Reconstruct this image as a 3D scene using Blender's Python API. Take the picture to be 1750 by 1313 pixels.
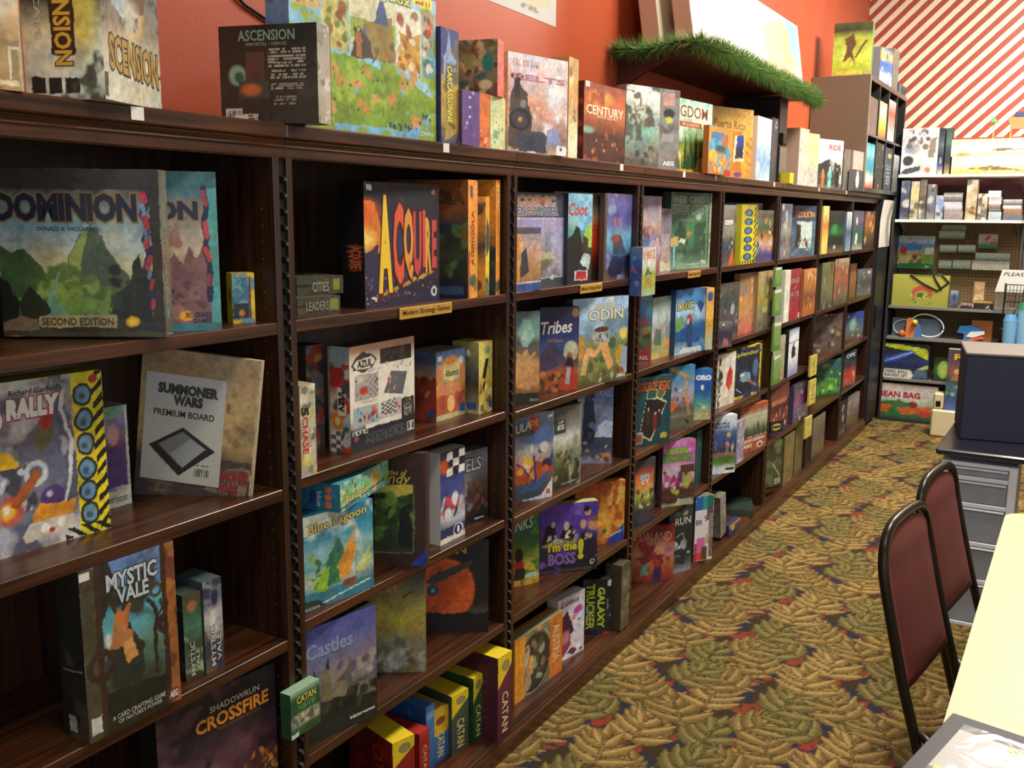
# Game-shop aisle: a long wooden bookcase full of board games, back-wall fixture, chairs and table.
import bpy, math, random
import numpy as np
from mathutils import Vector, Matrix
PI = math.pi
S = bpy.context.scene
C = S.collection
for o in list(bpy.data.objects):
    bpy.data.objects.remove(o, do_unlink=True)

# ------------------------------------------------------------------ camera
# X = away from the bookcase front (0), Y = along the aisle, Z = up; metres
CAM = Vector((1.4256, 0.0, 1.6528))
YAW, PITCH, ROLL = math.radians(30.41645), math.radians(9.8518), math.radians(0.48622)
cam = bpy.data.cameras.new('camera'); cam_o = bpy.data.objects.new('camera', cam); C.objects.link(cam_o)
fwd = Vector((-math.sin(YAW)*math.cos(PITCH), math.cos(YAW)*math.cos(PITCH), -math.sin(PITCH)))
rgt = Vector((math.cos(YAW), math.sin(YAW), 0)); upv = rgt.cross(fwd)
r2 = rgt*math.cos(ROLL) + upv*math.sin(ROLL); u2 = -rgt*math.sin(ROLL) + upv*math.cos(ROLL)
M = Matrix((r2, u2, -fwd)).transposed().to_4x4(); M.translation = CAM
cam_o.matrix_world = M
cam.sensor_fit = 'HORIZONTAL'; cam.sensor_width = 36.0; cam.lens = 36.0*1662.963/1750.0
cam.clip_start = 0.05; cam.clip_end = 60
S.camera = cam_o

# ------------------------------------------------------------------ light
S.view_settings.view_transform = 'Standard'
S.view_settings.look = 'None'
S.view_settings.gamma = 1.0
S.view_settings.use_curve_mapping = False
S.view_settings.exposure = 0.28
wd = bpy.data.worlds.new('world'); S.world = wd; wd.use_nodes = True
wd.node_tree.nodes['Background'].inputs[0].default_value = (1.0, 0.93, 0.82, 1)
wd.node_tree.nodes['Background'].inputs[1].default_value = 0.30

def area(name, loc, sx, sy, power, col, rot=(0, 0, 0), spread=180):
    l = bpy.data.lights.new(name, 'AREA'); l.shape = 'RECTANGLE'; l.size = sx; l.size_y = sy
    l.energy = power; l.color = col; l.spread = math.radians(spread)
    o = bpy.data.objects.new(name, l); o.location = loc; o.rotation_euler = rot; C.objects.link(o)
    return o
# fluorescent troffers of the shop ceiling (the fittings themselves are built below)
TROFFERS = [(1.35, 0.9, 26), (1.35, 3.9, 86), (1.35, 6.9, 155)]
for (x_, y_, e_) in TROFFERS:
    area('ceiling_lamp', (x_, y_, 3.80), .55, 1.15, e_, (1.0, .93, .82))
# added cool fill light, unseen, behind and to the right of the aisle
area('added_cool_fill', (3.6, -1.4, 1.9), 2.4, 1.6, 22, (.78, .88, 1.0), rot=(math.radians(84), 0, math.radians(28)))


# ------------------------------------------------------------------ materials
def lin(h):
    h = h.lstrip('#')
    v = [int(h[i:i+2], 16)/255.0 for i in (0, 2, 4)]
    return tuple((x/12.92 if x <= 0.04045 else ((x+0.055)/1.055)**2.4) for x in v)

def newmat(name):
    m = bpy.data.materials.new(name); m.use_nodes = True
    nt = m.node_tree; b = nt.nodes['Principled BSDF']
    return m, nt, b
def nd(nt, t, **k):
    n = nt.nodes.new(t)
    for a, v in k.items():
        if a in n.bl_rna.properties.keys(): setattr(n, a, v)
        else: n.inputs[a].default_value = v
    return n
def plain(name, hexc, rough=0.5, metal=0.0, noise=0.12, scale=30.0, bump=0.0, coat=0.0, alpha=1.0, trans=0.0):
    m, nt, b = newmat(name)
    c = lin(hexc)
    tc = nd(nt, 'ShaderNodeTexCoord')
    nz = nd(nt, 'ShaderNodeTexNoise'); nz.inputs['Scale'].default_value = scale; nz.inputs['Detail'].default_value = 5
    nt.links.new(tc.outputs['Object'], nz.inputs['Vector'])
    mx = nd(nt, 'ShaderNodeMix', data_type='RGBA')
    mx.inputs['A'].default_value = (*[x*(1-noise) for x in c], 1); mx.inputs['B'].default_value = (*[min(1, x*(1+noise)) for x in c], 1)
    nt.links.new(nz.outputs['Fac'], mx.inputs['Factor']); nt.links.new(mx.outputs['Result'], b.inputs['Base Color'])
    b.inputs['Roughness'].default_value = rough; b.inputs['Metallic'].default_value = metal
    b.inputs['Coat Weight'].default_value = coat; b.inputs['Coat Roughness'].default_value = 0.1
    if trans: b.inputs['Transmission Weight'].default_value = trans
    if alpha < 1: b.inputs['Alpha'].default_value = alpha
    if bump:
        bp = nd(nt, 'ShaderNodeBump'); bp.inputs['Strength'].default_value = bump; bp.inputs['Distance'].default_value = 0.004
        nt.links.new(nz.outputs['Fac'], bp.inputs['Height']); nt.links.new(bp.outputs['Normal'], b.inputs['Normal'])
    return m

def wood(name, c1, c2, axis, rough=0.34):
    """dark stained wood; grain runs along the given object axis"""
    m, nt, b = newmat(name)
    tc = nd(nt, 'ShaderNodeTexCoord'); mp = nd(nt, 'ShaderNodeMapping')
    sc = [38, 38, 38]; sc[axis] = 1.6
    mp.inputs['Scale'].default_value = sc
    nt.links.new(tc.outputs['Object'], mp.inputs['Vector'])
    n1 = nd(nt, 'ShaderNodeTexNoise'); n1.inputs['Scale'].default_value = 1.5; n1.inputs['Detail'].default_value = 8; n1.inputs['Distortion'].default_value = 0.6
    nt.links.new(mp.outputs['Vector'], n1.inputs['Vector'])
    cr = nd(nt, 'ShaderNodeValToRGB'); cr.color_ramp.elements[0].position = 0.34; cr.color_ramp.elements[1].position = 0.68
    cr.color_ramp.elements[0].color = (*lin(c1), 1); cr.color_ramp.elements[1].color = (*lin(c2), 1)
    nt.links.new(n1.outputs['Fac'], cr.inputs['Fac']); nt.links.new(cr.outputs['Color'], b.inputs['Base Color'])
    b.inputs['Roughness'].default_value = rough
    b.inputs['Coat Weight'].default_value = 0.06; b.inputs['Coat Roughness'].default_value = 0.35
    bp = nd(nt, 'ShaderNodeBump'); bp.inputs['Strength'].default_value = 0.12; bp.inputs['Distance'].default_value = 0.002
    nt.links.new(n1.outputs['Fac'], bp.inputs['Height']); nt.links.new(bp.outputs['Normal'], b.inputs['Normal'])
    return m

def print_mat(name, rough, coat, detail=0.10):
    """printed card: the print is the mesh's own colour attribute"""
    m, nt, b = newmat(name)
    at = nd(nt, 'ShaderNodeAttribute', attribute_name='print')
    tc = nd(nt, 'ShaderNodeTexCoord')
    nz = nd(nt, 'ShaderNodeTexNoise'); nz.inputs['Scale'].default_value = 140; nz.inputs['Detail'].default_value = 3
    nt.links.new(tc.outputs['Object'], nz.inputs['Vector'])
    hs = nd(nt, 'ShaderNodeMapRange'); hs.inputs['To Min'].default_value = 1-detail; hs.inputs['To Max'].default_value = 1+detail
    nt.links.new(nz.outputs['Fac'], hs.inputs['Value'])
    vm = nd(nt, 'ShaderNodeVectorMath', operation='SCALE')
    nt.links.new(at.outputs['Color'], vm.inputs[0]); nt.links.new(hs.outputs['Result'], vm.inputs['Scale'])
    nt.links.new(vm.outputs['Vector'], b.inputs['Base Color'])
    b.inputs['Roughness'].default_value = rough
    b.inputs['Coat Weight'].default_value = coat; b.inputs['Coat Roughness'].default_value = 0.07
    if coat > 0.3:      # loose shrink wrap: gentle waves in the gloss
        n2 = nd(nt, 'ShaderNodeTexNoise'); n2.inputs['Scale'].default_value = 9; n2.inputs['Detail'].default_value = 2; n2.inputs['Distortion'].default_value = 1.2
        nt.links.new(tc.outputs['Object'], n2.inputs['Vector'])
        bp = nd(nt, 'ShaderNodeBump'); bp.inputs['Strength'].default_value = 0.35; bp.inputs['Distance'].default_value = 0.012
        nt.links.new(n2.outputs['Fac'], bp.inputs['Height']); nt.links.new(bp.outputs['Normal'], b.inputs['Coat Normal'])
    return m
M_MATTE = print_mat('printed_card', 0.55, 0.05)
M_WRAP = print_mat('shrink_wrapped_card', 0.42, 0.6)

# ------------------------------------------------------------------ mesh helpers
class MB:
    """collects numpy verts / polygons / per-vertex colours / material slots into one mesh"""
    def __init__(s): s.v = []; s.f = []; s.c = []; s.m = []; s.n = 0; s.smooth = []
    def add(s, V, F, col=(1, 1, 1), mi=0, smooth=False):
        V = np.asarray(V, float); k = len(V)
        if k == 0: return
        s.v.append(V)
        col = np.asarray(col, float)
        s.c.append(np.tile(col[:3], (k, 1)) if col.ndim == 1 else col[:, :3])
        s.f.extend([tuple(i + s.n for i in f) for f in F]); s.m.extend([mi]*len(F)); s.smooth.extend([smooth]*len(F)); s.n += k
    def box(s, x0, y0, z0, x1, y1, z1, col=(1, 1, 1), mi=0, bev=0.0):
        if bev <= 0:
            V = [(x, y, z) for z in (z0, z1) for y in (y0, y1) for x in (x0, x1)]
            F = [(0, 2, 3, 1), (4, 5, 7, 6), (0, 1, 5, 4), (2, 6, 7, 3), (0, 4, 6, 2), (1, 3, 7, 5)]
            s.add(V, F, col, mi); return
        b = min(bev, (x1-x0)/2.01, (y1-y0)/2.01, (z1-z0)/2.01)
        def ring(z, i): return [(x0+i, y0+b, z), (x0+b, y0+i, z), (x1-b, y0+i, z), (x1-i, y0+b, z), (x1-i, y1-b, z), (x1-b, y1-i, z), (x0+b, y1-i, z), (x0+i, y1-b, z)]
        V = ring(z0, b*.999) + ring(z0+b, 0) + ring(z1-b, 0) + ring(z1, b*.999)
        F = [tuple(range(7, -1, -1)), tuple(range(24, 32))]
        for k in range(3):
            for i in range(8):
                j = (i+1) % 8; F.append((k*8+i, k*8+j, k*8+8+j, k*8+8+i))
        s.add(V, F, col, mi)
    def cyl(s, p, q, r0, r1=None, n=12, col=(1, 1, 1), mi=0, caps=True):
        r1 = r0 if r1 is None else r1
        p = Vector(p); q = Vector(q); d = (q-p).normalized()
        a = d.orthogonal().normalized(); b = d.cross(a)
        V = []
        for c, r in ((p, r0), (q, r1)):
            for i in range(n):
                t = 2*PI*i/n; V.append(tuple(c + a*(r*math.cos(t)) + b*(r*math.sin(t))))
        F = [(i, (i+1) % n, n+(i+1) % n, n+i) for i in range(n)]
        s.add(V, F, col, mi, True)
        if caps:
            s.add(V[:n], [tuple(range(n-1, -1, -1))], col, mi); s.add(V[n:], [tuple(range(n))], col, mi)
    def tube(s, pts, r, n=10, col=(1, 1, 1), mi=0, rx=None):
        pts = [Vector(p) for p in pts]; V = []; up = None
        for i, p in enumerate(pts):
            d = (pts[min(i+1, len(pts)-1)] - pts[max(i-1, 0)]).normalized()
            if up is None: up = d.orthogonal().normalized()
            up = (up - d*up.dot(d)).normalized(); w = d.cross(up)
            for k in range(n):
                t = 2*PI*k/n; V.append(tuple(p + up*(r*math.cos(t)) + w*((rx or r)*math.sin(t))))
        F = []
        for i in range(len(pts)-1):
            for k in range(n):
                F.append((i*n+k, i*n+(k+1) % n, (i+1)*n+(k+1) % n, (i+1)*n+k))
        F.append(tuple(range(n-1, -1, -1))); F.append(tuple(range((len(pts)-1)*n, len(pts)*n)))
        s.add(V, F, col, mi, True)
    def prism(s, pts, axis, a, b, col=(1, 1, 1), mi=0):
        """2-D outline pts extruded along axis from a to b"""
        def mk(u, w, t):
            return {0: (t, u, w), 1: (u, t, w), 2: (u, w, t)}[axis]
        n = len(pts); V = [mk(u, w, a) for u, w in pts] + [mk(u, w, b) for u, w in pts]
        F = [tuple(range(n-1, -1, -1)), tuple(range(n, 2*n))] + [(i, (i+1) % n, n+(i+1) % n, n+i) for i in range(n)]
        s.add(V, F, col, mi)
    def build(s, name, mats, parent=None, loc=None, rot=None, attr=True):
        me = bpy.data.meshes.new(name)
        V = np.concatenate(s.v)
        me.from_pydata(V.tolist(), [], s.f)
        if not isinstance(mats, (list, tuple)): mats = [mats]
        for m in mats: me.materials.append(m)
        if len(mats) > 1: me.polygons.foreach_set('material_index', s.m)
        me.polygons.foreach_set('use_smooth', s.smooth)
        if attr:
            a = me.color_attributes.new('print', 'FLOAT_COLOR', 'POINT')
            c = np.ones((len(V), 4)); c[:, :3] = np.concatenate(s.c)
            a.data.foreach_set('color', c.ravel())
        me.update()
        o = bpy.data.objects.new(name, me); C.objects.link(o)
        if parent is not None: o.parent = parent
        if loc is not None: o.location = loc
        if rot is not None: o.rotation_euler = rot
        return o
def tag(o, label=None, cat=None, group=None, kind=None):
    if label: o['label'] = label
    if cat: o['category'] = cat
    if group: o['group'] = group
    if kind: o['kind'] = kind
    return o
def empty(name, loc=(0, 0, 0), rz=0.0):
    o = bpy.data.objects.new(name, None); o.empty_display_size = 0.1
    o.location = loc; o.rotation_euler = (0, 0, rz); C.objects.link(o)
    return o

# ------------------------------------------------------------------ procedural print (numpy)
def _vn(x, y, seed):
    xi = np.floor(x).astype(np.int64); yi = np.floor(y).astype(np.int64); xf = x-xi; yf = y-yi
    def h(a, b):
        n = (a*374761393 + b*668265263 + seed*1442695041) & 0xffffffff
        n = ((n ^ (n >> 13))*1274126177) & 0xffffffff
        return ((n ^ (n >> 16)) & 0xffff)/65535.0
    u = xf*xf*(3-2*xf); v = yf*yf*(3-2*yf)
    return (h(xi, yi)*(1-u)+h(xi+1, yi)*u)*(1-v) + (h(xi, yi+1)*(1-u)+h(xi+1, yi+1)*u)*v
def fbm(x, y, seed=0, o=4):
    r = 0; a = .5; t = 0
    for i in range(o):
        r = r + a*_vn(x*2**i+7.3*i, y*2**i+3.1*i, seed+i); t += a; a *= .55
    return r/t
def inpoly(X, Y, P):
    r = np.zeros(X.shape, bool); n = len(P); j = n-1
    for i in range(n):
        xi, yi = P[i]; xj, yj = P[j]
        if yi != yj:
            c = ((yi > Y) != (yj > Y)) & (X < (xj-xi)*(Y-yi)/(yj-yi)+xi)
            r ^= c
        j = i
    return r
def segd(X, Y, P, asp):
    d = np.full(X.shape, 9.0)
    for (x0, y0), (x1, y1) in zip(P[:-1], P[1:]):
        ax, ay = (x1-x0)*asp, (y1-y0); L = ax*ax+ay*ay+1e-9
        px, py = (X-x0)*asp, Y-y0
        t = np.clip((px*ax+py*ay)/L, 0, 1)
        d = np.minimum(d, np.hypot(px-t*ax, py-t*ay))
    return d
def paint(ops, X, Y, asp, seed=0, warp=0.0):
    """X,Y in 0..1 (Y up), asp = width/height -> linear RGB; warp adds the ragged dabs of painted artwork"""
    X0, Y0_ = X, Y
    if warp:
        a = fbm(X*16*asp, Y*16, seed+301, 3)-.5; b = fbm(X*16*asp+9, Y*16+4, seed+333, 3)-.5
        c = fbm(X*60*asp, Y*60, seed+71, 2)-.5; d = fbm(X*60*asp+5, Y*60+2, seed+77, 2)-.5
        X = X+warp*(a*.024+c*.010)/max(asp, .5); Y = Y+warp*(b*.022+d*.009)
    col = np.zeros(X.shape+(3,)); col[:] = .2
    def put(mask, c, al=1.0):
        c = np.array(lin(c)); m = (mask*al)[..., None]
        col[:] = col*(1-m) + c*m
    for k, op in enumerate(ops):
        t = op[0]; sd = seed*17+k*5
        if t == 'g':
            st = np.array([lin(c) for c in op[1].split()]); n = len(st)
            w = np.clip(Y+.06*(fbm(X*5*asp, Y*5, sd)-.5), 0, .9999)*(n-1); i = w.astype(int); f = (w-i)[..., None]
            col[:] = st[i]*(1-f)+st[np.minimum(i+1, n-1)]*f
        elif t == 'n':      # blotches: colour, scale, threshold, softness
            v = fbm(X*op[2]*asp, Y*op[2], sd); k_ = np.clip((v-op[3])/(op[4] if len(op) > 4 else .08), 0, 1)
            if len(op) > 5: k_ = k_*((X >= op[5]) & (X <= op[7]) & (Y >= op[6]) & (Y <= op[8]))
            put(k_, op[1])
        elif t == 'e':
            d = np.hypot((X-op[1])/op[3], (Y-op[2])/op[4]); s = op[6] if len(op) > 6 else .06
            put(np.clip((1-d)/s, 0, 1), op[5])
        elif t == 'o':      # ring: cx cy r width colour
            d = np.abs(np.hypot((X-op[1])*asp, Y-op[2])-op[3]); put(d < op[4], op[5])
        elif t == 'r':
            put((X >= op[1]) & (X <= op[3]) & (Y >= op[2]) & (Y <= op[4]), op[5])
        elif t == 'q':      # wobbly rectangle
            w = .02*(fbm(X*9, Y*9, sd)-.5); put((X+w >= op[1]) & (X+w <= op[3]) & (Y+w >= op[2]) & (Y+w <= op[4]), op[5])
        elif t == 'p':
            put(inpoly(X, Y, op[1]), op[2])
        elif t == 'b':      # organic blob polygon
            w = .05*(fbm(X*8*asp, Y*8, sd)-.5); put(inpoly(X+w, Y+w, op[1]), op[2])
        elif t == 'h':      # hill line: y amp freq colour
            v = op[1]+op[2]*(fbm(X*op[3]*asp, X*0+sd, sd)-.5)*2; put(Y < v, op[4])
        elif t == 'k':      # blocky skyline
            v = op[1]+op[2]*(_vn(np.floor(X*op[3])+.0, X*0, sd)-.3); put(Y < v, op[4])
        elif t == 't':      # pines: n, base y, height, colour
            rs = random.Random(sd)
            for i in range(op[1]):
                x = rs.random(); hh = op[3]*(.6+.8*rs.random()); w = hh*.16/asp
                yy = (Y-op[2])/hh; saw = 1-.35*((yy*6) % 1)
                put((yy > -.3) & (yy < 1) & (np.abs(X-x) < w*(1-yy)*saw), op[4])
        elif t == 'f':      # standing figure: x, y, height, cloth, skin, hair
            x, y, h = op[1:4]; a = h/asp
            put(inpoly(X, Y, [(x-.16*a, y), (x-.12*a, y+.45*h), (x-.2*a, y+.5*h), (x-.15*a, y+.78*h), (x-.06*a, y+.84*h), (x+.06*a, y+.84*h), (x+.15*a, y+.78*h), (x+.2*a, y+.5*h), (x+.12*a, y+.45*h), (x+.16*a, y)]), op[4])
            put(np.hypot((X-x)/(.075*a), (Y-y-.9*h)/(.1*h)) < 1, op[6] if len(op) > 6 else op[4])
            put(np.hypot((X-x)/(.055*a), (Y-y-.885*h)/(.075*h)) < 1, op[5])
        elif t == 's':      # diagonal stripes in rect: x0 y0 x1 y1 freq slope colour
            m = (X >= op[1]) & (X <= op[3]) & (Y >= op[2]) & (Y <= op[4])
            put(m & (((X*asp*op[6]+Y)*op[5]) % 1 < .5), op[7])
        elif t == 'l':
            put(segd(X, Y, op[1], asp) < op[2], op[3])
        elif t == 'c':      # checker
            m = (X >= op[1]) & (X <= op[3]) & (Y >= op[2]) & (Y <= op[4])
            ch = (np.floor((X-op[1])/(op[3]-op[1])*op[5])+np.floor((Y-op[2])/(op[4]-op[2])*op[6])) % 2 < 1
            put(m & ch, op[7]); put(m & ~ch, op[8])
        elif t == 'x':      # scattered dabs: n size colours x0 y0 x1 y1
            rs = random.Random(sd); cs = op[3].split()
            x0, y0, x1, y1 = op[4:8] if len(op) > 4 else (0, 0, 1, 1)
            for i in range(op[1]):
                s1 = op[2]*(.4+rs.random()); s2 = op[2]*(.4+rs.random()); cx = x0+(x1-x0)*rs.random(); cy = y0+(y1-y0)*rs.random(); an = rs.random()*3
                dx = (X-cx)*asp; dy = Y-cy; ca, sa = math.cos(an), math.sin(an)
                put(np.clip((1-np.hypot((dx*ca+dy*sa)/s1, (dy*ca-dx*sa)/s2))/.3, 0, 1), cs[i % len(cs)], .9)
        elif t == 'w':      # lines of small illegible print: x0 y0 x1 y1 n colour
            m = (X >= op[1]) & (X <= op[3]) & (Y >= op[2]) & (Y <= op[4])
            yy = (Y-op[2])/(op[4]-op[2])*op[5]; wn = _vn(X*asp*60/1.0, np.floor(yy), sd)
            put(m & (yy % 1 > .45) & (wn > .35), op[6])
    if warp:      # tonal variety of a printed painting
        e_ = fbm(X0*9*asp, Y0_*9, seed+11, 4)-.5; h_ = fbm(X0*38*asp, Y0_*38, seed+23, 3)-.5
        col *= (1+warp*(1.0*e_+.9*h_))[..., None]
        t_ = (fbm(X0*6*asp, Y0_*6, seed+37, 3)-.5)*warp*.5
        col[..., 0] *= 1+t_; col[..., 2] *= 1-t_
        col = np.clip(col, 0.003, 1)
    return col

FONT = [None]
def text_geo(s, bold=0.0, shear=0.0):
    cu = bpy.data.curves.new('t', 'FONT'); cu.body = s; cu.resolution_u = 2; cu.offset = bold; cu.shear = shear
    o = bpy.data.objects.new('t', cu); C.objects.link(o)
    me = o.to_mesh()
    n = len(me.vertices); V = np.empty(n*3); me.vertices.foreach_get('co', V); V = V.reshape(-1, 3)[:, :2]
    F = [tuple(p.vertices) for p in me.polygons]
    o.to_mesh_clear(); bpy.data.objects.remove(o); bpy.data.curves.remove(cu)
    return V, F
def put_text(mb, fn, s, x0, y0, x1, y1, col, rot=0, rise=0.0, out=None, bold=0.012, shear=0.0, lift=0.0007, mi=0):
    """text filling the uv rectangle; fn(u,v,lift)->xyz; rot 90 reads downwards, -90 upwards; rise shears it upward"""
    layers = ([(out, bold+.05, lift*.6)] if out else []) + [(col, bold, lift)]
    base, _ = text_geo(s, bold, shear)
    if len(base) == 0: return
    lo = base.min(0); hi = base.max(0); sz = np.maximum(hi-lo, 1e-6)
    for c, b, lf in layers:
        V, F = text_geo(s, b, shear)
        U = (V-lo)/sz
        if rot == 90: U = np.stack([U[:, 1], 1-U[:, 0]], 1)
        elif rot == -90: U = np.stack([1-U[:, 1], U[:, 0]], 1)
        elif rot == 180: U = 1-U
        X = x0+(x1-x0)*U[:, 0]; Y = y0+(y1-y0)*U[:, 1]+rise*U[:, 0]
        P = [fn(a, b_, lf) for a, b_ in zip(X, Y)]
        # keep the faces turned outwards
        if F:
            f = F[0]; a, b_, c_ = (Vector(P[f[0]]), Vector(P[f[1]]), Vector(P[f[2]]))
        mb.add(P, F, lin(c), mi)
def grid_face(mb, fn, w, h, cell, ops, seed, mi=0):
    nx = int(max(2, min(320, round(w/cell)))); ny = int(max(2, min(320, round(h/cell))))
    u = np.linspace(0, 1, nx+1); v = np.linspace(0, 1, ny+1)
    X, Y = np.meshgrid(u, v)
    col = paint(ops, X, Y, w/h, seed).reshape(-1, 3)
    V = [fn(a, b, 0) for a, b in zip(X.ravel(), Y.ravel())]
    i = np.arange(nx*ny); r = i//nx; c = i % nx; a = r*(nx+1)+c
    F = np.stack([a, a+1, a+nx+2, a+nx+1], 1).tolist()
    mb.add(V, F, col, mi)

# ------------------------------------------------------------------ setting materials
M_WOODZ = wood('mahogany_upright', '20110a', '452716', 2)
M_WOODY = wood('mahogany_rail', '2c170c', '5a331c', 1, 0.3)
M_HOLE = plain('pin_hole', '8a7a60', .5)
M_SLOT = plain('slotted_black_metal', '14120f', .45, .3)
M_GLINT = plain('slot_painted_glint', '6c665c', .4, .5)  # lighter grey paints the glints on the teeth of the black strip
M_TAG = plain('brass_label', 'c89a3c', .4, .2)
M_INK = plain('dark_ink', '3a2410', .6)
M_WHITE = plain('white_paper', 'e4e0d6', .6, noise=.04)

def wall_paint():
    m, nt, b = newmat('orange_red_wall_paint')
    tc = nd(nt, 'ShaderNodeTexCoord')
    n1 = nd(nt, 'ShaderNodeTexNoise'); n1.inputs['Scale'].default_value = 1.1; n1.inputs['Detail'].default_value = 4
    nt.links.new(tc.outputs['Object'], n1.inputs['Vector'])
    cr = nd(nt, 'ShaderNodeValToRGB'); e = cr.color_ramp.elements
    e[0].position = .3; e[1].position = .75; e[0].color = (*lin('a64424'), 1); e[1].color = (*lin('c25a34'), 1)
    nt.links.new(n1.outputs['Fac'], cr.inputs['Fac']); nt.links.new(cr.outputs['Color'], b.inputs['Base Color'])
    n2 = nd(nt, 'ShaderNodeTexNoise'); n2.inputs['Scale'].default_value = 90; n2.inputs['Detail'].default_value = 5
    nt.links.new(tc.outputs['Object'], n2.inputs['Vector'])
    bp = nd(nt, 'ShaderNodeBump'); bp.inputs['Strength'].default_value = .16; bp.inputs['Distance'].default_value = .003
    nt.links.new(n2.outputs['Fac'], bp.inputs['Height']); nt.links.new(bp.outputs['Normal'], b.inputs['Normal'])
    b.inputs['Roughness'].default_value = .48
    return m
def stripe_paint():
    """back wall: cream diagonal boards painted over red above 2.27 m, dull maroon below"""
    m, nt, b = newmat('striped_back_wall_paint')
    tc = nd(nt, 'ShaderNodeTexCoord'); sx = nd(nt, 'ShaderNodeSeparateXYZ'); nt.links.new(tc.outputs['Object'], sx.inputs[0])
    def mt(op, a, b_=None, c=None):
        n = nd(nt, 'ShaderNodeMath', operation=op)
        for i, v in enumerate((a, b_, c)):
            if v is None: continue
            if isinstance(v, (int, float)): n.inputs[i].default_value = v
            else: nt.links.new(v, n.inputs[i])
        return n.outputs[0]
    nz = nd(nt, 'ShaderNodeTexNoise'); nz.inputs['Scale'].default_value = 14; nt.links.new(tc.outputs['Object'], nz.inputs['Vector'])
    s = mt('SUBTRACT', sx.outputs['Z'], mt('MULTIPLY', sx.outputs['X'], 0.95))
    s = mt('ADD', s, mt('MULTIPLY', nz.outputs['Fac'], .008))
    fr = mt('FRACT', mt('MULTIPLY', s, 1/0.114))
    st = mt('LESS_THAN', fr, .5)
    up = mt('GREATER_THAN', sx.outputs['Z'], 2.30)
    st = mt('MULTIPLY', st, up)
    mid = mt('GREATER_THAN', sx.outputs['Z'], 1.99)
    m1 = nd(nt, 'ShaderNodeMix', data_type='RGBA'); m1.inputs['A'].default_value = (*lin('6c3a3c'), 1); m1.inputs['B'].default_value = (*lin('ad5544'), 1)
    nt.links.new(mid, m1.inputs['Factor'])
    m2 = nd(nt, 'ShaderNodeMix', data_type='RGBA'); nt.links.new(m1.outputs['Result'], m2.inputs['A']); m2.inputs['B'].default_value = (*lin('f3e8d0'), 1)
    nt.links.new(st, m2.inputs['Factor']); nt.links.new(m2.outputs['Result'], b.inputs['Base Color'])
    b.inputs['Roughness'].default_value = .38
    return m
M_WALL = wall_paint(); M_STRIPE = stripe_paint()
M_CEIL = plain('ceiling_white', 'd8d2c4', .8, noise=.03)

def struct(name, o): o['kind'] = 'structure'; return o
XW = -0.345      # left wall face
YB = 8.86        # back wall face
mb = MB(); mb.box(XW-.12, -.6, 0, XW, YB+.12, 3.9); struct('w', mb.build('wall_left', M_WALL, attr=False))
mb = MB(); mb.box(XW, YB, 0, 4.6, YB+.12, 3.9); struct('w', mb.build('wall_back', M_STRIPE, attr=False))
mb = MB(); mb.box(XW-.12, -.6, 3.9, 4.6, YB+.12, 4.0); struct('w', mb.build('ceiling', M_CEIL, attr=False))

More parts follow.
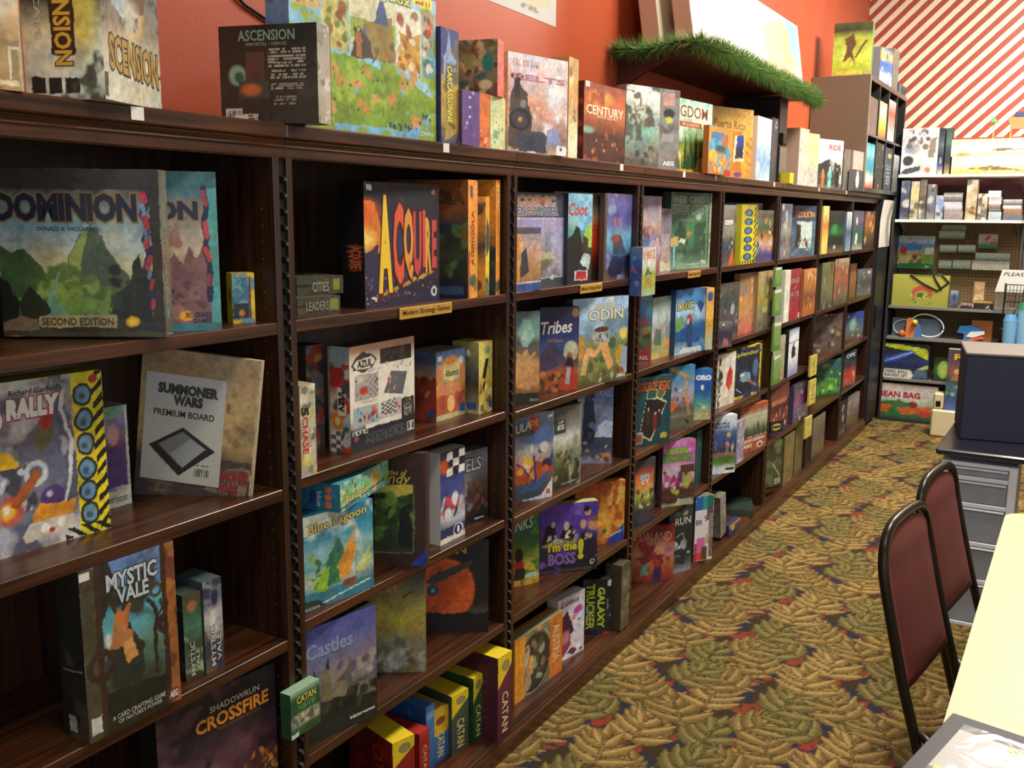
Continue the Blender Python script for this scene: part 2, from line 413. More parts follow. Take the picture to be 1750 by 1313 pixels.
# ------------------------------------------------------------------ carpet: gold acanthus leaves on navy with red and plum flowers
def carpet_tile(n=900):
    """one repeat (0.92 x 0.84 m) of the leaf pattern as an n x n raster"""
    TW, TH = 0.92, 0.84
    g = (np.arange(n)+.5)/n
    X, Y = np.meshgrid(g*TW, g*TH)
    def tfbm(sc, sd):       # tileable noise
        kx = max(1, round(sc*TW)); ky = max(1, round(sc*TH))
        u = X/TW; v = Y/TH
        a = fbm(u*kx+50, v*ky+50, sd); b = fbm((u-1)*kx+50, v*ky+50, sd); c = fbm(u*kx+50, (v-1)*ky+50, sd); d = fbm((u-1)*kx+50, (v-1)*ky+50, sd)
        wu = np.clip((u-.85)/.15, 0, 1); wv = np.clip((v-.85)/.15, 0, 1)
        return (a*(1-wu)+b*wu)*(1-wv)+(c*(1-wu)+d*wu)*wv
    col = np.zeros((n, n, 3)); col[:] = lin('2a2a3a')
    def put(m, c, al=1.0):
        m = (np.clip(m, 0, 1)*al)[..., None]; col[:] = col*(1-m)+np.array(lin(c))*m
    v = tfbm(11, 3); put((v-.52)/.02, '3a2c1c'); v = tfbm(9, 8); put((v-.57)/.02, '7c3824'); v = tfbm(14, 13); put((v-.63)/.02, '34381f')
    def wrapped(px, py):
        return (X-px+TW/2) % TW-TW/2, (Y-py+TH/2) % TH-TH/2
    nz = tfbm(34, 2)-.5; nz2 = tfbm(70, 6)-.5
    def stroke(px, py, ang, L, w, bend, c1, c2, c3, c4):
        # only the window round the stroke is touched (wrapping at the tile edge)
        mx, my = px+math.cos(ang)*L/2, py+math.sin(ang)*L/2; R_ = L*.66+w+.02
        kx = int(R_/TW*n)+2; ky = int(R_/TH*n)+2
        jx = int(mx/TW*n)+np.arange(-kx, kx); jy = int(my/TH*n)+np.arange(-ky, ky)
        if len(jx) >= n: jx = jx[:n-1]
        if len(jy) >= n: jy = jy[:n-1]
        dx, dy = np.meshgrid((jx+.5)/n*TW-px, (jy+.5)/n*TH-py)
        ii = np.ix_(jy % n, jx % n); sub = col[ii]; nzz = nz[ii]
        ca, sa = math.cos(ang), math.sin(ang)
        u = dx*ca+dy*sa; t = np.clip(u/L, 0, 1)
        vv = dy*ca-dx*sa-bend*L*t**2.2+nzz*.010
        prof = w*np.power(np.clip(np.sin(np.pi*np.power(np.clip(t*.93+.07, 0, 1), .8)), 0, 1), .75)
        inn = (u > -.002) & (u < L)
        d = (prof-np.abs(vv)); rel = vv/np.maximum(prof, 1e-6); sg = 1 if bend >= 0 else -1; q_ = inn*np.clip(d/.0015, 0, 1)
        for m_, c_, al in ((inn*np.clip((d+.006)/.002, 0, 1), c1, 1), (q_, c2, 1), (q_*np.clip(1-np.abs(rel-.38*sg)/.34, 0, 1), c3, .9), (q_*np.clip(1-np.abs(rel+.62*sg)/.3, 0, 1), c4, .75)):
            m3 = (m_*al)[..., None]; sub = sub*(1-m3)+np.array(lin(c_))*m3
        col[ii] = sub
    def leaf(px, py, a, s, hue, curl):
        c = [('4a3c20', '7c6638', 'a88e56', '4c3e20'), ('40391f', '706438', '8c7e4a', '443a1e'), ('4e3e20', '8a7040', 'b69a5e', '5a4826')][hue]
        N = 4
        items = []
        for k in range(N):
            t = k/(N-1)
            aa = a+curl*t
            bx = px+s*.72*t*math.cos(a+curl*t*.5); by = py+s*.72*t*math.sin(a+curl*t*.5)
            ln = s*(.64-.26*t)*(1.0 if k else .8)
            for sd in (1, -1):
                for j, (da, lf, wf) in enumerate(((-22, .66, .62), (20, .74, .62), (0, 1.08, .85))):
                    items.append((bx, by, aa+sd*math.radians(74-38*t+da*sd), ln*lf*1.2, .030*s/.22*wf*(1-.2*t), -sd*.24))
        for it in items: stroke(*it, *c)
        stroke(px+s*.6*math.cos(a+curl*.42), py+s*.6*math.sin(a+curl*.42), a+curl, s*.5, .022*s/.22, .15, *c)
        # mid rib
        stroke(px, py, a, s*.8, .0035, math.tan(curl*.5)*.9, c[3], c[1], c[2], c[3])
    for (x, y) in [(.15, .13), (.47, .14), (.80, .17), (.30, .36), (.64, .37), (.95, .40), (.14, .56), (.47, .58), (.76, .60), (.33, .78), (.66, .80), (.02, .79)]:
        dx, dy = wrapped(x, y)
        r = np.hypot(dx, dy*1.25)+nz*.05+nz2*.03
        put((.05-r)/.004, '262a3e'); put(((.03-np.hypot(dx-.02, dy-.008)-nz2*.03))/.004, '8a3422')
    for (x, y, a, s, h, cu) in [(.80, .10, 150, .22, 0, .5), (.68, .28, 35, .22, 1, .5), (.02, .22, 100, .22, 0, .5), (.56, .46, 10, .22, 0, .4), (.04, .66, 20, .22, 0, -.5), (.68, .68, 160, .22, 0, -.4), (.24, .80, 60, .2, 2, .4)]:
        leaf(x, y, math.radians(a), s*1.0, h, cu)
    for (x, y, a, s, h, cu) in [(.02, .05, 55, .25, 1, .5), (.34, .00, 110, .24, 0, -.5), (.66, .04, 70, .25, 2, .4), (.20, .22, 25, .24, 0, .6), (.52, .24, 140, .23, 1, -.5), (.86, .26, 95, .25, 0, .4),
                                (.05, .42, 80, .24, 2, -.5), (.38, .44, 50, .26, 1, .5), (.70, .46, 120, .24, 0, -.6), (.20, .64, 130, .24, 0, -.4), (.52, .66, 75, .25, 2, .5), (.84, .66, 40, .24, 1, .5)]:
        leaf(x, y, math.radians(a), s*1.08, h, cu)
    col *= (1+.25*nz2*2)[..., None]
    return col, TW*.72, TH*.72
def build_carpet():
    tile, TW, TH = carpet_tile(); n = tile.shape[0]
    # rows finer near the camera
    ys = [-.6, .6, 1.3]; y = 1.3
    while y < YB:
        y += .0042 if y < 3 else .0042*(y/3.0)**1.9
        ys.append(min(y, YB))
    ys = np.array(ys)
    V = []; F = []; Cc = []; base = 0; prev = None
    # strips of constant x spacing so that far rows are coarser
    bands = [(0, 4), (4, None)]
    mbx = MB()
    segs = [(-.6, 1.6, .4, 12), (1.6, 3.2, .0045, None), (3.2, 4.6, .0065, None), (4.6, 6.4, .010, None), (6.4, YB, .016, None)]
    for y0, y1, st, _ in segs:
        xa, xb = XW, 1.62
        nx = max(2, int((xb-xa)/st)); ny = max(2, int((y1-y0)/(st*1.35)))
        xs = np.linspace(xa, xb, nx+1); yy = np.linspace(y0, y1, ny+1)
        Xg, Yg = np.meshgrid(xs, yy)
        # pattern runs diagonally to the aisle
        ca, sa = math.cos(.32), math.sin(.32)
        U = (Xg*ca+Yg*sa)/TW; W_ = (Yg*ca-Xg*sa)/TH
        iu = (np.floor((U % 1)*n)).astype(int) % n; iw = (np.floor((W_ % 1)*n)).astype(int) % n
        c = tile[iw, iu].reshape(-1, 3)
        Vg = np.stack([Xg.ravel(), Yg.ravel(), np.zeros(Xg.size)], 1)
        i = np.arange(nx*ny); r = i//nx; cc = i % nx; a = r*(nx+1)+cc
        mbx.add(Vg, np.stack([a, a+1, a+nx+2, a+nx+1], 1).tolist(), c)
    # beyond the table the carpet is only bounced light: coarse
    xs = np.linspace(1.62, 4.6, 40); yy = np.linspace(-.6, YB, 100); Xg, Yg = np.meshgrid(xs, yy)
    U = Xg/TW; W_ = Yg/TH; c = tile[(np.floor((W_ % 1)*n)).astype(int) % n, (np.floor((U % 1)*n)).astype(int) % n].reshape(-1, 3)
    i = np.arange(39*99); r = i//39; cc = i % 39; a = r*40+cc
    mbx.add(np.stack([Xg.ravel(), Yg.ravel(), np.zeros(Xg.size)], 1), np.stack([a, a+1, a+41, a+40], 1).tolist(), c)
    m, nt, b = newmat('patterned_carpet')
    at = nd(nt, 'ShaderNodeAttribute', attribute_name='print'); tc = nd(nt, 'ShaderNodeTexCoord')
    nz = nd(nt, 'ShaderNodeTexNoise'); nz.inputs['Scale'].default_value = 420; nz.inputs['Detail'].default_value = 2
    nt.links.new(tc.outputs['Object'], nz.inputs['Vector'])
    mr = nd(nt, 'ShaderNodeMapRange'); mr.inputs['To Min'].default_value = .62; mr.inputs['To Max'].default_value = 1.38; nt.links.new(nz.outputs['Fac'], mr.inputs['Value'])
    vm = nd(nt, 'ShaderNodeVectorMath', operation='SCALE'); nt.links.new(at.outputs['Color'], vm.inputs[0]); nt.links.new(mr.outputs['Result'], vm.inputs['Scale'])
    nt.links.new(vm.outputs['Vector'], b.inputs['Base Color']); b.inputs['Roughness'].default_value = .95; b.inputs['Specular IOR Level'].default_value = .15
    bp = nd(nt, 'ShaderNodeBump'); bp.inputs['Strength'].default_value = .4; bp.inputs['Distance'].default_value = .004
    nt.links.new(nz.outputs['Fac'], bp.inputs['Height']); nt.links.new(bp.outputs['Normal'], b.inputs['Normal'])
    o = mbx.build('floor', m); o['kind'] = 'structure'
build_carpet()

# ------------------------------------------------------------------ bookcase: eight identical units side by side
Y0, BW, DEP = 1.503, 0.92, 0.30
SHELF = {1: [1.43, 1.075, .735, .401], 2: [1.43, 1.087, .758, .431]}
ORD = ['nearest', 'second', 'third', 'fourth', 'fifth', 'sixth', 'seventh', 'eighth and farthest']
def unit(i):
    """i = 1..8; y span of the unit"""
    ya = Y0+BW*(i-2); yb = ya+BW
    root = empty('bookcase_unit', (0, ya, 0))
    tag(root, '%s dark mahogany bookcase unit of the long row along the red wall' % ORD[i-1], 'bookcase', 'mahogany bookcase units in a row')
    def part(name, mb, mats): return mb.build(name, mats, root, attr=False)
    for a in (.011, BW-.0275):
        m = MB(); m.box(-DEP, a, .0, 0, a+.0165, 1.80, bev=.0012)
        inner = a+.0165+.0002 if a < .1 else a-.0002
        for x in (-.035, -.255):
            for k in range(44):
                z = .2+k*.034; s_ = .0016
                ang = [(math.cos(t*PI/3)*s_, math.sin(t*PI/3)*s_) for t in range(6)]
                P_ = [(x+u, inner, z+v) for u, v in ang]
                m.add(P_, [tuple(range(6)) if a < .1 else tuple(range(5, -1, -1))], mi=1)
        part('side_panel', m, [M_WOODZ, M_HOLE])
    m = MB(); m.box(-DEP-.012, .002, .02, -DEP, BW-.002, 1.80); part('back_panel', m, M_WOODZ)
    m = MB(); m.box(-DEP, .0277, .064, -.001, BW-.0277, .088, bev=.002); part('bottom_deck', m, M_WOODY)
    for z in SHELF.get(i, [1.43, 1.075, .748, .431]):
        m = MB(); m.box(-DEP, .0277, z-.025, -.0015, BW-.0277, z, bev=.0012); part('shelf', m, M_WOODY)
    m = MB(); m.box(XW+.003, .0005, 1.8005, .014, BW-.0005, 1.83, bev=.003); part('top_board', m, M_WOODY)
    m = MB()
    m.prism([(-.012, 1.80), (.008, 1.80), (.010, 1.797), (.006, 1.793), (.003, 1.789), (.004, 1.785), (.0005, 1.782), (.0005, 1.765), (-.002, 1.7615), (-.012, 1.7615)], 1, .0005, BW-.0005)
    part('cornice_rail', m, M_WOODY)
    m = MB()
    m.prism([(-.012, 0), (.018, 0), (.018, .050), (.016, .055), (.013, .058), (.013, .066), (.009, .071), (.009, .078), (.004, .084), (.002, .0878), (-.012, .0878)], 1, .0005, BW-.0005)
    part('base_molding', m, M_WOODY)
    m = MB(); m.box(-.016, -.0095, .09, -.006, .0095, 1.76)
    for k in range(50):
        z = .12+k*.0325
        m.prism([(-.006, z), (.002, z+.006), (.003, z+.012), (-.006, z+.016)], 1, -.003, .0065)
        m.box(.0005, .001, z+.005, .0040, .005, z+.0105, mi=1)
    part('shelf_standard', m, [M_SLOT, M_GLINT])
    return root
units = {i: unit(i) for i in range(1, 9)}
def shelf_label(i, y, z, w, s, name='shelf_label'):
    u = units[i]; m = MB(); yl = y-u.location.y
    m.box(.0, yl, z-.030, .0035, yl+w, z-.002, bev=.001)
    fn = lambda a, b, l: np.stack([.0036+l+0*a, yl+w*a, z-.030+.028*b], -1)
    put_text(m, fn, s, .05, .22, .95, .8, '3a2410', bold=.01, mi=1)
    o = m.build(name, [M_TAG, M_INK], u, attr=False); o['label'] = 'small brass coloured shelf label reading modern strategy games'
shelf_label(2, 1.885, 1.43, .225, 'Modern Strategy Games')
shelf_label(3, 2.86, 1.43, .165, 'Modern Strategy Games')
shelf_label(4, 3.855, 1.43, .15, 'Modern Strategy Games')
for (i, y) in [(1, 1.13), (2, 2.055), (3, 3.12), (4, 4.1), (4, 3.72), (5, 5.0), (6, 5.95), (7, 6.7)]:
    u = units[i]; m = MB(); m.box(.0145, y-u.location.y, 1.806, .0155, y-u.location.y+.026, 1.828); m.build('price_tag', M_WHITE, u, attr=False)

# ------------------------------------------------------------------ black cube shelf standing on the far end of the bookcase
M_BLKW = plain('black_brown_laminate', '2a2724', .3, noise=.06, coat=.4)
M_BLK = plain('black_paint', '17171a', .42, noise=.08)
M_SHEEN = plain('laminate_painted_sheen', '746c5a', .36, noise=.08, coat=.3)  # near side panel: sheen on the black laminate put into a lighter colour
M_NAVY = plain('dark_navy_panel', '1c1f26', .45, noise=.06)
KY0, KY1 = 7.07, 8.54
root = empty('cube_shelf', (0, KY0, 1.8305)); tag(root, 'black two-row cube shelf standing on the far end of the bookcase', 'cube shelf')
L_ = KY1-KY0; H_ = .777
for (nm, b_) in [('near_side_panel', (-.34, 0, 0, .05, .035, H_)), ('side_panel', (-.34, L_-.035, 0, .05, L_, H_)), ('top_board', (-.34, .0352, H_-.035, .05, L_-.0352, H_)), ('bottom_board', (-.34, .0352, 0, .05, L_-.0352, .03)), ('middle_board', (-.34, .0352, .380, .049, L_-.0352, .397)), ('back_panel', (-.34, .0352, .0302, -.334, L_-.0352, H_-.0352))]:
    m = MB(); m.box(*b_, bev=.0015); m.build('side_panel' if 'side' in nm else nm, M_SHEEN if nm[0] == 'n' else M_BLKW, root, attr=False)
cw = (L_-.07-3*.015)/4
for r_ in (0, 1):
    for k in range(1, 4):
        y = .035+k*cw+(k-1)*.015; m = MB(); z0 = .0302 if r_ == 0 else .3972; z1 = .3798 if r_ == 0 else H_-.0352
        m.box(-.3338, y, z0, .048, y+.015, z1); m.build('divider', M_BLKW, root, attr=False)
# black cabinet closing the row below it
root = empty('storage_cabinet', (0, 7.955, 0)); tag(root, 'tall black cabinet between the bookcase end and the back-wall fixture', 'cabinet')
for (nm, b_) in [('body', (-.33, 0, .02, .0, .41, 1.829)), ('door', (.0005, .004, .05, .018, .406, 1.80)), ('plinth', (-.32, .01, 0, -.01, .40, .0195)), ('handle', (.0185, .03, .8, .032, .042, .98))]:
    m = MB(); m.box(*b_, bev=.002); m.build(nm, M_NAVY if nm != 'handle' else M_SLOT, root, attr=False)
# curling white printed sheet on it
m = MB(); ny, nz_ = 14, 12; P_ = []; cc = []
for j in range(nz_+1):
    for i in range(ny+1):
        u, v = i/ny, j/nz_
        P_.append((.022+.05*max(0, v-.55)**1.3+.012*math.sin(u*PI)*v, 7.945+.45*u, 1.43+.36*v))
Uv = np.array([[i/ny, j/nz_] for j in range(nz_+1) for i in range(ny+1)])
F_ = [(j*(ny+1)+i, j*(ny+1)+i+1, (j+1)*(ny+1)+i+1, (j+1)*(ny+1)+i) for j in range(nz_) for i in range(ny)]
cl = np.tile(lin('ece6da'), (len(P_), 1)); d_ = np.hypot((Uv[:, 0]-1.05)/.6, (Uv[:, 1]-.5)/.62); cl[(d_ < 1) & (d_ > .55)] = lin('a8a49a')
m.add(P_, F_, cl); o = m.build('paper_poster', M_MATTE)
md = o.modifiers.new('thickness', 'SOLIDIFY'); md.thickness = .0015
tag(o, 'white curling sheet with grey arc on the black cabinet, below the cube shelf', 'poster')

# ------------------------------------------------------------------ wall shelf with garland and leaning canvases
M_MAROON = plain('maroon_shelf_board', '4a1a16', .5)
root = empty('high_display_shelf', (0, 3.81, 2.29)); tag(root, 'dark maroon shelf fixed high above the games with greenery along its edges', 'shelf')
m = MB(); m.box(XW+.002, 0, 0, .02, 1.83, .03, bev=.002); m.build('board', M_MAROON, root, attr=False)
for y in (.05, 1.75):
    m = MB(); m.prism([(XW+.002, -.0005), (-.12, -.0005), (XW+.002, -.12)], 1, y, y+.02); m.build('bracket', M_MAROON, root, attr=False)
def garland():
    rs = random.Random(7); m = MB()
    path = [Vector((-.33, 3.775, 2.325)), Vector((-.22, 3.78, 2.31)), Vector((-.08, 3.775, 2.325)), Vector((.02, 3.79, 2.33)), Vector((.055, 3.90, 2.315)), Vector((.052, 4.4, 2.312)), Vector((.05, 4.9, 2.308)), Vector((.052, 5.3, 2.306)), Vector((.05, 5.66, 2.29))]
    m.tube(path, .006, 6, col=lin('3a4a24'))
    seg = [(path[i], path[i+1]) for i in range(len(path)-1)]; tot = sum((b-a).length for a, b in seg)
    for a, b in seg:
        n = int(8600*(b-a).length/tot)
        for k in range(n):
            p = a.lerp(b, rs.random()); d = (b-a).normalized()
            th = rs.random()*2*PI; o1 = d.orthogonal().normalized(); o2 = d.cross(o1)
            out = (o1*math.cos(th)+o2*math.sin(th)+d*(rs.random()-.5)*1.2).normalized()
            L = .040+.038*rs.random(); w_ = d.cross(out).normalized()*.0018
            q = p+out*L; g_ = rs.choice(['456a38', '5c8038', '74983c', '38582e', '88a848', '507838'])
            m.add([tuple(p-w_), tuple(p+w_), tuple(q)], [(0, 1, 2)], lin(g_))
    o = m.build('garland', M_MATTE); o['kind'] = 'stuff'
    tag(o, 'green tinsel pine garland draped along the edge of the high wall shelf', 'garland')
garland()
def canvas(name, y0, y1, xb, th, h, lean, lab, ops, seed, txt=()):
    """stretched board standing on the shelf, leaning to the wall"""
    root = empty(name, (xb, y0, 2.3205)); root.rotation_euler = (0, -lean, 0)
    W = y1-y0; m = MB()
    fr = lambda u, v, l: np.stack([0*np.asarray(u)+l, W*np.asarray(u), h*np.asarray(v)], -1)
    nx, ny = 60, 40; u, v = np.meshgrid(np.linspace(0, 1, nx+1), np.linspace(0, 1, ny+1))
    c = paint(ops, u, v, W/h, seed).reshape(-1, 3)
    i = np.arange(nx*ny); r = i//nx; q = i % nx; a = r*(nx+1)+q
    m.add(fr(u.ravel(), v.ravel(), .0004), np.stack([a, a+1, a+nx+2, a+nx+1], 1).tolist(), c)
    m.build('picture', M_WRAP, root)
    m = MB(); m.box(-th, 0, 0, 0, W, h, col=lin('c09a80'), bev=.004); m.build('board', M_MATTE, root)
    tag(root, lab, 'display board')
canvas('display_board', 3.875, 5.61, -.015, .075, .37, math.radians(9), 'large bright white and yellow picture board with teal corner, leaning above the garland',
       [('g', 'f4f0e0 f4f2e8 f8f6f0 f8f8f4'), ('b', [(.55, 0), (.62, .3), (.6, .7), (.8, .95), (.98, .6), (.95, .1)], 'f0eca8'), ('b', [(.78, .3), (.8, .8), (.9, .85), (.93, .4)], 'c8b88c'), ('p', [(.88, .5), (.86, 1), (1, 1), (1, .35)], '88d8d0'), ('b', [(.85, 0), (.88, .3), (1, .3), (1, 0)], 'f4f4f0'), ('b', [(.75, .12), (.8, .3), (.92, .25), (.85, .05)], 'e8c090'), ('l', [(.42, 1), (.47, .2)], .004, 'c8c8d8')], 3)
canvas('display_board', 3.84, 5.30, -.145, .075, .42, math.radians(9), 'second picture board with tan edge standing behind the bright one',
       [('g', 'd8c8a8 e0d8c0')], 4)

